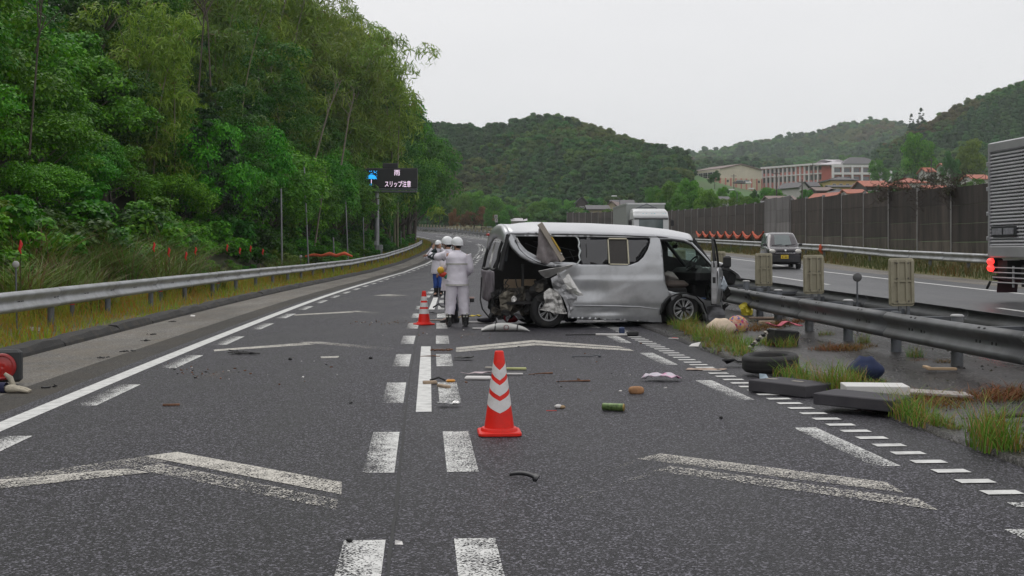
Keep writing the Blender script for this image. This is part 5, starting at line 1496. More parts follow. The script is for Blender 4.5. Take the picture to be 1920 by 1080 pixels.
def person(label, loc, rz, P_, scale=1.0):
    """local +y is the way the person faces, +x their right hand... built from joints"""
    o = thing('person', label, 'person', loc, rz); o.scale = (scale,) * 3
    J = P_['joints']
    nd, ed = [], []
    def add(p, r, r2=None, frm=None):
        nd.append((Vector(p), r, r2) if r2 else (Vector(p), r)); i = len(nd) - 1
        if frm is not None: ed.append((frm, i))
        return i
    pel = add(J['pelvis'], .13, .10); sp = add(J['spine'], .125, .09, pel); chs = add(J['chest'], .145, .10, sp); nk = add(J['neck'], .055, .055, chs); hd = add(Vector(J['neck']).lerp(Vector(J['head']), .5), .06, .06, nk); h2 = add(J['head'], .078, .092, hd); add(Vector(J['head']) + Vector((0, 0, .075)), .068, .08, h2)
    for s_ in ('l', 'r'):
        sh = add(J['sh_' + s_], .062, .06, chs); el = add(J['el_' + s_], .044, .044, sh); wr = add(J['wr_' + s_], .030, .026, el)
        d = Vector(J['wr_' + s_]) - Vector(J['el_' + s_]); hand(nd, ed, wr, J['wr_' + s_], J.get('hd_' + s_, d), J.get('hu_' + s_, (0, 1, .3)))
        hp = add(J['hip_' + s_], .088, .088, pel); kn = add(J['kn_' + s_], .062, .062, hp); an = add(J['an_' + s_], .045, .045, kn); add(J['toe_' + s_], .04, .03, an)
    skin_body('body', nd, ed, 0, M_SKIN, o)
    # face
    hc = Vector(J['head']); fd = Vector(J['look']).normalized(); rt = fd.cross(Vector((0, 0, 1))).normalized()
    b = MB()
    b.ball(hc + fd * .098 + Vector((0, 0, -.005)), (.014, .014, .022), 8, 6)
    b.ball(hc + rt * .08 + Vector((0, 0, 0)), (.014, .018, .03), 8, 6); b.ball(hc - rt * .08, (.014, .018, .03), 8, 6)
    b.build('face_feature', M_SKIN, o); stuff(o.children[-1])
    b = MB()
    for s_ in (-1, 1): b.ball(hc + fd * .087 + rt * s_ * .031 + Vector((0, 0, .022)), (.012, .012, .007), 8, 6)
    b.tube([hc + fd * .092 - rt * .02 + Vector((0, 0, -.045)), hc + fd * .096 + Vector((0, 0, -.047)), hc + fd * .092 + rt * .02 + Vector((0, 0, -.045))], .005, 5)
    b.build('eyes_and_mouth', M_HAIR, o)
    b = MB(); b.ball(hc - fd * .012 + Vector((0, 0, .01)), (.083, .088, .10), 14, 10, fn=lambda d_: 1.0 if (d_.x * fd.x + d_.y * fd.y) < .25 or d_.z > .3 else .86); b.build('hair', M_HAIR, o)
    # helmet
    b = MB(); M_ = []
    for i in range(11):
        th = R(4 + (104 - 4) * i / 10); ring = []
        for k in range(26):
            a = 2 * math.pi * k / 26; q = fd * math.cos(a) * .122 * (1.04 if math.cos(a) < 0 else 1.0) + rt * math.sin(a) * .106
            low = .0 if math.cos(a) > .3 else -.018
            ring.append(hc + Vector((0, 0, .045)) + q * math.sin(th) + Vector((0, 0, .122 * math.cos(th) + low * (i / 10) ** 2)))
        M_.append(ring)
    b.loft(M_, cap=True)
    ring2 = M_[-1]
    b.tube([v for v in ring2] + [ring2[0]], .007, 5, cap=False)
    pk = [hc + Vector((0, 0, .035)) + fd * (.105 + .05 * math.cos(t)) + rt * .09 * math.sin(t) for t in np.linspace(-1.4, 1.4, 9)]
    pk0 = [hc + Vector((0, 0, .05)) + fd * .105 * math.cos(t) + rt * .095 * math.sin(t) for t in np.linspace(-1.2, 1.2, 9)]
    b.loft([pk0, pk], cap=False, closed=False)
    b.build('helmet', M_HELMET, o)
    b = MB(); b.tube([v + Vector((0, 0, -.008)) for v in ring2] + [ring2[0]], .006, 5, cap=False); b.tube([hc + rt * .1 + Vector((0, 0, .03)), hc + rt * .06 + fd * .03 + Vector((0, 0, -.11)), hc - rt * .06 + fd * .03 + Vector((0, 0, -.11)), hc - rt * .1 + Vector((0, 0, .03))], .006, 5); b.build('helmet_strap', M_TRIM, o)
    # coat
    cp = P_['coat']; b = MB(); rings = []
    n_ = 26
    for i in range(n_):
        u = i / (n_ - 1) * (len(cp) - 1); k = min(int(u), len(cp) - 2); f_ = u - k
        r_ = [cp[k][j] * (1 - f_) + cp[k + 1][j] * f_ for j in range(5)]
        rings.append(ell((r_[0], r_[1], r_[2]), r_[3], r_[4], 28, 0, P_['seed'], .014 if i not in (0,) else .02))
    if P_.get('open'):
        half = [[r_[k] for k in P_['open']] for r_ in rings]; b.loft(half, cap=False, closed=False); co_ = b.build('coat', P_['coat_mat'], o, solid=.012)
    else:
        b.loft(rings); co_ = b.build('coat', P_['coat_mat'], o)
    for s_ in ('l', 'r'):
        b = MB(); limb(b, [Vector(J['sh_' + s_]) + Vector((0, 0, .01)), Vector(J['el_' + s_]), Vector(J['el_' + s_]).lerp(Vector(J['wr_' + s_]), P_.get('cuff_' + s_, .95))], [.098, .078, .062], 14, .007, P_['seed'] + (3 if s_ == 'l' else 9), 7); b.build('sleeve', P_.get('sleeve_mat_' + s_, P_['coat_mat']), o)
    b = MB(); b.loft([ell((J['neck'][0], J['neck'][1], J['neck'][2] - .06), .085, .085, 18), ell((J['neck'][0], J['neck'][1], J['neck'][2] + .03), .075, .078, 18)], cap=False); b.build('collar', P_['coat_mat'], o, solid=.01)
    # trousers
    b = MB(); w_ = J['pelvis']
    rings = [ell((w_[0], w_[1], w_[2] - .12), .185, .135, 24, 0, 1, .01), ell((w_[0], w_[1], w_[2] + .02), .18, .13, 24, 0, 1, .01), ell((w_[0], w_[1], w_[2] + .12), .165, .12, 24)]
    b.loft(rings)
    for s_ in ('l', 'r'):
        kn, an, hp = Vector(J['kn_' + s_]), Vector(J['an_' + s_]), Vector(J['hip_' + s_])
        limb(b, [hp + Vector((0, 0, .02)), kn, an + (kn - an) * P_.get('boot', .42)], P_.get('leg_r', [.118, .105, .10]), 16, .011, P_['seed'] + (1 if s_ == 'l' else 5), 8)
    b.build('trousers', P_['leg_mat'], o)
    for s_ in ('l', 'r'):
        kn, an, to = Vector(J['kn_' + s_]), Vector(J['an_' + s_]), Vector(J['toe_' + s_])
        b = MB(); limb(b, [an + (kn - an) * (P_.get('boot', .42) + .10), an + (kn - an) * .15, an + Vector((0, 0, -.045))], [.080, .070, .064], 14, .002, 0, 4)
        f_ = (to - an); f_.z = 0; f_.normalize(); sd = Vector((-f_.y, f_.x, 0)); az = an.z - .085
        sole = []
        for (u, w) in ((-.085, .040), (-.03, .055), (.05, .055), (.12, .058), (.17, .05), (.20, .025)):
            c_ = Vector((an.x, an.y, 0)) + f_ * u
            hh = float(np.interp(u, [-.075, 0, .06, .12, .2], [.10, .13, .105, .075, .045]))
            sole.append([c_ + sd * w * math.cos(t) + Vector((0, 0, max(0, az) + hh / 2 + hh / 2 * math.sin(t))) for t in np.linspace(0, 2 * math.pi, 13)[:-1]])
        b.loft(sole); b.build('boot', M_BOOT, o)
    return o
def std(lean=0.0, spread=.13):
    return dict(pelvis=(0, 0, .93), spine=(0, .01 + lean * .3, 1.10), chest=(0, .015 + lean * .7, 1.30), neck=(0, .02 + lean, 1.47), head=(0, .035 + lean * 1.1, 1.60), look=(0, 1, 0),
                hip_l=(-.09, 0, .90), hip_r=(.09, 0, .90), kn_l=(-spread, .02, .50), kn_r=(spread, .02, .50), an_l=(-spread - .01, -.02, .085), an_r=(spread + .01, -.02, .085), toe_l=(-spread - .03, .14, .04), toe_r=(spread + .03, .14, .04),
                sh_l=(-.185, .01 + lean, 1.40), sh_r=(.185, .01 + lean, 1.40), el_l=(-.26, -.02, 1.13), el_r=(.26, -.02, 1.13), wr_l=(-.24, .12, .92), wr_r=(.24, .12, .92))
# officer with his back to us, head turned left, left arm raised
J = std(0, .14); J['look'] = (-.92, .38, 0)
J.update(el_l=(-.37, .12, 1.36), wr_l=(-.54, .30, 1.40), hd_l=(-.8, .6, .0), hu_l=(0, .2, 1), el_r=(.26, .03, 1.13), wr_r=(.18, .24, 1.02), an_l=(-.155, -.03, .085), an_r=(.165, -.01, .085), kn_l=(-.125, .03, .5), kn_r=(.135, .03, .5))
COAT = [(0, 0, .80, .215, .165), (0, 0, .95, .205, .155), (0, 0, 1.08, .195, .145), (0, .0, 1.22, .205, .15), (0, .0, 1.36, .22, .145), (0, .01, 1.42, .19, .125), (0, .02, 1.475, .10, .09)]
pp = P(857, 612)
o1 = person('officer in white rain suit and helmet with his back to us, nearest the camera', (pp.x, pp.y, 0), R(2), dict(joints=J, coat=COAT, coat_mat=M_RAIN, leg_mat=M_RAINT, seed=1, boot=.36, leg_r=[.128, .108, .092]), 1.025)
b = MB(); b.loft([ell((0, 0, z), w, d, 28) for z, w, d in ((1.215, .222, .168), (1.245, .225, .17))], cap=False); b.build('reflective_band', M_REFL, o1)
b = MB(); b.loft([ell((0, 0, z), w, d, 28) for z, w, d in ((.805, .232, .182), (.835, .230, .180))], cap=False); b.build('reflective_band', M_REFL, o1)
b = MB(); limb(b, [(-.41, .16, 1.368), (-.47, .225, 1.382), (-.55, .31, 1.40)], [.078, .07, .06], 12, .006, 3); b.build('dark_cuff', M_DGLOVE, o1)
b = MB(); limb(b, [(-.27, .075, 1.38), (-.29, .08, 1.375)], [.092, .092], 14, .0, 3); b.build('arm_band', mk('dark_grey_band', (.10, .13, .12), .6, var=.4, vs=20), o1)
b = MB()
for s in (-1, 1):
    for zz in (.20, .25):
        for dx in (-.03, .03): b.cbox((s * .165 + dx, -.095 if s < 0 else -.075, zz), (.04, .012, .03), .004)
b.build('boot_reflector', M_REFL, o1)
# second officer, half hidden on the left, holding a coloured baton
J = std(.06, .10); J['look'] = (-.3, .95, 0)
J.update(el_l=(-.27, .03, 1.14), wr_l=(-.15, .20, 1.02), el_r=(.26, .05, 1.14), wr_r=(.12, .24, 1.05))
pp = P(845, 607)
o2 = person('officer in a white raincoat and navy trousers half hidden behind the nearest officer', (pp.x, pp.y + .35, 0), R(62), dict(joints=J, coat=COAT[:0] + [(0, .02, .66, .24, .18), (0, .02, .85, .22, .165), (0, .02, 1.08, .20, .15), (0, .03, 1.24, .205, .15), (0, .04, 1.36, .21, .145), (0, .06, 1.42, .18, .125), (0, .08, 1.475, .10, .09)], coat_mat=M_RAIN, leg_mat=M_NAVY, seed=4, boot=.36, leg_r=[.10, .09, .085]), 1.04)
q = PY(829, 512, pp.y - .05); hb = thing('signal_baton', 'yellow, red and green signal lamp held by the half hidden officer', 'signal lamp', q)
b = MB(); b.ball((-.03, -.02, .06), .075, 12, 8); b.build('yellow_lens', mk('yellow_lens', (.75, .45, .02), .4), hb)
b = MB(); b.ball((.02, 0, -.03), (.085, .06, .06), 12, 8); b.build('red_lens', mk('red_plastic', (.60, .06, .03), .4), hb)
b = MB(); b.ball((.09, .0, -.07), (.06, .05, .055), 12, 8); b.tube([(.09, 0, -.07), (.12, .02, -.14)], .035, 8); b.build('green_grip', mk('green_plastic', (.03, .20, .12), .5), hb)
# third officer farther on, facing us with hands to the face, blue overall under an open coat
J = std(0, .075); J['look'] = (.15, 1, 0)
J.update(el_l=(-.30, .10, 1.28), wr_l=(-.10, .19, 1.50), hd_l=(.2, -.2, 1), el_r=(.36, .10, 1.20), wr_r=(.14, .14, 1.50), hd_r=(-.3, -.2, 1), kn_l=(-.08, .03, .5), kn_r=(.09, .0, .5), an_l=(-.09, 0, .085), an_r=(.075, -.05, .085), hu_l=(0, 1, 0), hu_r=(0, 1, 0))
J['sh_l'] = (-.19, 0, 1.40); J['sh_r'] = (.19, 0, 1.40)
pp = P(822, 555)
o3 = person('farther officer with an open white coat over blue overalls, hands at the face', (pp.x, pp.y, 0), R(172), dict(joints=J, coat=[(0, 0, .70, .23, .17), (0, 0, .95, .215, .16), (0, 0, 1.08, .20, .15), (0, 0, 1.24, .205, .15), (0, 0, 1.36, .22, .145), (0, .01, 1.42, .19, .125), (0, .02, 1.475, .10, .09)], coat_mat=M_RAIN, leg_mat=M_BLUE, seed=7, boot=.45, open=[(k - 12) % 28 for k in range(0, 24)], leg_r=[.10, .085, .08]), 1.06)
b = MB(); b.loft([ell((0, 0.01, z), w, d, 24, 0, 2, .01) for z, w, d in ((.85, .175, .135), (1.0, .165, .13), (1.2, .175, .135), (1.36, .17, .12), (1.44, .10, .09))]); b.build('overall_top', M_BLUE, o3)
b = MB(); limb(b, [(.02, .17, 1.36), (.12, .19, 1.42), (.02, .22, 1.46)], [.05, .07, .045], 10, .01, 4); b.build('dark_bag', M_DGLOVE, o3)
# ================================================================ THINGS STREWN OVER THE ROAD AND THE MEDIAN
def gp(px, py, extra=0.0):
    p = P(px, py, 0.0); y, t = find_yt(p)
    if t > 4.3: p = P(px, py, .07); y, t = find_yt(p); p.z = W(y, t).z + .06
    else: p.z = 0.0
    p.z += extra; return p
def ppm(py): return (py - HY) / H          # photo pixels per metre on the ground there
def one(name, label, cat, px, py, mb, mats, rz=0.0, group=None, solid=0.0, dz=0.0):
    o = mb.build(name, mats, None, solid=solid); o.location = gp(px, py, dz); o.rotation_euler = (0, 0, rz)
    return tag(o, label, cat, group)
M_BARK = mk('bark', (.085, .07, .055), .9, var=.4, vs=6, bump=.6, bs=20)
M_FOAM = mk('grey_upholstery', (.055, .052, .060), .85, var=.15, vs=4, bump=.15, bs=120, dirt=(.09, .085, .08), dirt_amt=.3)
M_TAGW = mk('pale_tag', (.42, .39, .34), .8, var=.1)
# two grey mattress cushions on the lip of the median
def cushion(px, py, d, rz, label, tilt=(0, 0)):
    o = thing('cushion', label, 'cushion', gp(px, py, .005), rz, 'long grey cushions on the median edge')
    b = MB(); b.cbox((0, 0, d[2] / 2), d, .009); m = b.build('pad', M_FOAM, o); m.rotation_euler = (tilt[0], tilt[1], 0)
    return o
c1 = cushion(1485, 737.5, (.76, .54, .125), R(-50), 'flat grey cushion lying on the road edge nearest the tyre', (R(-.5), R(.5)))
for x in (-.28, .06):
    b = MB(); b.box((x, .02, .129), (.13, .045, .004), (0, 0, .1)); b.build('tag', M_TAGW, c1)
c2 = cushion(1618, 760, (.80, .46, .11), R(-42), 'grey cushion partly hidden by grass, in front of the white board', (R(.5), R(.5)))
b = MB(); b.cbox((0, 0, .07), (.62, .36, .13), .006); b.cbox((.62, .03, .05), (.62, .34, .03), .006, (0, R(3), 0), mi=1)
one('white_board', 'broken white panel lying behind the grey cushions on the median', 'board', 1640, 744, b, [mk('white_laminate', (.66, .65, .63), .4, var=.06), mk('raw_board', (.33, .30, .28), .7, var=.15)], R(-6))
b = MB(); b.add([(-.1, 0, 0), (.08, -.02, 0), (.16, .08, .05), (-.05, .12, .02)], [(0, 1, 2, 3)]); one('paper_scrap', 'white crumpled scrap right of the broken white panel', 'scrap', 1745, 745, b, M_TAGW, .3, None, .008)
b = MB(); b.add([(-.12, 0, .01), (.08, -.03, .01), (.14, .05, .03), (-.08, .08, .02)], [(0, 1, 2, 3)]); one('paper_scrap', 'pale flat scrap at the far right of the white panel', 'scrap', 1768, 743, b, M_TAGW, .1, None, .006)
b = MB(); b.ball((0, 0, .085), (.235, .17, .09), 28, 16, fn=lambda d: (abs(d.x) ** 4 + abs(d.y) ** 4) ** -.10 * .9 if abs(d.x) + abs(d.y) > .01 else 1.0)
for i, v in enumerate(b.v):
    q = Vector(v); w = noise.noise_vector(q * 9) * .012; b.v[i] = tuple(q + w)
one('pillow', 'plump navy blue pillow on the median under the rail', 'pillow', 1623, 707, b, mk('navy_pillow', (.018, .028, .075), .9, var=.2, vs=10, bump=.2, bs=60), R(-6))
# loose tyre
def loose_tyre(px, py, r, label, rz=0):
    o = thing('loose_tyre', label, 'tyre', gp(px, py), rz)
    b = MB(); w = .20
    b.lathe([(r * .62, .01), (r * .66, 0), (r * .92, .005), (r, .04), (r, w - .04), (r * .93, w - .005), (r * .70, w), (r * .62, w - .02), (r * .60, w * .5), (r * .62, .01)], (0, 0, 0), 'Z', 48); t = b.build('tread', M_TYRE, o); t.rotation_euler = (R(3), R(-3), 0)
    b = MB()
    for k in range(3): b.lathe([(r * 1.003, .05 + .045 * k), (r * 1.006, .06 + .045 * k), (r * 1.003, .07 + .045 * k)], (0, 0, 0), 'Z', 48)
    g = b.build('tread_groove', M_INNER, o); g.rotation_euler = (R(3), R(-3), 0)
    b = MB(); b.lathe([(r * .72, w + .002), (r * .74, w + .006), (r * .76, w + .002)], (0, 0, 0), 'Z', 40); b.lathe([(r * .85, w - .004), (r * .86, w), (r * .87, w - .005)], (0, 0, 0), 'Z', 40); g = b.build('side_wall_ring', M_TYRE, o); g.rotation_euler = (R(3), R(-3), 0)
loose_tyre(1445, 693, .345, 'black tyre lying flat on the median edge behind the grey cushion')
b = MB(); b.sheet([(-.2, 0), (-.08, .14), (.06, .10), (.2, .02), (.22, -.08), (0, -.04)], lambda x, y: (x, y, .08 + .07 * noise.noise(Vector((x * 9, y * 9, 1)))), step=.05, smooth=False); one('black_shard', 'jagged black plastic shard left of the loose tyre', 'shard', 1382, 688, b, M_TRIM, 0, None, .02)
# cushions and cloths by the van nose
b = MB(); b.ball((0, 0, .10), (.29, .2, .12), 24, 12, fn=lambda d: (abs(d.x) ** 4 + abs(d.y) ** 4) ** -.08 * .92 if abs(d.x) + abs(d.y) > .01 else 1)
one('cushion', 'cream cushion in the grass beside the van front wheel', 'cushion', 1352, 626, b, mk('cream_cloth', (.62, .50, .38), .9, var=.1, vs=8, bump=.3, bs=30), R(5))
def confetti(name):
    m, n, l, b_ = new_mat(name)
    tc = n.new('ShaderNodeTexCoord'); vo = n.new('ShaderNodeTexVoronoi'); vo.inputs['Scale'].default_value = 26; l.new(tc.outputs['Object'], vo.inputs['Vector'])
    sp = n.new('ShaderNodeSeparateColor'); l.new(vo.outputs['Color'], sp.inputs['Color'])
    rp = n.new('ShaderNodeValToRGB'); rp.color_ramp.interpolation = 'CONSTANT'; e = rp.color_ramp.elements
    cols = [(.55, .22, .14), (.60, .40, .30), (.50, .06, .16), (.12, .12, .30), (.60, .42, .10), (.55, .30, .25)]
    e[0].color = c4(cols[0]); e[1].position = .2; e[1].color = c4(cols[1])
    for i, c in enumerate(cols[2:]): k = e.new(.36 + .16 * i); k.color = c4(c)
    l.new(sp.outputs['Red'], rp.inputs['Fac']); l.new(rp.outputs['Color'], b_.inputs['Base Color']); b_.inputs['Roughness'].default_value = .9
    return m
b = MB(); b.ball((0, .04, .13), (.19, .12, .16), 20, 12, rot=(R(-20), R(15), 0)); one('cushion', 'many coloured patterned cushion beside the cream cushion', 'cushion', 1385, 624, b, confetti('flower_print'), 0)
M_BRD = mk('brown_board', (.20, .14, .10), .75, var=.2, vs=4)
b = MB(); b.cbox((0, 0, .03), (.55, .2, .03), .005, (R(4), 0, 0)); one('plank', 'flat brown board under the rail behind the cushions', 'plank', 1430, 609, b, M_BRD, R(4))
b = MB(); b.cbox((0, 0, .05), (.28, .16, .06), .008); one('tray', 'small beige block in the rust weeds below the rail', 'block', 1438, 617, b, mk('beige_block', (.48, .37, .27), .8, var=.1), R(8))
b = MB(); b.ball((0, 0, .08), (.14, .09, .08), 12, 8); b.ball((-.1, -.02, .05), (.08, .07, .05), 10, 6); one('black_bag', 'black shiny bag at the foot of a median rail post', 'bag', 1466, 606, b, mk('black_bag', (.012, .012, .016), .25, var=.2), 0)
b = MB(); b.sheet([(-.3, -.1), (-.1, -.16), (.14, -.12), (.32, -.14), (.34, .05), (.1, .14), (-.2, .1)], lambda x, y: (x, y, .10 + .05 * noise.noise(Vector((x * 8, y * 8, 3))) + .03 * math.sin(x * 16)), step=.05); one('pink_cloth', 'crumpled pink red cloth on a dark box on the median', 'cloth', 1466, 634, b, mk('pink_print', (.52, .12, .16), .9, var=.35, vs=14), 0, None, .01, .1)
b = MB(); b.cbox((0, 0, .12), (.4, .3, .24), .02, (0, R(6), 0)); one('dark_box', 'dark box in the grass under the pink cloth', 'box', 1468, 648, b, M_TRIM, R(12))
b = MB()
for k in range(8): b.cbox((-.16 + .045 * k, 0, .04 + .035 * k), (.035, .06, .05), .006, (0, R(-35), 0), mi=k % 2)
one('striped_strap', 'black and white striped strap sticking up from the grass', 'strap', 1424, 655, b, [M_TAGW, M_TRIM], R(20))
b = MB(); b.sheet([(-.13, -.13), (.1, -.15), (.15, .06), (.02, .13), (-.14, .07)], lambda x, y: (x, .08 * math.sin(y * 14) + .05 * noise.noise(Vector((x * 14, y * 14, 2))), .15 + y + .04 * noise.noise(Vector((x * 9, y * 9, 1)))), step=.05, smooth=False); one('crushed_tin', 'crushed yellow tin behind the rail under the van nose', 'tin', 1399, 602, b, mk('yellow_tin', (.62, .52, .03), .35, .2, var=.2, vs=6), R(10), None, .008)
b = MB(); b.cbox((0, 0, .04), (.34, .06, .03), .005); b.cbox((-.15, .09, .05), (.05, .2, .03), .005); one('wood_corner', 'pale wooden corner frame lying under the rail', 'frame', 1766, 702, b, mk('pale_wood', (.48, .34, .21), .7, var=.15, vs=8), R(-3))
b = MB(); b.tube([(0, 0, .03), (.3, .02, .05), (.7, -.02, .03)], .025, 5); one('dead_branch', 'brown dead branch on the median edge at the right', 'branch', 1850, 787, b, M_BARK, R(5))
# on the carriageway
can = thing('drink_can', 'green and gold drink can lying on its side in the right lane', 'can', gp(1150, 771), R(-18))
b = MB(); b.lathe([(.034, -.105), (.038, -.10), (.038, .10)], (0, 0, .04), 'X', 18, cap=False); b.build('body', mk('green_print', (.10, .16, .05), .35, .3, var=.7, vs=26), can)
b = MB(); b.lathe([(.036, -.104), (.030, -.108), (.029, -.095), (.004, -.095)], (0, 0, .04), 'X', 18); b.lathe([(.038, .1), (.033, .108), (.004, .108)], (0, 0, .04), 'X', 18); b.build('end', mk('gold_end', (.42, .30, .10), .4, .6), can)
b = MB(); b.ball((0, 0, .035), (.085, .05, .045), 14, 8, fn=lambda d: (abs(d.x) ** 4 + abs(d.y) ** 4 + abs(d.z) ** 4) ** -.18); one('bread_roll', 'small brown block of bread on the asphalt in the right lane', 'bread', 1193, 738, b, mk('bread', (.36, .19, .09), .8, var=.35, vs=14), R(5))
b = MB(); b.sheet([(-.22, -.05), (-.05, -.12), (.14, -.10), (.26, -.04), (.2, .1), (0, .15), (-.15, .08)], lambda x, y: (x, y, .045 + .05 * noise.noise(Vector((x * 12, y * 12, 1))) + .04 * math.exp(-(x * x + y * y) * 40)), step=.03); cl = one('cloth', 'white and pink cloth crumpled on the road beside the rumble line', 'cloth', 1237, 714, b, mk('white_pink_print', (.60, .56, .62), .9, var=.1, dirt=(.62, .12, .32), dirt_amt=.9, ds=7), R(-8), None, .008)
b = MB(); b.sheet([(-.24, -.05), (-.05, -.09), (.22, -.06), (.3, .03), (.1, .09), (-.2, .06)], lambda x, y: (x, y, .012 + .014 * noise.noise(Vector((x * 14, y * 14, 1)))), step=.04); one('rag', 'flattened beige rag across the rumble line', 'rag', 1320, 694, b, mk('beige_rag', (.47, .36, .29), .9, var=.2, vs=8), R(-3), None, .006)
b = MB(); rings = []
for i in range(12):
    u = i / 11; c_ = Vector((-.13 + .25 * u, .13 - .27 * u, .012 + .03 * math.sin(u * 3.1)))
    w = .028 + (.035 if u > .82 else 0) * (1 - abs(u - .9) * 6)
    a_ = Vector((.58, .54, .6)); up_ = Vector((0, 0, 1)); c_.z += .014
    rings.append([c_ - a_ * w, c_ - a_ * w * .4 + up_ * .02, c_ + a_ * w * .6 + up_ * .014, c_ + a_ * w, c_ + a_ * w * .5 - up_ * .004, c_ - a_ * w * .5 - up_ * .002])
b.loft(rings); one('trim_strip', 'broken black plastic trim strip lying in front of the cone', 'trim strip', 984, 898, b, mk('black_plastic', (.03, .03, .033), .35, var=.2), R(8)).scale = (.66, .66, .66)
b = MB(); b.sheet([(-.11, -.06), (0, -.08), (.12, -.06), (.12, .06), (.03, .03), (-.1, .06)], lambda x, y: (x, y, .04 + .035 * noise.noise(Vector((x * 16, y * 16, 2)))), step=.025); one('plastic_bag', 'clear plastic bag on the worn dash right of the lane line', 'plastic bag', 840, 762, b, glass_mat('clear_film', (.93, .93, .93), .8, .2), 0, None, .004)
M_WOODB = mk('splintered_wood', (.36, .27, .19), .75, var=.25, vs=9)
b = MB(); b.cbox((0, 0, .02), (.16, .07, .035), .006); one('wood_block', 'small wooden block with a dark bracket on the lane line', 'wood block', 806, 720, b, M_WOODB, R(12))
b = MB(); b.tube([(-.1, 0, .02), (0, .03, .05), (.08, 0, .02)], .012, 5); one('bracket', 'thin dark wire bracket across the lane line', 'bracket', 822, 716, b, M_TRIM, 0)
b = MB(); b.cbox((0, 0, .02), (.06, .22, .03), .006); one('wood_block', 'pale slanting wooden slat right of the lane line', 'wood block', 832, 727, b, M_WOODB, R(32))
b = MB(); b.cbox((0, 0, .02), (.11, .06, .035), .015); one('reflector', 'small orange reflector on the asphalt right of the lane line', 'reflector', 845, 717, b, mk('orange_lens', (.62, .26, .03), .3), 0)
M_PLAS = mk('white_plastic', (.62, .60, .58), .35, var=.08)
b = MB(); b.sheet([(-.26, -.03), (.0, -.06), (.22, -.04), (.26, .03), (0, .07), (-.2, .03)], lambda x, y: (x, y, .03 + .03 * noise.noise(Vector((x * 9, y * 9, 5)))), step=.04); one('plastic_shard', 'pink and white plastic wrapper left of the near cone', 'wrapper', 903, 703, b, mk('pink_film', (.60, .47, .49), .3, var=.3, vs=7), R(6), None, .006)
b = MB(); b.cbox((0, 0, .022), (.31, .11, .035), .012, (R(5), 0, 0)); one('plastic_tray', 'white plastic tray left of the near cone', 'tray', 896, 712, b, M_PLAS, R(-5))
b = MB(); b.cbox((0, 0, .02), (.22, .05, .02), .006); one('plastic_strip', 'white plastic strip right of the near cone', 'plastic strip', 964, 704, b, M_PLAS, R(-2))
b = MB(); b.cbox((0, 0, .02), (.26, .045, .03), .008); one('plastic_strip', 'yellow green plastic strip behind the near cone', 'plastic strip', 968, 694, b, mk('lime_plastic', (.50, .52, .22), .4, var=.25, vs=8), R(-3))
b = MB(); b.cbox((0, 0, .02), (.12, .05, .02), .006); one('plastic_strip', 'short pale strip behind the near cone on its left', 'plastic strip', 918, 692, b, M_TAGW, R(-2))
b = MB(); b.sheet([(-.13, -.05), (.1, -.06), (.15, .0), (.1, .07), (-.13, .06)], lambda x, y: (x, y, .05 + .03 * noise.noise(Vector((x * 12, y * 12, 5))) - abs(y) * .3), step=.035, smooth=False); one('black_flap', 'black rubber flap beside the worn lane dash', 'rubber flap', 869, 675, b, M_TRIM, R(-5), None, .012)
M_LEAFB = mk('brown_debris', (.17, .085, .05), .9, var=.45, vs=20)
b = MB(); r_ = random.Random(3)
for i in range(26): b.box((r_.uniform(-.17, .17), r_.uniform(-.10, .10), .012), (r_.uniform(.015, .05), r_.uniform(.01, .03), .014), (r_.uniform(-.4, .4), r_.uniform(-.4, .4), r_.uniform(0, 3)))
o = one('splinters', 'reddish brown splinters scattered right of the lane line', 'splinters', 829, 657, b, M_LEAFB); o['kind'] = 'stuff'
b = MB(); b.tube([(-.14, 0, .008), (.05, .01, .014), (.15, -.01, .008)], [.004, .009, .006], 5); one('twig', 'brown stick lying on the lane line', 'stick', 806, 669, b, M_LEAFB)
b = MB(); b.tube([(-.22, -.03, .008), (0, .0, .012), (.18, .04, .01)], [.004, .009, .012], 5); one('twig', 'brown twig on the asphalt right of the near cone', 'stick', 1078, 716, b, M_LEAFB)
b = MB(); b.tube([(-.16, -.03, .01), (0, .0, .02), (.14, .04, .02)], [.004, .008, .012], 5); one('twig', 'short curled twig just right of the near cone top', 'stick', 1015, 703, b, M_LEAFB)
b = MB(); b.tube([(-.2, 0, .01), (-.1, .02, .02), (.05, -.01, .015), (.16, .01, .03), (.2, .0, .03)], .008, 5); b.ball((.2, 0, .02), .022, 8, 6); one('wire', 'short bent dark wire in the middle of the right lane', 'wire', 1098, 670, b, M_POST)
b = MB(); b.ball((0, 0, .02), (.04, .03, .022), 8, 6); b.ball((.04, -.01, .016), (.03, .025, .018), 8, 6, mi=1); one('shell_scrap', 'tiny pale brown scrap right of the near cone', 'scrap', 1047, 766, b, [M_PLAS, mk('tan_scrap', (.36, .25, .14), .8)])
b = MB(); b.box((0, 0, .006), (.10, .012, .006)); one('red_chip', 'tiny red chip on the asphalt near the tan scrap', 'chip', 1034, 771, b, M_REDTAPE)
b = MB(); b.tube([(-.54, 0, .03), (.0, .01, .035)], .012, 6, mi=1); b.tube([(.0, .01, .035), (.58, .02, .03)], .022, 6); b.cbox((.66, .02, .05), (.2, .12, .09), .02, (0, 0, .2), mi=1); one('snow_brush', 'long white and black brush pole lying in front of the van', 'brush', 1117, 631, b, [M_PLAS, M_TRIM], R(1))
b = MB(); b.cbox((0, 0, .07), (.1, .1, .13), .02); one('blue_box', 'small dark blue box at the end of the rumble bars by the van', 'box', 1166, 627, b, mk('blue_box', (.03, .05, .12), .5, var=.3), 0)
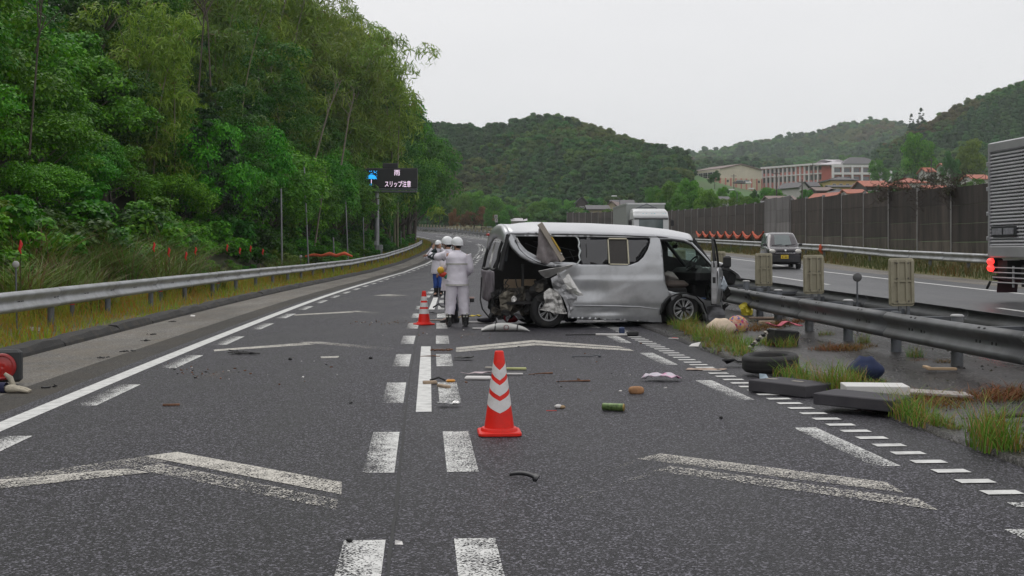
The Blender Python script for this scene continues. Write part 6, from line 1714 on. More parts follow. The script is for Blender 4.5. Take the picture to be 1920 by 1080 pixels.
# black tangle and grit in the left lane
b = MB(); r_ = random.Random(9)
for i in range(16):
    p = Vector((r_.uniform(-.14, .14), r_.uniform(-.12, .12), .012)); b.tube([p, p + Vector((r_.uniform(-.14, .14), r_.uniform(-.1, .1), r_.uniform(0, .05))), p + Vector((r_.uniform(-.22, .22), r_.uniform(-.12, .12), .01))], .008, 4)
o = one('black_tangle', 'tangle of thin black plastic strips in the left lane', 'plastic tangle', 456, 664, b, M_TRIM); o['kind'] = 'stuff'
for (px, py, l_) in ((544, 675, 'black round lump alone in the left lane'), (695, 673, 'small black lump near the faded dashes'), (1352, 786, 'small dark lump in the right lane by the cushions'), (655, 1018, 'black chip at the top of the nearest left dash')):
    q_ = .018 if py > 780 else .028; b = MB(); b.ball((0, 0, .015), (q_, q_ * .8, q_ * .7), 8, 6, fn=lambda d: 1 + .3 * noise.noise(d * 3)); one('black_lump', l_, 'lump', px, py, b, M_TRIM)
b = MB(); r_ = random.Random(19); 
for i in range(150):
    a = r_.choice([(400, 700, 70, 14), (360, 690, 60, 12), (770, 604, 60, 6), (700, 606, 60, 6), (870, 625, 120, 12), (1100, 700, 220, 60), (620, 700, 160, 60)])
    p = gp(a[0] + r_.gauss(0, a[2] * .5), a[1] + r_.gauss(0, a[3] * .5)); s_ = r_.uniform(.006, .018)
    b.box((p.x, p.y, s_ * .4), (s_ * 2, s_, s_ * .8), (r_.uniform(-.3, .3), r_.uniform(-.3, .3), r_.uniform(0, 3)), mi=r_.choice([0, 0, 1, 2]))
o = b.build('grit', [M_LEAFB, M_PLAS, M_TRIM]); tag(o, 'crumbs of glass, wood and plastic scattered over the road', 'debris', None, 'stuff')
# grey-brown dirt smears on the asphalt
b = MB(); r_ = random.Random(29)
m_d = paint_mat('dirt_smear', (.17, .13, .10))
for i, (px, py, w, d_) in enumerate([(400, 705, 90, 30), (740, 605, 90, 9), (870, 628, 100, 14), (330, 760, 60, 12), (830, 655, 50, 10)]):
    a = P(px - w / 2, py + d_ / 2); c = P(px + w / 2, py - d_ / 2); mid = (a + c) / 2
    vs = [mid] + [mid + Vector((math.cos(t) * w / 2 / ppm(py) * r_.uniform(.7, 1.2), math.sin(t) * abs(P(px, py - d_ / 2).y - P(px, py + d_ / 2).y) / 2 * r_.uniform(.7, 1.2), 0)) for t in np.linspace(0, 6.28, 17)[:-1]]
    k = len(b.v); b.add([(v.x, v.y, .009) for v in vs], [(0, 1 + j, 1 + (j + 1) % 16) for j in range(16)])
o = b.build('dirt_smear', m_d, road); set_wear(o.data, [(.62 if i % 17 == 0 else 1.0) for i in range(len(b.v))])
# bits round the officers and under the van tail
M_BAGW = mk('white_bag', (.48, .48, .46), .5, var=.12, vs=5)
bd = thing('long_bag', 'long pale bag with black straps lying under the torn van corner', 'bag', gp(947, 621), R(2))
b = MB(); rings = []
for i in range(22):
    u = i / 21; x = -.45 + .92 * u; r_ = .09 * math.sin(math.pi * min(1, max(.02, u * 1.02))) ** .5 * (1 - .25 * u)
    rings.append([(x, .13 * math.cos(t) * (1 - .2 * u), max(.002, r_ + r_ * math.sin(t)) + .006 * noise.noise(Vector((x * 9, t * 2, 0)))) for t in np.linspace(0, 6.28, 15)[:-1]])
b.loft(rings); b.build('bag', M_BAGW, bd)
for x in (-.20, .22):
    b = MB(); b.tube([(x, -.14, .01), (x + .01, -.12, .09), (x + .02, 0, .18 - .05 * (x > 0)), (x + .03, .12, .08)], .012, 6); b.build('strap', M_TRIM, bd)
b = MB(); b.tube([(.02 + .045 * math.cos(t), -.128 - .0 * t, .08 + .045 * math.sin(t)) for t in np.linspace(0, 6.28, 13)], .006, 4); b.build('emblem', mk('dull_red', (.20, .06, .07), .6), bd)
b = MB(); b.ball((0, 0, .07), (.2, .1, .07), 14, 8); one('black_sack', 'black sack behind the pale bag under the van tail', 'sack', 912, 606, b, mk('navy_sack', (.018, .018, .03), .5, var=.2), 0)
b = MB(); b.cbox((0, 0, .02), (.62, .1, .03), .006); one('white_plank', 'narrow white plank between the officers and the van', 'plank', 897, 606, b, M_PLAS, R(1))
b = MB(); b.cbox((0, 0, .015), (.34, .12, .02), .006); one('white_plank', 'short white plank left of the pale bag', 'plank', 902, 617, b, M_PLAS, R(3))
rb = thing('red_canister', 'red canister under the torn rear of the van', 'canister', gp(958, 607), R(10))
b = MB(); b.cbox((0, 0, .17), (.32, .22, .28), .06); b.build('body', mk('red_plastic_can', (.36, .012, .03), .45, var=.2), rb)
b = MB(); b.lathe([(.06, -.13), (.09, -.12), (.09, -.115), (.03, -.11)], (-.05, 0, .2), 'Y', 16); b.build('cap', M_TRIM, rb)
b = MB(); b.sheet([(-.13, -.08), (.1, -.1), (.16, .0), (.05, .1), (-.12, .07)], lambda x, y: (x, y, .07 + .06 * noise.noise(Vector((x * 10, y * 10, 5)))), step=.035); one('yellow_cloth', 'yellow crumpled glove on the road right of the nearest officer', 'glove', 890, 598, b, mk('yellow_cloth', (.58, .43, .04), .8, var=.3, vs=9), 0, None, .01)
b = MB(); b.sheet([(-.08, -.06), (.06, -.08), (.1, .0), (.03, .08), (-.08, .05)], lambda x, y: (x, y, .05 + .05 * noise.noise(Vector((x * 10, y * 10, 9)))), step=.03); one('yellow_cloth', 'yellow scrap on the road between the nearest officer\'s boots', 'scrap', 856, 597, b, mk('ochre_cloth', (.50, .33, .05), .8, var=.3, vs=9), 0, None, .01)
bk = thing('pink_block', 'dark block with a pale pink top standing on the road behind the officers', 'block', gp(881, 566), 0)
b = MB(); b.cbox((0, 0, .05), (.26, .16, .10), .01); b.build('body', M_TRIM, bk); b = MB(); b.cbox((0, 0, .12), (.26, .16, .05), .008); b.build('top', mk('dusty_pink', (.42, .30, .27), .8, var=.1), bk)
b = MB(); b.sheet([(-.4, -.04), (0, -.09), (.3, .0), (.1, .05)], lambda x, y: (x, y, .03 + .03 * noise.noise(Vector((x * 6, y * 6, 2)))), step=.05); one('black_shard', 'black plastic shard right of the farther cone', 'shard', 812, 589, b, M_TRIM, R(8), None, .012)
b = MB(); b.cbox((0, 0, .012), (.38, .14, .016), .004); one('cardboard', 'brown cardboard strip on the road right of the farther cone', 'cardboard', 820, 601, b, mk('cardboard', (.32, .24, .19), .85, var=.2), R(5))
b = MB(); b.tube([(-.2, 0, .02), (-.05, .0, .12), (.02, 0, .04), (.22, .02, .03)], .022, 5); one('bracket', 'bent dark bracket on the lane line behind the farther cone', 'bracket', 826, 578, b, M_TRIM, 0)
b = MB(); b.ball((0, 0, .06), (.12, .06, .06), 12, 8); b.ball((.09, 0, .05), (.07, .05, .05), 10, 6); one('dark_shoe', 'dark blue shoe under the middle of the van', 'shoe', 1072, 604, b, mk('shoe', (.015, .02, .045), .6), R(170))
b = MB(); b.sheet([(-.3, -.04), (.3, -.05), (.34, .04), (-.25, .06)], lambda x, y: (x, y, .02 + .02 * noise.noise(Vector((x * 6, y * 6, 2)))), step=.06); one('white_sheet', 'white sheet scrap on the road beneath the van', 'scrap', 1148, 606, b, M_PLAS, 0, None, .008)
b = MB(); b.cbox((0, 0, .015), (.17, .035, .014), .004, mi=0); b.cbox((.02, .01, .025), (.1, .02, .008), .003, mi=1); one('packet', 'small white and red packet at the median edge below the van', 'packet', 1263, 635, b, [M_PLAS, M_REDTAPE], R(-25))
b = MB(); b.add([(-.09, 0, .0), (.05, -.04, .0), (.12, .05, .06), (-.02, .07, .03)], [(0, 1, 2, 3)]); one('paper_scrap', 'small white scrap on the median edge in front of the grass', 'scrap', 1302, 648, b, M_PLAS, .2, None, .006)
b = MB(); b.add([(-.05, 0, 0), (.06, -.04, 0), (.05, .05, .06), (-.04, .04, .07)], [(0, 1, 2, 3)]); one('paper_scrap', 'pale blue scrap behind the left end of the grey cushion', 'scrap', 1432, 712, b, mk('blue_scrap', (.36, .45, .52), .6), .2, None, .006)
b = MB(); b.sheet([(-.1, -.05), (.09, -.06), (.12, .04), (-.08, .06)], lambda x, y: (x, y, .03 + .03 * noise.noise(Vector((x * 12, y * 12, 2)))), step=.03); one('dark_rag', 'dark purple rag under the front of the grey cushion', 'rag', 1620, 775, b, mk('purple_rag', (.10, .07, .075), .8, var=.3), 0, None, .01)
b = MB(); b.add([(-.022, 0, 0), (.02, -.015, 0), (.018, .02, .01), (-.018, .015, .02)], [(0, 1, 2, 3)]); one('paper_scrap', 'tiny white chip on the joint between the nearest dashes', 'scrap', 748, 1021, b, M_PLAS, .2, None, .006)
b = MB(); b.add([(-.05, 0, 0), (.05, -.03, 0), (.06, .03, .02), (-.04, .04, .03)], [(0, 1, 2, 3)]); one('paper_scrap', 'white scrap at the kerb of the left shoulder', 'scrap', 361, 593, b, M_PLAS, .2, None, .006)
b = MB(); b.add([(-.14, 0, .0), (.10, -.03, 0), (.12, .05, .12), (-.10, .06, .14)], [(0, 1, 2, 3)]); one('paper_scrap', 'pale crumpled paper in the verge grass above the red lamp', 'scrap', 62, 627, b, M_TAGW, .2, None, .006)
for k, (px, py) in enumerate([(190, 672), (240, 660), (270, 640), (325, 604), (90, 727), (285, 628)]):
    b = MB(); r_ = random.Random(k)
    for i in range(6): p = Vector((r_.uniform(-.06, .06), r_.uniform(-.07, .07), .01)); b.tube([p, p + Vector((r_.uniform(-.04, .04), r_.uniform(-.04, .04), r_.uniform(0, .02))), p + Vector((r_.uniform(-.06, .06), r_.uniform(-.06, .06), 0))], r_.uniform(.004, .01), 4)
    o = one('bark_scrap', 'dark scraps of bark on the left shoulder', 'bark scrap', px, py, b, M_TRIM, 0, 'bark scraps on the left shoulder'); o['kind'] = 'stuff'
b = MB(); b.box((0, 0, .012), (.16, .04, .016)); one('rust_scrap', 'rust brown scrap in the left lane by the edge dashes', 'scrap', 321, 761, b, M_LEAFB, .2)

# stones, moss lumps and leaf litter on the median paving
b = MB(); r_ = random.Random(61)
for i in range(2600):
    y = 7.5 + 26 * r_.random() ** 1.5; t = r_.choice([r_.uniform(4.45, 6.3), r_.uniform(4.4, 5.1), r_.uniform(5.9, 8.3)])
    if noise.noise(Vector((y * .8, t * 1.1, 4))) + r_.gauss(0, .25) < .0: continue
    p = W(y, t, .055); s_ = r_.uniform(.006, .02) * (1.6 if r_.random() < .12 else 1)
    vs = [Vector((math.cos(a) * s_ * r_.uniform(.7, 1.3), math.sin(a) * s_ * r_.uniform(.7, 1.3), -.004)) + p for a in (0, 1.26, 2.5, 3.8, 5.0)] + [p + Vector((r_.uniform(-.3, .3) * s_, 0, s_ * r_.uniform(.5, 1.0)))]
    b.add(vs, [(0, 1, 5), (1, 2, 5), (2, 3, 5), (3, 4, 5), (4, 0, 5)], r_.choice([0, 0, 1, 2]))
o = b.build('gravel', [mk('dark_grit', (.03, .028, .026), .85, var=.3), mk('grey_stone', (.16, .15, .14), .8, var=.3), mk('moss_lump', (.035, .034, .018), .95, var=.3)]); tag(o, 'grit, small stones and moss lumps on the median paving', 'gravel', None, 'stuff')
# ================================================================ LEAVES
def clumps(kind, rg, n, rad, hgt, z0):
    """centres and radii of the leaf clumps that make up a crown"""
    C_, r_ = [], []
    for i in range(n):
        while True:
            d = rg.normal(size=3); d /= np.linalg.norm(d)
            if kind != 'dome' or d[2] > -.45: break
        q = rg.uniform(.45, 1.0)
        p = d * q * np.array([rad, rad, hgt / 2])
        p[2] += z0 + hgt / 2
        C_.append(p); r_.append(rg.uniform(.26, .48) * rad * (1.1 - .4 * q))
    return np.array(C_), np.array(r_)
def leaves(C_, r_, n, ll, lw, rg, droop=.35, up=.55, flat=.7):
    """n folded leaves on the shells of the clumps, as an array mesh"""
    w = r_ ** 2; k = rg.choice(len(C_), n, p=w / w.sum())
    d = rg.normal(size=(n, 3)); d /= np.linalg.norm(d, axis=1)[:, None]
    d[:, 2] = np.where(rg.random(n) < .7, np.abs(d[:, 2]), d[:, 2])
    q = 1 - .55 * rg.random(n) ** 1.6
    p = C_[k] + d * (r_[k] * q)[:, None] * np.array([1, 1, flat])
    nrm = d * .6 + np.array([0, 0, up]) + rg.normal(size=(n, 3)) * .38
    nrm /= np.linalg.norm(nrm, axis=1)[:, None]
    ax = rg.normal(size=(n, 3)) + d * .6 + np.array([0, 0, -droop]); ax -= nrm * (ax * nrm).sum(1)[:, None]
    ax /= np.linalg.norm(ax, axis=1)[:, None]
    sd = np.cross(nrm, ax)
    s = rg.uniform(.65, 1.3, n)[:, None]
    L, Wd = ll * s, lw * s
    v0 = p - ax * L * .5; v2 = p + ax * L * .5 - nrm * L * .12
    m = p - ax * L * .06 + nrm * L * .06
    v1 = m + sd * Wd * .5; v3 = m - sd * Wd * .5
    V = np.stack([v0, v1, v2, v3], 1).reshape(-1, 3)
    Fq = np.arange(n * 4).reshape(-1, 4)
    return V, Fq
def blades(n, base_fn, hgt, wid, bend, rg, segs=3):
    """grass blades: tapering, bending ribbons"""
    B, hs = base_fn(n)
    a = rg.uniform(0, 2 * np.pi, n); dx, dy = np.cos(a), np.sin(a)
    h = hgt * hs * rg.uniform(.55, 1.25, n); bd = bend * rg.uniform(.3, 1.4, n) * h
    pa = a + np.pi / 2 + rg.uniform(-.5, .5, n); px, py = np.cos(pa), np.sin(pa)
    V = []
    for i in range(segs + 1):
        u = i / segs; w = wid * (1 - u) ** .8 * .5 * rg.uniform(.8, 1.2, n) + .0008
        x = B[:, 0] + dx * bd * u ** 2; y = B[:, 1] + dy * bd * u ** 2; z = B[:, 2] + h * (u - .22 * u ** 3 * bend)
        V.append(np.stack([x - px * w, y - py * w, z], 1)); V.append(np.stack([x + px * w, y + py * w, z], 1))
    V = np.stack(V, 1).reshape(-1, 3)
    k = (segs + 1) * 2
    q = np.array([[2 * i, 2 * i + 1, 2 * i + 3, 2 * i + 2] for i in range(segs)])
    Fq = (np.arange(n)[:, None, None] * k + q[None]).reshape(-1, 4)
    return V, Fq
M_PBARK = mk('pale_bark', (.20, .17, .13), .85, var=.3, vs=6)
M_LEAF = leaf_mat('broad_leaf', (.026, .158, .004), (.120, .35, .010), val=.28, trans=.3, rough=.5)
M_LEAFD = leaf_mat('dark_leaf', (.018, .10, .006), (.065, .19, .012), val=.3)
M_LEAFY = leaf_mat('yellow_green_leaf', (.070, .15, .010), (.14, .24, .016), val=.25)
M_BAMB = leaf_mat('bamboo_leaf', (.10, .185, .014), (.22, .31, .032), val=.3, trans=.35, dead=(.17, .13, .05), dead_amt=.02)
M_CEDAR = leaf_mat('cedar_needles', (.010, .040, .012), (.030, .075, .018), trans=.2, val=.3)
M_RUST = leaf_mat('rust_leaf', (.14, .075, .020), (.24, .12, .03), val=.25)
M_CULM = mk('bamboo_culm', (.17, .16, .09), .5, var=.3, vs=3)
def mesh_of(mb, name, mats):
    me = bpy.data.meshes.new(name); me.from_pydata(mb.v, [], mb.f)
    for m in mats: me.materials.append(m)
    me.polygons.foreach_set('material_index', mb.m); me.polygons.foreach_set('use_smooth', mb.sm); me.update(); return me
def trunk_mesh(name, h, r, seed, mat, spread, nl=6, lean=.1):
    rg = random.Random(seed); b = MB()
    path = [(0, 0, -.6)]
    x = y = 0
    for i in range(1, 7):
        x += rg.uniform(-lean, lean) * h * .2; y += rg.uniform(-lean, lean) * h * .2; path.append((x, y, h * i / 6))
    b.tube(path, [r * (1.25 - i * .17) for i in range(7)], 8)
    for i in range(nl):
        k = rg.randint(2, 5); p = Vector(path[k]); a = rg.uniform(0, 6.28); L = spread * rg.uniform(.5, .95)
        q = p + Vector((math.cos(a) * L * .55, math.sin(a) * L * .55, L * .35)); e = p + Vector((math.cos(a) * L, math.sin(a) * L, L * .8))
        b.tube([p, q, e], [r * .42, r * .26, r * .08], 6)
    return mesh_of(b, name, [mat])
def broad_proto(seed, rad, hgt, z0, n, ll, lw, mat, nc=34, kind='dome'):
    rg = np.random.default_rng(seed)
    C_, r_ = clumps(kind, rg, nc, rad, hgt, z0)
    V, Fq = leaves(C_, r_, n, ll, lw, rg)
    return np_mesh('crown', V, Fq, mat)
def bamboo_proto(seed, h, n=9500):
    """a clump of arching culms with drooping sprays of narrow leaves"""
    rg = np.random.default_rng(seed); b = MB(); C_, r_ = [], []
    for i in range(5):
        a = rg.uniform(0, 6.28); x, y = rg.normal(0, .8, 2); lean = rg.uniform(.8, 2.6); hh = h * rg.uniform(.7, 1.0)
        path = [(x + math.cos(a) * lean * u ** 2.6, y + math.sin(a) * lean * u ** 2.6, -.6 + (hh + .6) * (u - .10 * u ** 4)) for u in np.linspace(0, 1, 9)]
        b.tube(path, [.055 * (1 - .8 * u) + .006 for u in np.linspace(0, 1, 9)], 6)
        for u in np.linspace(.2, 1, 15):
            k = min(int(u * 8), 7); f_ = u * 8 - k; p = np.array(path[k]) * (1 - f_) + np.array(path[k + 1]) * f_
            q = rg.normal(0, .55, 3) * (1.25 - u * .5); C_.append(p + q * [1, 1, .5]); r_.append(rg.uniform(.5, 1.1) * (1.1 - .35 * u))
    V, Fq = leaves(np.array(C_), np.array(r_), n, .40, .062, rg, droop=1.3, up=.25, flat=.9)
    return mesh_of(b, 'culm', [M_CULM]), np_mesh('crown', V, Fq, M_BAMB)
def conifer_proto(seed, h, rad, n=3600, mat=None):
    rg = np.random.default_rng(seed); C_, r_ = [], []
    for i in range(54):
        u = rg.uniform(.0, 1) ** .8; a = rg.uniform(0, 6.28); rr = rad * (1 - u) ** .75 * rg.uniform(.55, 1)
        C_.append([math.cos(a) * rr, math.sin(a) * rr, h * (.22 + .78 * u)]); r_.append(max(.25, rad * .33 * (1.1 - u)))
    V, Fq = leaves(np.array(C_), np.array(r_), n, .38, .16, rg, droop=.8, up=.3, flat=.6)
    return np_mesh('crown', V, Fq, mat or M_CEDAR)
T_BROAD = [trunk_mesh('trunk', 3.2, .13, 40 + i, M_BARK, 2.0) for i in range(3)]
T_TALL = [trunk_mesh('trunk', 9.0, .17, 50 + i, M_BARK, 2.2, 8, .05) for i in range(2)]
BROAD = [broad_proto(s, 2.7, 4.4, 1.0, 10500, .165, .10, M_LEAF) for s in (1, 2, 3)]
BROADD = [broad_proto(s, 2.7, 4.6, 1.0, 10000, .155, .085, M_LEAFD) for s in (4, 5)]
BROADY = [broad_proto(s, 2.6, 4.2, 1.0, 6000, .18, .10, M_LEAFY) for s in (6,)]
BROADR = [broad_proto(s, 2.6, 4.2, 1.0, 5000, .20, .12, M_RUST) for s in (21,)]
SHRUB = [broad_proto(s, 1.1, 1.5, .05, 1900, .15, .095, m_, 16) for s, m_ in ((7, M_LEAF), (8, M_LEAFD), (9, M_LEAF), (10, M_LEAFY))]
TALLD = [broad_proto(s, 2.6, 9.0, 3.0, 7500, .22, .10, M_LEAFD, 46, 'ball') for s in (11, 12)]
BAMB = [bamboo_proto(s, 13.0) for s in (13, 14, 15)]
CEDAR = [conifer_proto(s, 14.0, 2.6, 5200) for s in (16, 17)]
def plant(kind, trunk, crown, loc, sc, rz, label, cat, group, szf=None, tn='trunk', cn='crown'):
    o = thing(kind, label, cat, loc, rz, group); o.scale = szf if szf else (sc, sc, sc)
    if trunk: link(tn, trunk, o)
    link(cn, crown, o)
    return o
G_NEAR = 'broadleaf trees on the left bank'; L_NEAR = 'bright green broadleaf tree crowded with others on the left bank'
G_BAM = 'bamboo clumps on the left bank'; L_BAM = 'olive green drooping bamboo clump rising above the wood on the left bank'
G_DRK = 'dark trees on the left bank'; L_DRK = 'tall dark evergreen tree in the shade of the left bank wood'
G_SHR = 'shrubs along the foot of the wood'; L_SHR = 'leafy green shrub in the undergrowth along the foot of the left wood'
rg = random.Random(21)
def bl(y, t, dz=0.0):
    p = W(y, t); p.z = p.z + dz - .15; return p
# shrubs at the foot of the bank
y = 14.0
while y < 185:
    for t0, s0 in ((-8.7, .5), (-9.5, .75), (-10.6, 1.0), (-11.6, 1.2)):
        if rg.random() < .14: continue
        yy = y + rg.uniform(-.8, .8); s_ = s0 * rg.uniform(.7, 1.25)
        if 28 < yy < 60 and t0 > -10: s_ *= .55
        o = plant('shrub', None, rg.choice(SHRUB[:3] if rg.random() < .8 else SHRUB), bl(yy, t0 + rg.uniform(-.4, .4), -.1), 1, rg.uniform(0, 6.28), L_SHR, 'shrub', G_SHR, (s_ * 1.15, s_ * 1.15, s_))
    y += 1.9 if y < 60 else 3.4
# near broadleaf wood
y = 15.0
while y < 66:
    for t0, s0 in ((-13.0, .62), (-15.6, .95), (-19.0, 1.15), (-23.5, 1.4), (-29, 1.6), (-36, 1.8), (-44, 2.0)):
        if t0 < -20 and rg.random() < .25: continue
        yy = y + rg.uniform(-1.4, 1.4); s_ = s0 * rg.uniform(.78, 1.25)
        r_ = rg.random()
        if t0 < -22 and y > 40: cr, tk, l_, g_ = rg.choice(BROADD), rg.choice(T_BROAD), L_DRK, G_DRK
        elif r_ < .80: cr, tk, l_, g_ = rg.choice(BROAD), rg.choice(T_BROAD), L_NEAR, G_NEAR
        elif r_ < .94: cr, tk, l_, g_ = rg.choice(BROADD), rg.choice(T_BROAD), L_DRK, G_DRK
        else: cr, tk, l_, g_ = BROADY[0], rg.choice(T_BROAD), L_NEAR, G_NEAR
        plant('broadleaf_tree', tk, cr, bl(yy, t0 + rg.uniform(-1, 1)), s_, rg.uniform(0, 6.28), l_, 'tree', g_, (s_ * rg.uniform(.9, 1.15), s_ * rg.uniform(.9, 1.15), s_ * rg.uniform(.85, 1.15)))
    y += 3.3
# tall bamboo and dark trees farther on
y = 58.0
while y < 178:
    for t0 in (-11.3, -13.5, -17, -21.5, -27):
        yy = y + rg.uniform(-1.5, 1.5); r_ = rg.random()
        if t0 < -20 and rg.random() < .3: continue
        if 72 < y < 109 and t0 > -15: r_ = .95 if t0 > -12 else .8
        if t0 < -16 and y < 86: r_ = .7 + .3 * r_
        if (t0 < -12 and r_ < .66) or (t0 > -12 and r_ < .35 and y < 150):
            cu, cr = rg.choice(BAMB); s_ = rg.uniform(.85, 1.22) * (1.72 if 88 < y < 165 else 1.3 if y > 70 else 1.0)
            plant('bamboo_clump', cu, cr, bl(yy, t0 + rg.uniform(-.7, .7)), s_, rg.uniform(0, 6.28), L_BAM, 'bamboo', G_BAM, None, 'culm')
        elif r_ < .86:
            s_ = rg.uniform(.8, 1.25) * (1.0 if t0 < -12 else .62)
            plant('dark_tree', rg.choice(T_TALL), rg.choice(TALLD if rg.random() < .6 else CEDAR), bl(yy, t0 + rg.uniform(-.7, .7)), s_, rg.uniform(0, 6.28), L_DRK, 'tree', G_DRK)
        else:
            s_ = rg.uniform(.8, 1.3); plant('broadleaf_tree', rg.choice(T_BROAD), rg.choice(BROAD + BROADD), bl(yy, t0), s_, rg.uniform(0, 6.28), L_NEAR, 'tree', G_NEAR)
    y += 4.2
y = 58.0
while y < 150:
    s_ = rg.uniform(.75, 1.25)
    plant('broadleaf_tree', rg.choice(T_BROAD), rg.choice(BROAD), bl(y + rg.uniform(-1, 1), rg.uniform(-11.6, -10.6), -.5), s_, rg.uniform(0, 6.28), L_NEAR, 'tree', G_NEAR, (s_ * .9, s_ * .9, s_ * rg.uniform(1, 1.5)))
    y += 4.6
# the bright broadleaf trees behind the sign, where the wood ends
G_END = 'broadleaf trees at the end of the wood'; L_END = 'bushy green broadleaf tree at the far end of the left wood behind the electronic sign'
for (yy, t, s_) in [(120, -10.5, 1.3), (128, -9.8, 1.6), (136, -9.6, 1.9), (143, -9.2, 2.0), (150, -8.8, 2.2), (156, -8.9, 2.4), (163, -8.2, 2.5), (168, -8.6, 1.5), (173, -9, 2.3), (182, -9, 2.3), (192, -9, 2.3), (205, -9, 2.2), (158, -12.5, 2.9), (168, -13, 2.8), (148, -12.5, 2.8), (180, -13, 2.6), (195, -12, 2.5), (215, -11, 2.4), (235, -11, 2.3), (255, -11, 2.3)]:
    plant('broadleaf_tree', rg.choice(T_BROAD), rg.choice(BROAD if rg.random() < .7 else BROADD), bl(yy, t, -.3), s_, rg.uniform(0, 6.28), L_END, 'tree', G_END, (s_ * .85, s_ * .85, s_ * 1.15))
# bare and pale stems showing in the wood
G_STEM = 'bare leaning stems in the left wood'
for (px0, py0, px1, py1, yy) in [(55, 190, 80, -10, 34), (372, 95, 386, -10, 42), (395, 80, 378, -10, 42), (590, 260, 640, 150, 84), (640, 270, 665, 175, 88), (480, 470, 500, 380, 70), (590, 420, 612, 330, 80)]:
    a, c = PY(px0, py0, yy), PY(px1, py1, yy)
    o = thing('bare_stem', 'bare pale leaning stem showing between leaves of the left bank wood', 'tree', a, 0, G_STEM)
    d = c - a
    b = MB(); b.tube([(0, 0, -1.5), d * .5 + Vector((.05, 0, 0)), d], [.03, .024, .016] if yy < 50 else [.07, .05, .03], 6)
    b.build('trunk', M_BARK if yy < 50 else M_PBARK, o)
    b = MB()
    for i in range(5):
        q = d * (.45 + .12 * i); b.tube([q, q + Vector((rg.uniform(-.5, .5), rg.uniform(-.4, .2), .6)), q + Vector((rg.uniform(-1, 1), rg.uniform(-.5, .3), 1.3))], [.025, .018, .006], 5)
    stuff(b.build('twig', M_BARK if yy < 50 else M_PBARK, o))

# ---------------------------------------------------------------- grasses
M_GRASS = leaf_mat('verge_grass', (.15, .27, .016), (.34, .40, .04), trans=.45, rough=.6, val=.0, dead=(.40, .17, .035), dead_amt=.22, patch=(.32, .22, .035), pscale=.6)
M_GRASSG = leaf_mat('fresh_grass', (.085, .200, .016), (.20, .33, .040), trans=.3, rough=.6, val=.0, dead=(.34, .22, .07), dead_amt=.3)
M_GRASSB = leaf_mat('rust_grass', (.16, .068, .022), (.25, .115, .035), trans=.3, rough=.7, val=.0, dead=(.13, .12, .03), dead_amt=.2)
M_REED = leaf_mat('tall_grass', (.07, .16, .016), (.18, .27, .04), trans=.3, rough=.5, val=.1, dead=(.19, .12, .055), dead_amt=.24)
rn = np.random.default_rng(5)
def verge_base(n):
    u = rn.random(n); y = 11 + (115 - 11) * u ** 1.7
    t = -6.12 - 2.3 * rn.random(n) ** .8
    B = np.array([W(float(a), float(c), -.02) for a, c in zip(y, t)])
    return B, 1 + .7 * (t < -7.3) - .25 * (t > -6.5)
V, Fq = blades(17000, verge_base, .27, .022, .7, rn, 2)
o = link('verge_grass', np_mesh('verge_grass', V, Fq, M_GRASS)); stuff(o, 'rough green and rust grass along the left verge under the guardrail')
def far_base(n):
    y = rn.uniform(60, 190, n); t = -6.1 - 3.4 * rn.random(n)
    return np.array([W(float(a), float(c), -.02) for a, c in zip(y, t)]), np.ones(n)
V, Fq = blades(9000, far_base, .4, .035, .5, rn, 2)
o = link('verge_grass', np_mesh('verge_grass', V, Fq, M_GRASS)); stuff(o, 'rough grass of the far left verge')
def rv_base(n):
    y = rn.uniform(30, 130, n); t = rn.uniform(18.9, 22.3, n)
    return np.array([W(float(a), float(c), -.02) for a, c in zip(y, t)]), np.ones(n)
V, Fq = blades(14000, rv_base, .42, .03, .5, rn, 2)
o = link('verge_grass', np_mesh('verge_grass', V, Fq, leaf_mat('dry_grass', (.13, .095, .03), (.20, .11, .035), val=0, dead=(.08, .11, .03), dead_amt=.3, patch=(.07, .10, .02), pscale=.25))); stuff(o, 'rust brown grass below the far guardrail')
# tall arching grass tussocks behind the left rail
def tussock(seed, n, h, wid, bend, spread, mat):
    r2 = np.random.default_rng(seed)
    def bf(k):
        a = r2.uniform(0, 6.28, k); q = spread * np.sqrt(r2.random(k)); return np.stack([np.cos(a) * q, np.sin(a) * q, np.full(k, -.03)], 1), np.ones(k)
    V, Fq = blades(n, bf, h, wid, bend, r2, 4)
    return np_mesh('tuft', V, Fq, mat)
TUS = [tussock(31, 260, 1.35, .022, 1.0, .35, M_REED), tussock(32, 240, 1.1, .02, 1.1, .35, M_REED), tussock(33, 200, 1.5, .02, .8, .3, M_REED)]
y = 15.0
while y < 75:
    for t0 in (-8.1, -8.9, -9.7):
        if rg.random() < (.45 if 24 < y < 45 else .8): continue
        yy = y + rg.uniform(-.6, .6); p = bl(yy, t0 + rg.uniform(-.4, .4), .12); s_ = rg.uniform(.7, 1.1) * (1.35 if 24 < y < 45 and t0 < -8.5 else .95)
        o = link('grass_tussock', rg.choice(TUS), None, p, rg.uniform(0, 6.28)); o.scale = (s_ * 1.1, s_ * 1.1, s_)
        tag(o, 'tall arching grass tussock between the left guardrail and the wood', 'grass tussock', 'tall grass tussocks behind the left guardrail')
    y += 1.3 if y < 45 else 2.6
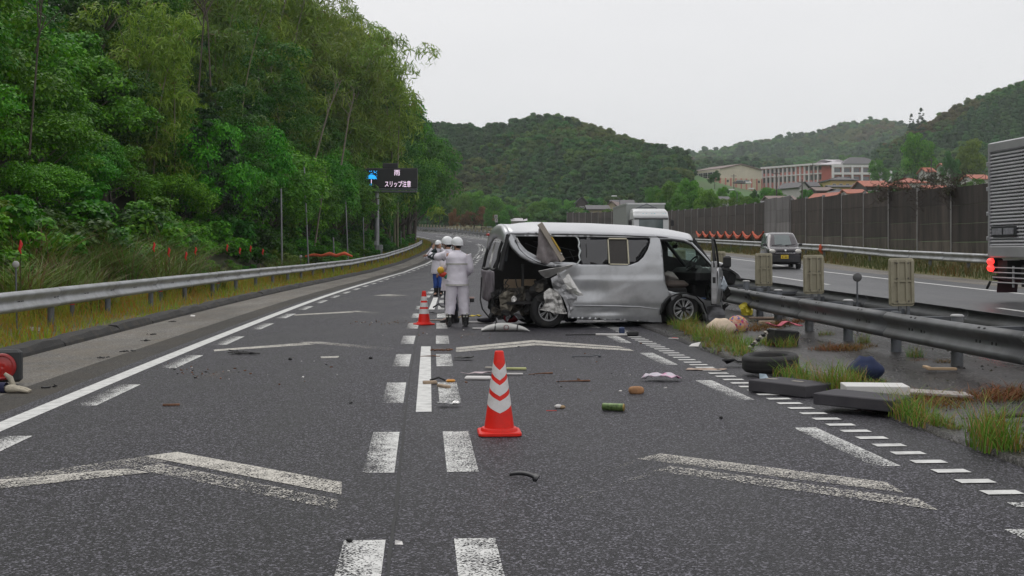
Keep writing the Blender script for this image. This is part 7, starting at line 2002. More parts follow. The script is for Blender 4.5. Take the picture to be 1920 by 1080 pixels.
# weeds in the cracks of the median: each clump a plant of its own
WG = [tussock(34, 130, .34, .010, .55, .22, M_GRASSG), tussock(35, 110, .42, .010, .6, .2, M_GRASSG), tussock(36, 120, .24, .010, .7, .25, M_GRASSG)]
WB_ = [tussock(37, 150, .16, .012, .9, .32, M_GRASSB), tussock(38, 140, .20, .011, .9, .3, M_GRASSB)]
def weed(px, py, s_, brown, lab, tall=1.0):
    p = P(px, py, .04); y, t = find_yt(p); q = W(y, t, .04 if t > 4.3 else 0.0)
    o = link('weed_clump', rg.choice(WB_ if brown else WG), None, q, rg.uniform(0, 6.28)); o.scale = (s_ * .95, s_ * .95, s_ * tall * .8)
    tag(o, lab, 'weed', 'weed clumps on the median')
for (px, py, s_, tl) in [(1275, 618, .8, 1), (1290, 622, .9, 1.1), (1305, 628, 1, .9), (1322, 632, 1, 1), (1340, 640, 1, .9), (1357, 645, 1, 1), (1375, 648, .9, 1), (1310, 640, .7, .8), (1335, 652, .8, .8), (1360, 660, .9, .9), (1385, 662, .9, .9), (1398, 655, .8, .9), (1296, 612, .8, 1.1), (1262, 611, .6, .8), (1390, 668, .8, .8)]:
    weed(px, py, s_, False, 'green grass clump at the broken median edge beside the van front wheel', tl)
for (px, py, s_, tl) in [(1430, 650, .9, 1), (1447, 646, .9, 1), (1462, 652, .9, 1), (1476, 655, .8, 1)]: weed(px, py, s_, False, 'green and rust grass clump between the loose tyre and the pink cloth', tl)
for (px, py, s_, tl) in [(1482, 705, .9, 1), (1495, 712, .9, .9), (1510, 718, .6, .8)]: weed(px, py, s_, False, 'yellow green grass clump right against the loose tyre', tl)
for (px, py, s_, tl) in [(1550, 728, .9, 1.1), (1565, 732, 1, 1.1), (1582, 735, .9, 1.1), (1600, 716, .7, 1), (1620, 712, .7, .9), (1535, 724, .7, 1), (1640, 722, .6, .8), (1655, 735, .7, .8)]: weed(px, py, s_, False, 'tall green grass clump behind the grey cushions near the blue pillow', tl)
for (px, py, s_, tl) in [(1675, 768, .8, .9), (1700, 780, .9, .9), (1722, 788, .9, .9), (1745, 795, .8, .9), (1690, 762, .7, .8), (1765, 800, .6, .8), (1790, 806, .4, .6)]: weed(px, py, s_, False, 'bright green grass clump by the right end of the long grey cushion', tl)
for (px, py, s_, tl) in [(1850, 830, .9, 1.2), (1870, 838, 1.0, 1.2), (1885, 843, .9, 1), (1840, 812, .6, .9)]: weed(px, py, s_, False, 'green grass clump on the median edge close to the right side of the picture', tl)
for (px, py, s_, tl) in [(1716, 680, .6, 1.2), (1618, 655, .6, 1), (1550, 640, .6, 1)]: weed(px, py, s_, False, 'small green weed at the foot of a median guardrail post', tl)
for (px, py, s_) in [(1420, 622, 1), (1440, 627, 1.1), (1465, 622, 1.1), (1490, 620, 1.2), (1510, 618, 1), (1405, 625, .8), (1530, 616, .8)]: weed(px, py, s_, True, 'rust brown weed patch around the boards behind the floral cushion')
for (px, py, s_) in [(1548, 662, .9), (1570, 663, 1), (1592, 663, 1), (1612, 661, .9)]: weed(px, py, s_, True, 'rust brown weed patch below the median guardrail, left of the blue pillow')
for (px, py, s_) in [(1715, 752, 1), (1740, 758, 1.1), (1765, 765, .9), (1700, 745, .8)]: weed(px, py, s_, True, 'rust brown weed patch beside the white board')
for (px, py, s_) in [(1842, 755, 1), (1868, 752, 1.2), (1895, 750, 1.2), (1918, 748, 1.1), (1725, 686, .5), (1772, 690, .5)]: weed(px, py, s_, True, 'rust brown weed patch under the rail at the right edge')
# ================================================================ FAR WOODS, VILLAGE, TREES BEYOND THE WALL
def far_crown(seed, n, mat, cone=False):
    r2 = np.random.default_rng(seed)
    if cone:
        C_ = []; r_ = []
        for i in range(26):
            u = r2.random() * .9; a = r2.uniform(0, 6.28); rr = .40 * (1 - u) ** .7; C_.append([math.cos(a) * rr, math.sin(a) * rr, .05 + 1.05 * u]); r_.append(.30 * (1.15 - .75 * u))
        C_, r_ = np.array(C_), np.array(r_)
    else: C_, r_ = clumps('dome', r2, 16, .62, .95, -.1)
    V, Fq = leaves(C_, r_, n, .085, .062, r2, up=.7)
    # a solid heart to each clump, so that the crowns close over as woods do
    for c, q in zip(C_, r_):
        k = len(V); nu, nv = 7, 5
        th = np.linspace(.15, np.pi - .15, nv)[:, None]; ph = np.linspace(0, 2 * np.pi, nu, endpoint=False)[None]
        S_ = np.stack([np.sin(th) * np.cos(ph), np.sin(th) * np.sin(ph), np.cos(th) * np.ones_like(ph) * .7], -1).reshape(-1, 3)
        V = np.concatenate([V, c + S_ * q * .78 * (1 + .12 * r2.normal(size=(len(S_), 1)))])
        f_ = [[k + i * nu + j, k + i * nu + (j + 1) % nu, k + (i + 1) * nu + (j + 1) % nu, k + (i + 1) * nu + j] for i in range(nv - 1) for j in range(nu)]
        Fq = np.concatenate([Fq, np.array(f_)])
    return np_mesh('far_crown', V, Fq, mat)
M_FAR1 = leaf_mat('far_green_leaf', (.034, .115, .016), (.09, .20, .028), trans=.35, rough=.7, val=.4, hue=.03)
M_FAR2 = leaf_mat('far_cedar_leaf', (.020, .072, .018), (.050, .125, .028), trans=.3, rough=.7, val=.35, hue=.02)
M_FAR3 = leaf_mat('far_rust_leaf', (.085, .085, .022), (.15, .125, .034), trans=.35, rough=.7, val=.3, hue=.03)
M_FAR4 = leaf_mat('far_olive_leaf', (.07, .105, .018), (.13, .17, .028), trans=.35, rough=.7, val=.3, hue=.03)
PROT = []
for i, (m_, cone) in enumerate(((M_FAR1, False), (M_FAR2, True), (M_FAR3, False), (M_FAR4, False))):
    PROT.append(bpy.data.objects.new('far_crown', far_crown(60 + i, 1500, m_, cone)))
def wood(name, label, pts, sizes, kinds):
    """one far-off wood: crowns set on points of the hillside"""
    me = bpy.data.meshes.new(name)
    me.vertices.add(len(pts)); me.vertices.foreach_set('co', np.array(pts, np.float32).ravel())
    for nm, dt, dat in (('size', 'FLOAT', sizes), ('kind_of_crown', 'INT', kinds)):
        a = me.attributes.new(nm, dt, 'POINT'); a.data.foreach_set('value', np.array(dat, np.float32 if dt == 'FLOAT' else np.int32))
    o = link(name, me); stuff(o, label)
    ng = bpy.data.node_groups.new(name, 'GeometryNodeTree')
    ng.interface.new_socket('Geometry', in_out='INPUT', socket_type='NodeSocketGeometry'); ng.interface.new_socket('Geometry', in_out='OUTPUT', socket_type='NodeSocketGeometry')
    n, l = ng.nodes, ng.links
    gi, go, jn = n.new('NodeGroupInput'), n.new('NodeGroupOutput'), n.new('GeometryNodeJoinGeometry')
    asz = n.new('GeometryNodeInputNamedAttribute'); asz.data_type = 'FLOAT'; asz.inputs['Name'].default_value = 'size'
    ak = n.new('GeometryNodeInputNamedAttribute'); ak.data_type = 'INT'; ak.inputs['Name'].default_value = 'kind_of_crown'
    rr = n.new('FunctionNodeRandomValue'); rr.data_type = 'FLOAT_VECTOR'; rr.inputs[0].default_value = (-.12, -.12, 0); rr.inputs[1].default_value = (.12, .12, 6.28)
    for k in range(len(PROT)):
        oi = n.new('GeometryNodeObjectInfo'); oi.inputs['Object'].default_value = PROT[k]; oi.inputs['As Instance'].default_value = True
        cp = n.new('FunctionNodeCompare'); cp.data_type = 'INT'; cp.operation = 'EQUAL'
        l.new(ak.outputs['Attribute'], cp.inputs[2]); cp.inputs[3].default_value = k
        ip = n.new('GeometryNodeInstanceOnPoints')
        l.new(gi.outputs[0], ip.inputs['Points']); l.new(cp.outputs[0], ip.inputs['Selection']); l.new(oi.outputs['Geometry'], ip.inputs['Instance'])
        l.new(rr.outputs[0], ip.inputs['Rotation']); l.new(asz.outputs['Attribute'], ip.inputs['Scale']); l.new(ip.outputs[0], jn.inputs[0])
    l.new(jn.outputs[0], go.inputs[0])
    md = o.modifiers.new('crowns', 'NODES'); md.node_group = ng
    return o
r3 = np.random.default_rng(77)
def scatter(x0, x1, y0, y1, sp, size, ok=None, rust=0.0, cedar=.4, seed=0.0):
    pts, sz, kd = [], [], []
    y = y0
    while y < y1:
        x = x0
        while x < x1:
            xx, yy = x + r3.uniform(-.6, .6) * sp, y + r3.uniform(-.6, .6) * sp
            ppx = 960 + F * xx / yy
            if 1283 < ppx < 1690 and yy < (462 if ppx < 1560 else 425) and size > 5: pass
            elif 1283 < ppx < 1690 and 300 < yy < 340 and noise.noise(Vector((xx * .06, yy * .06, 5))) < .1: pass
            elif ok is None or ok(xx, yy):
                z = terrain(xx, yy)
                px, py = 960 + F * xx / yy, HY - F * (z - H) / yy
                if -150 < px < 2150:
                    c = noise.noise(Vector((xx * .022, yy * .022, seed))); d = noise.noise(Vector((xx * .016, yy * .016, seed + 9))) + .12 * noise.noise(Vector((xx * .08, yy * .08, seed)))
                    k = 1 if c > .3 - cedar else 0
                    if d > .36 - rust * .4: k = 2 if noise.noise(Vector((xx * .02, yy * .02, seed + 3))) > .25 - rust else 3
                    elif d > .30 - rust * .4 and k == 0: k = 3
                    s_ = size * r3.uniform(.65, 1.35) * (.5 if size < 5 and px > 1180 else 1)
                    pts.append((xx, yy, z + s_ * .05 - (.6 if k == 1 else 0))); sz.append(s_); kd.append(k)
            x += sp
        y += sp
    return pts, sz, kd
def steep(i):
    h = HILLS[i]
    def ok(x, y):
        f = sstep(h['yf'], h['yc'], y)
        hz = float(np.interp(x, *h['s'])); b_ = float(np.interp(y, *BASE))
        return f > .03 and hz > b_ + 4 and h['s'][0][0] - 60 < x < h['s'][0][-1] + 60 and b_ + (hz - b_) * f >= terrain(x, y) - 4 and y < h['yc'] + 40
    return ok
wood('wooded_hill', 'round wooded hill beyond the road, dark green with rust patches', *scatter(-170, 190, 300, 585, 4.0, 5.2, steep(0), -.12, .45, 1.0))
wood('wooded_hill', 'pale hazy wooded hill farthest away', *scatter(40, 520, 690, 1190, 9.0, 11, steep(1), .3, .2, 4.0))
wood('wooded_hill', 'low dark wooded ridge behind the school', *scatter(60, 300, 505, 740, 6.0, 7.5, steep(2), -.1, .3, 7.0))
wood('wooded_hill', 'wooded hill rising at the right with rust coloured crowns', *scatter(110, 400, 305, 560, 4.2, 5.4, steep(3), .5, .3, 11.0))
# scrub between the road and the hill
def scrub_ok(x, y):
    yy, t = find_yt((x, y)) if y < 400 else (400, 99)
    if yy < 331 and -95 < t < 27.5: return False
    px = 960 + F * x / y; py = HY - F * (terrain(x, y) - H) / y
    if y > 330 and px > 1283: return False
    if px > 1290 and 185 < y < 345 and noise.noise(Vector((x * .05, y * .05, 2))) < .15: return False
    return True
wood('valley_scrub', 'green scrub and gardens on the valley floor beyond the road', *scatter(-150, 190, 185, 420, 5.6, 4.8, scrub_ok, -.3, -.1, 15.0))

# individual trees one can pick out beyond the wall
FARB = [broad_proto(70 + i, 2.6, 4.6, .7, 8500, .22, .15, m_) for i, m_ in enumerate((M_LEAF, M_LEAFD, M_LEAFY, M_RUST, leaf_mat('fresh_leaf', (.045, .17, .008), (.13, .33, .016), val=.2, trans=.35)))]
FARC = conifer_proto(80, 14, 2.4, 9000, M_CEDAR)
def base_of(px, y): 
    x = (px - 960) / F * y; return Vector((x, y, terrain(x, y) - .3))
def ftree(px0, px1, pytop, y, k, label, cat='tree', group=None, conifer=False):
    px = (px0 + px1) / 2; p = base_of(px, y); top = H - (pytop - HY) * y / F
    w = (px1 - px0) * y / F; h = max(2.0, top - p.z)
    if conifer: o = plant('conifer', T_TALL[0], FARC, p, 1, px, label, cat, group, (w / 4.8, w / 4.8, h / 14))
    else: o = plant('broadleaf_tree' if h > 3.5 else 'shrub', T_BROAD[int(px) % 3], FARB[k], p, 1, px * 1.7, label, cat, group, (w / 5.4, w / 5.4, h / 5.2))
    return o
ftree(1688, 1756, 252, 300, 0, 'big round green tree standing alone above the red roofs')
ftree(1786, 1850, 262, 285, 2, 'yellow green tree near the silver truck, above the red roofs')
ftree(1762, 1802, 290, 280, 1, 'dark green tree between the round tree and the silver truck')
ftree(1694, 1724, 214, 500, 1, 'left of two tall dark conifers on the skyline', conifer=True)
ftree(1708, 1746, 203, 500, 1, 'right and taller of two tall dark conifers on the skyline', conifer=True)
ftree(1626, 1668, 300, 352, 0, 'green tree in front of the right wing of the pink school')
ftree(1328, 1352, 322, 340, 1, 'small dark tree in front of the cream gymnasium', )
ftree(1800, 1852, 335, 215, 2, 'bright green shrub above the wall beside the truck', 'shrub')
G_V = 'green trees above the noise wall'; L_V = 'bushy green tree beyond the noise wall left of the school'
for a in [(1228, 1290, 342, 215, 4), (1262, 1325, 338, 205, 4), (1300, 1352, 355, 200, 4), (1205, 1250, 352, 230, 4), (1340, 1400, 372, 195, 2), (1250, 1300, 365, 190, 4), (1380, 1420, 368, 200, 4), (1230, 1262, 372, 190, 1), (1340, 1368, 352, 240, 4), (1362, 1392, 358, 230, 4), (1395, 1425, 360, 222, 1), (1420, 1452, 352, 250, 4), (1440, 1470, 355, 235, 4), (1466, 1498, 350, 250, 0), (1500, 1530, 356, 225, 4), (1322, 1348, 366, 200, 4), (1530, 1556, 345, 262, 0), (1600, 1630, 346, 250, 0), (1668, 1692, 345, 250, 1), (1400, 1432, 372, 185, 4), (1455, 1480, 372, 183, 4)]: ftree(*a, L_V, 'tree', G_V)
G_B = 'bushy trees beyond the far bend'; L_B = 'rounded bushy green tree beyond the far bend of the road'
for a in [(780, 822, 352, 290, 4), (800, 850, 362, 285, 4), (838, 888, 363, 282, 4), (862, 915, 360, 288, 4), (896, 950, 368, 285, 4), (760, 800, 360, 290, 1), (930, 975, 385, 290, 4), (985, 1035, 378, 275, 4), (1000, 1060, 372, 285, 4), (1050, 1092, 376, 280, 4), (1090, 1120, 385, 270, 1), (880, 905, 376, 270, 4), (945, 965, 398, 270, 1), (905, 928, 392, 262, 4), (935, 958, 395, 262, 4), (820, 850, 380, 275, 1)]: ftree(*a, L_B, 'tree', G_B)
G_R = 'rust leaved shrubs beyond the far bend'
for a in [(840, 862, 392, 266, 3), (880, 925, 388, 270, 3), (862, 885, 396, 268, 3), (1388, 1430, 385, 180, 3)]: ftree(*a, 'rust brown leafed shrub among green bushes beyond the far road', 'shrub', G_R)
# creepers on top of the noise wall
M_VINE = mk('dry_vine', (.055, .040, .032), .95, var=.4, vs=10)
for (px, yy, s_) in [(1652, 62, 1.0), (1722, 57.5, 1.3), (1790, 53.5, 1.0)]:
    p = W(yy, 22.5); p.z += 3.05 + .0025 * yy - .1
    o = thing('creeper', 'dry brown creeper tangled over a post on top of the noise wall', 'creeper', p, 0, 'dry creepers on the noise wall')
    b = MB(); r_ = random.Random(int(px))
    for i in range(90):
        q = Vector((r_.gauss(0, .55), -.05 + r_.gauss(0, .18), r_.gauss(.1, .3))) * s_; pts = [q]
        for k in range(4):
            q = q + Vector((r_.uniform(-.28, .28), r_.uniform(-.1, .1), r_.uniform(-.28, .22))); pts.append(q)
        b.tube(pts, .011, 4)
    stuff(b.build('stem', M_VINE, o))
    r2 = np.random.default_rng(int(px)); C_ = r2.normal(0, 1, (10, 3)) * [.5 * s_, .15, .25] + [0, -.1, .05]; V, Fq = leaves(C_, np.full(10, .28), 420, .11, .07, r2)
    stuff(link('leaf', np_mesh('leaf', V, Fq, leaf_mat('vine_leaf', (.05, .04, .025), (.06, .07, .03))), o))

# ---------------------------------------------------------------- buildings
M_PINK = mk('pink_wall', (.55, .19, .17), .8, var=.1, vs=.6, dirt=(.30, .14, .13), dirt_amt=.4, ds=.4)
M_SALMON = mk('salmon_wall', (.46, .11, .085), .8, var=.08, vs=.6)
M_PWHITE = mk('school_white', (.66, .62, .63), .75, var=.08, vs=.6)
M_CREAM = mk('cream_wall', (.60, .53, .43), .8, var=.07, vs=.5)
M_CREAM2 = mk('pale_cream_wall', (.52, .44, .31), .8, var=.1, vs=.5)
M_WINP = mk('window_pane', (.06, .065, .07), .12, var=.3, vs=.4, spec=1.0)
M_ROOFG = mk('dark_tile_roof', (.075, .070, .075), .6, var=.2, vs=3)
M_ROOFB = mk('brown_metal_roof', (.17, .115, .10), .6, var=.15, vs=1)
M_ROOFR = mk('red_tile_roof', (.36, .105, .060), .65, var=.25, vs=2.5)
M_ROOFW = mk('pale_roof', (.50, .47, .49), .5, var=.08)
M_YEL = mk('yellow_wall', (.50, .37, .14), .8, var=.08)
M_HW = mk('house_wall', (.45, .43, .41), .8, var=.12)
M_DKW = mk('dark_wall', (.075, .06, .055), .85, var=.3)
# school block, its long front running away to the left
def quad(b, a, c, z0, z1, th, off=0.0, mi=0):
    """an upright slab between plan points a and c, standing proud of that line by off"""
    a, c = Vector(a[:2]), Vector(c[:2]); t = (c - a).normalized(); nn = Vector((t.y, -t.x))
    p = [a + nn * off, c + nn * off, c + nn * (off - th), a + nn * (off - th)]
    b.add([(q.x, q.y, z0) for q in p] + [(q.x, q.y, z1) for q in p], [(3, 2, 1, 0), (4, 5, 6, 7), (0, 1, 5, 4), (1, 2, 6, 5), (2, 3, 7, 6), (3, 0, 4, 7)], mi)
S0, S1 = PY(1428, 346, 420), PY(1541, 343, 397)
org = Vector((S0.x, S0.y, 0)); zb = min(S0.z, S1.z) - 3
school = thing('school', 'long two storey pink school with white columns on the hillside', 'school', (0, 0, 0))
ztop0, ztop1 = PY(1428, 317, 420).z, PY(1541, 308.5, 397).z
zt = (ztop0 + ztop1) / 2; zm = zt - 2.75; zf = zt - 5.5
b = MB(); quad(b, S0, S1, zb, zt, 9, -.6); b.build('wall', M_PINK, school)
b = MB(); quad(b, S0, S1, zt - .0, zt + .6, 10.2, .5); b.build('roof_edge', M_PWHITE, school)
b = MB(); quad(b, S0, S1, zm - .2, zm + .12, .6, -.02); b.build('floor_band', M_PWHITE, school)
nb = 14
for i in range(nb + 1):
    u = i / nb; a = Vector(S0).lerp(Vector(S1), u); d = (Vector(S1) - Vector(S0)); d.z = 0; d.normalize()
    b = MB(); quad(b, a - d * .24, a + d * .24, zb, zt, .5, -.08); b.build('column', M_PWHITE, school)
    if i < nb and i not in (8, 9):
        c = Vector(S0).lerp(Vector(S1), (i + 1) / nb)
        for zz0, zz1 in ((zm + 1.15, zm + 2.5), (zf + .7, zf + 2.35)):
            b = MB(); quad(b, a.lerp(c, .2), a.lerp(c, .8), zz0, zz1, .12, -.5); b.build('window', M_WINP, school)
# stair block and right wing
E0, E1 = PY(1541, 343, 396), PY(1562, 342, 393)
b = MB(); quad(b, E0, E1, zb, zt - .3, 8, .2); b.build('stair_block', M_SALMON, school)
Wg0, Wg1 = PY(1562, 340, 390), PY(1652, 338, 390)
z2t = PY(1600, 309, 390).z; z2m = PY(1600, 325, 390).z; zwb = zb
b = MB(); quad(b, Wg0, Wg1, zwb, z2t, 10, -.8); b.build('wing_wall', M_PINK, school)
b = MB(); quad(b, Wg0, Wg1, z2t - .8, z2t + .3, 11, .3); quad(b, Wg0, Wg1, z2m - .4, z2m + .3, 1.2, .3); b.build('wing_band', M_PWHITE, school)
for i in range(6):
    a = Vector(Wg0).lerp(Vector(Wg1), i / 5.0)
    b = MB(); quad(b, a - Vector((.3, 0, 0)), a + Vector((.3, 0, 0)), zwb, z2t, 1, .32); b.build('column', M_PWHITE, school)
    if i < 5:
        c = Vector(Wg0).lerp(Vector(Wg1), (i + 1) / 5.0)
        for zz0, zz1 in ((z2t - 2.6, z2t - 1.0), (z2m - 2.8, z2m - 1.0)):
            b = MB(); quad(b, a.lerp(c, .18), a.lerp(c, .82), zz0, zz1, .12, -.7); b.build('window', M_WINP, school)
def hip(b, x0, x1, y0, y1, z0, z1, inset=.35, mi=0, ov=.5):
    x0 -= ov; x1 += ov; y0 -= ov; y1 += ov; ym = (y0 + y1) / 2; k = (y1 - y0) * inset
    vs = [(x0, y0, z0), (x1, y0, z0), (x1, y1, z0), (x0, y1, z0), (x0 + k, ym, z1), (x1 - k, ym, z1)]
    vs += [(v[0], v[1], v[2] - .18) for v in vs[:4]]
    b.add(vs, [(0, 1, 5, 4), (1, 2, 5), (2, 3, 4, 5), (3, 0, 4), (6, 7, 1, 0), (7, 8, 2, 1), (8, 9, 3, 2), (9, 6, 0, 3), (9, 8, 7, 6)], mi)
b = MB(); hip(b, Wg0.x + 3.5, Wg1.x, 390, 402, z2t + .3, PY(1620, 295, 396).z, .3); b.build('wing_roof', M_ROOFG, school)
b = MB(); hip(b, Wg0.x - 3, Wg0.x + 7, 393, 409, z2t + .3, PY(1590, 298, 398).z, .5); b.build('stair_roof', M_ROOFW, school)
q0, q1 = PY(1655, 338, 388), PY(1672, 338, 388)
b = MB(); quad(b, q0, q1, PY(1655, 322, 388).z - .5, PY(1655, 322, 388).z + .2, 3, .5); b.box((q1.x - .6, 388, (zwb + PY(1655, 320, 388).z) / 2), (.8, .6, PY(1655, 320, 388).z - zwb)); b.build('porch', M_PWHITE, school)
# gymnasium
gym = thing('gymnasium', 'cream gymnasium with a low brown gable roof left of the school', 'hall', (0, 0, 0))
c0, c1, c2 = PY(1296, 346, 424), PY(1350, 346, 407), PY(1428, 346, 414)
zg0, zg1, zgr = PY(1296, 322, 424).z, PY(1350, 317, 407).z, PY(1393, 309, 410).z
ze = (zg0 + zg1) / 2; zbb = min(c0.z, c1.z) - 3; back = c0 + (c2 - c1)
b = MB()
cm = (c1 + c2) / 2; bm = (c0 + back) / 2
b.add([(c0.x, c0.y, zbb), (c1.x, c1.y, zbb), (c2.x, c2.y, zbb), (back.x, back.y, zbb), (c0.x, c0.y, ze), (c1.x, c1.y, ze), (c2.x, c2.y, ze), (back.x, back.y, ze), (cm.x, cm.y, zgr), (bm.x, bm.y, zgr)],
      [(0, 1, 5, 4), (1, 2, 6, 8, 5), (2, 3, 7, 6), (3, 0, 4, 9, 7)]); b.build('wall', M_CREAM, gym)
b = MB()
u = (c1 - c0).normalized() * .6; u.z = 0
L_, R_, Tp = [], [], []
pts = [c0 - u, c1 + u]; ptr = [back - u, c2 + u]; ptt = [bm - u, cm + u]
b.add([(p.x, p.y, ze + .02) for p in pts] + [(p.x, p.y, zgr + .25) for p in ptt] + [(p.x, p.y, ze + .02) for p in ptr], [(0, 1, 3, 2), (2, 3, 5, 4)]); b.build('roof', M_ROOFB, gym, solid=.3)
for i in range(5):
    a, c = c0.lerp(c1, .10 + .165 * i), c0.lerp(c1, .10 + .165 * (i + .94))
    b = MB(); quad(b, a, c, ze - 2.75, ze - .8, .1, .06); f_ = b.build('window', M_PWHITE, gym)
    b = MB()
    for r_ in range(3):
        for s_ in range(2):
            quad(b, a.lerp(c, .04 + .48 * s_), a.lerp(c, .48 + .48 * s_), ze - 2.68 + .62 * r_, ze - 2.12 + .62 * r_, .05, .10)
    stuff(b.build('pane', M_WINP, f_))
zl = ze - 3.1
b = MB(); quad(b, c0, c1, zbb, zl, .2, .15); quad(b, c1, c2, zbb, zl, .2, .15); b.build('lower_wall', M_CREAM2, gym)
for i in range(9):
    for A_, B_ in ((c0, c1), (c1, c2)):
        a = A_.lerp(B_, i / 8); d = (B_ - A_).normalized()
        b = MB(); quad(b, a - d * .25, a + d * .25, zbb, zl + .1, .3, .3); b.build('pilaster', M_PINK, gym)
for i in (1, 7):
    a, c = c1.lerp(c2, i / 8 + .03), c1.lerp(c2, (i + .6) / 8); b = MB(); quad(b, a, c, zl - 1.3, zl - .5, .1, .2); b.build('window', M_WINP, gym)
cp = PY(1386, 345, 392); o = thing('parked_car', 'small dark car parked in front of the gymnasium', 'car', (cp.x, cp.y, cp.z - .2))
b = MB(); b.cbox((0, 0, .6), (4, 1.7, .7), .2); b.build('body', M_CARP, o); b = MB(); b.cbox((.1, 0, 1.15), (2.2, 1.5, .55), .2); b.build('cabin', M_CARG, o)
cp = PY(1399, 345, 392); o = thing('parked_car', 'small pale car parked in front of the gymnasium', 'car', (cp.x, cp.y, cp.z - .2))
b = MB(); b.cbox((0, 0, .6), (3.2, 1.6, .7), .2); b.build('body', M_PWHITE, o); b = MB(); b.cbox((.1, 0, 1.15), (1.8, 1.4, .55), .2); b.build('cabin', M_CARG, o)
# houses
def house(px0, px1, pye, pyr, y, wall, roof, label, kind='hip', depth=8, nw=3, rz=0.0, win=True):
    a, c = PY(px0, pye, y), PY(px1, pye, y); zr = PY(px0, pyr, y).z; w = c.x - a.x; g = min(terrain(a.x, y), terrain(c.x, y + depth)) - 1
    o = thing('house', label, 'house', ((a.x + c.x) / 2, y, 0), rz)
    ze = a.z
    b = MB(); b.box((0, depth / 2, (g + ze) / 2), (w, depth, ze - g)); b.build('wall', wall, o)
    b = MB()
    if kind == 'hip': hip(b, -w / 2, w / 2, 0, depth, ze, zr, .35)
    else:   # gable facing us or sideways
        ov = .45
        if kind == 'gable':
            b.add([(-w / 2 - ov, -ov, ze - .1), (0, -ov, zr), (w / 2 + ov, -ov, ze - .1), (-w / 2 - ov, depth + ov, ze - .1), (0, depth + ov, zr), (w / 2 + ov, depth + ov, ze - .1)], [(0, 1, 4, 3), (1, 2, 5, 4)])
        else:
            b.add([(-w / 2 - ov, -ov, ze - .1), (w / 2 + ov, -ov, ze - .1), (-w / 2 - ov, depth / 2, zr), (w / 2 + ov, depth / 2, zr), (-w / 2 - ov, depth + ov, ze - .1), (w / 2 + ov, depth + ov, ze - .1)], [(0, 1, 3, 2), (2, 3, 5, 4)])
    b.build('roof', roof, o, solid=.16 if kind != 'hip' else 0)
    if kind == 'gable':
        b = MB(); b.add([(-w / 2, .02, ze), (w / 2, .02, ze), (0, .02, zr - .1), (-w / 2, depth, ze), (w / 2, depth, ze), (0, depth, zr - .1)], [(0, 1, 2), (4, 3, 5)]); b.build('gable', wall, o)
    if kind == 'side':
        b = MB(); b.add([(-w / 2, 0, ze), (-w / 2, depth, ze), (-w / 2, depth / 2, zr - .1), (w / 2, 0, ze), (w / 2, depth, ze), (w / 2, depth / 2, zr - .1)], [(0, 2, 1), (3, 4, 5)]); b.build('gable', wall, o)
    if win:
        for i in range(nw):
            x = -w / 2 + w * (i + .5) / nw; b = MB(); b.cbox((x, -.03, ze - 1.35), (w / nw * .5, .1, 1.1), .02); f_ = b.build('window', M_HW, o)
            b = MB(); b.box((x - w / nw * .11, -.09, ze - 1.35), (w / nw * .19, .03, .9)); b.box((x + w / nw * .11, -.09, ze - 1.35), (w / nw * .19, .03, .9)); b.build('pane', M_WINP, f_)
    b = MB(); b.box((w * .3, -.03, ze - 2.6), (.9, .1, 2.0)); b.build('door', M_DKW, o)
    return o
house(1558, 1608, 337, 329, 255, M_YEL, M_ROOFG, 'yellow two storey house with a dark hipped roof in front of the school', 'hip', 9, 4)
house(1556, 1612, 350, 347, 250, M_YEL, M_ROOFG, 'low yellow annexe below the yellow house', 'side', 3, 2, win=False)
house(1498, 1516, 351, 341, 240, M_HW, M_ROOFG, 'white and orange gabled house below the pink school', 'gable', 7, 1, R(20))
house(1514, 1534, 349, 340, 246, M_HW, M_ROOFG, 'grey roofed white house right of the white and orange gable', 'side', 6, 1)
house(1534, 1562, 357, 350, 225, M_DKW, M_ROOFB, 'low brown roofed dark house left of the yellow house', 'side', 7, 2)
house(1560, 1592, 361, 352, 220, M_DKW, M_ROOFG, 'low dark tiled house below the yellow house', 'hip', 7, 2)
house(1624, 1668, 349, 337, 232, M_DKW, M_ROOFR, 'red tiled house right of the yellow house', 'side', 9, 3)
house(1592, 1622, 362, 354, 212, M_HW, M_ROOFR, 'low red roofed house just above the wall, centre of the village', 'side', 6, 2)
house(1560, 1584, 372, 361, 205, M_HW, M_ROOFR, 'small red roofed shed right on top of the wall', 'gable', 6, 1, R(25))
house(1690, 1738, 342, 331, 238, M_HW, M_ROOFR, 'orange red roofed house under the big round tree', 'hip', 9, 3)
house(1684, 1706, 353, 344, 225, M_DKW, M_ROOFR, 'small red roofed house left of the orange red roof', 'side', 6, 1)
house(1744, 1782, 358, 346, 215, M_HW, M_ROOFR, 'low red roof peeping over the wall beneath creepers', 'side', 7, 2)
house(1826, 1856, 335, 326, 240, M_HW, M_ROOFR, 'white gabled house with a red roof beside the silver truck', 'side', 7, 1)
house(1738, 1752, 322, 313, 290, M_HW, M_ROOFR, 'small orange roofed house left among trees below the hill', 'side', 6, 1)
house(1772, 1792, 312, 305, 300, M_HW, M_ROOFR, 'small orange roofed house right among trees below the hill', 'side', 6, 1)
house(1448, 1492, 376, 366, 200, M_HW, M_ROOFB, 'grey roofed house with a dark gable just above the pale wall boards', 'side', 8, 2)
house(1474, 1486, 378, 367, 197, M_DKW, M_ROOFG, 'dark timber gable porch above the pale wall boards', 'gable', 3, 1, 0, False)
house(1418, 1450, 383, 376, 198, M_HW, M_ROOFG, 'low grey roof left of the dark timber gable', 'side', 6, 1)
house(1348, 1366, 374, 368, 215, M_HW, M_ROOFG, 'small grey roofed hut among the green trees left of the school', 'side', 5, 1)
house(1104, 1140, 392, 384, 225, M_CREAM2, M_ROOFG, 'cream bungalow with a dark roof left of the white truck', 'side', 8, 3)
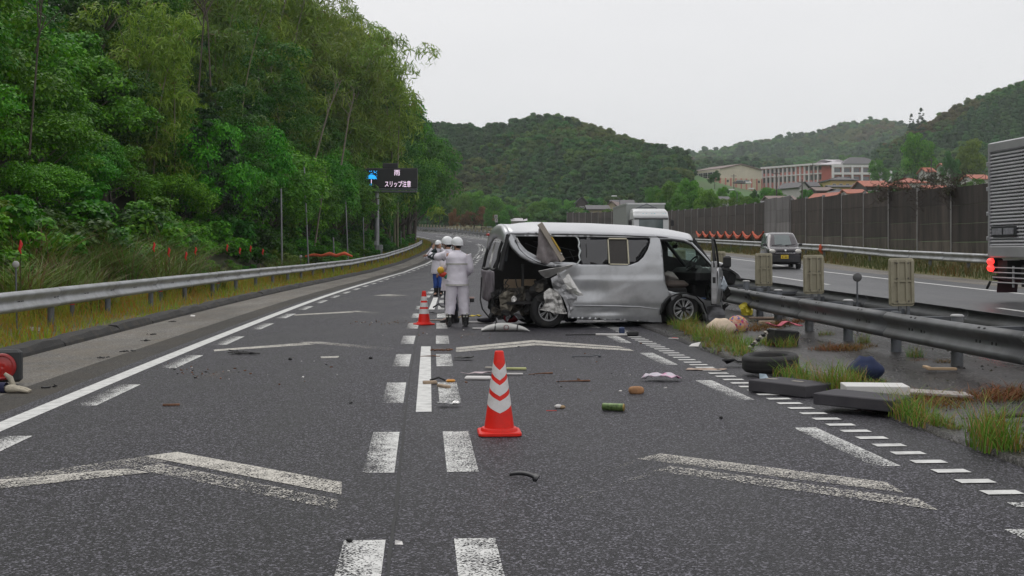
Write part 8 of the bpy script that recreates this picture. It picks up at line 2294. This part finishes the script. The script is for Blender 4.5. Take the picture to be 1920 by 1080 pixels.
house(1136, 1158, 390, 377, 232, M_CREAM2, M_ROOFB, 'cream gabled house behind the white truck box', 'gable', 8, 1, R(-15))
house(1150, 1188, 385, 374, 238, M_HW, M_ROOFG, 'grey roofed house behind the white truck', 'side', 8, 2)
house(1082, 1100, 380, 369, 262, M_DKW, M_ROOFG, 'dark gabled barn among trees left of the bungalow', 'gable', 7, 1)
house(958, 985, 414, 409, 268, M_HW, M_ROOFW, 'pale low shed behind the van roof, beyond the far road', 'side', 6, 1)
# street lamps and poles in the village
M_LAMPW = mk('lamp_head', (.62, .63, .62), .4)
G_L = 'street lamps in the village'
for (px, pyt, y, lab) in [(1162, 366, 200, 'pale street lamp above the cream bungalow'), (1382, 354, 195, 'pale street lamp left of two by the green slope'), (1419, 352, 195, 'pale street lamp right of two by the green slope')]:
    t_ = PY(px, pyt, y); g = terrain(t_.x, y); o = thing('street_lamp', lab, 'street lamp', (t_.x, y, g - .2), 0, G_L); h = t_.z - g
    b = MB(); b.tube([(0, 0, 0), (0, 0, h - .4), (-.5, 0, h)], [.08, .06, .05], 6); b.build('pole', M_POST, o)
    b = MB(); b.cbox((-.9, 0, h + .05), (.9, .35, .22), .08); b.build('lamp_head', M_LAMPW, o)
G_P = 'utility poles in the village'
for (px, pyt, y, lab) in [(1504, 334, 215, 'utility pole in front of the white and orange gable'), (1456, 318, 215, 'utility pole above the dark timber gable'), (1524, 305, 330, 'utility pole in front of the school front'), (1376, 325, 330, 'utility pole before the gymnasium end wall'), (1746, 295, 280, 'pole left of the yellow green tree'), (958, 398, 275, 'dark pole beyond the far road bend')]:
    t_ = PY(px, pyt, y); g = terrain(t_.x, y); o = thing('utility_pole', lab, 'utility pole', (t_.x, y, g - .2), 0, G_P); h = t_.z - g
    b = MB(); b.tube([(0, 0, 0), (0, 0, h)], [.14, .10], 6); b.build('pole', M_DKW, o)
    b = MB(); b.box((0, 0, h - .5), (1.5, .1, .1)); b.build('cross_arm', M_DKW, o)
# distance post sign by the far road
t_ = PY(930, 402, 215); g = gz(t_.x, 215); o = thing('distance_post', 'narrow white marker sign beside the far road bend', 'sign', (t_.x, 215, g))
b = MB(); b.tube([(0, 0, -.2), (0, 0, t_.z - g)], .05, 6); b.build('pole', M_POST, o)
b = MB(); b.cbox((0, -.08, t_.z - g - .4), (.55, .05, .65), .02); b.cbox((.05, -.08, t_.z - g - 1.1), (.5, .05, .6), .02); b.build('plate', M_HW, o)
b = MB(); b.box((0, -.115, t_.z - g - .3), (.3, .012, .1)); b.box((0, -.115, t_.z - g - .5), (.3, .012, .1)); b.box((.05, -.115, t_.z - g - 1.0), (.1, .012, .3)); b.build('plate_mark', M_DKW, o)
# ================================================================ WET AIR
m_haze = bpy.data.materials.new('haze'); m_haze.use_nodes = True
hn, hl = m_haze.node_tree.nodes, m_haze.node_tree.links
hn.clear(); ho = hn.new('ShaderNodeOutputMaterial'); hv = hn.new('ShaderNodeVolumePrincipled')
hv.inputs['Color'].default_value = (.90, .95, 1.0, 1); hv.inputs['Density'].default_value = .00022; hv.inputs['Anisotropy'].default_value = .2
hl.new(hv.outputs['Volume'], ho.inputs['Volume'])
b = MB(); b.box((150, 1760, 69), (3600, 3700, 162)); hz = b.build('haze', m_haze); hz['kind'] = 'stuff'; hz['label'] = 'thin wet haze over the valley'
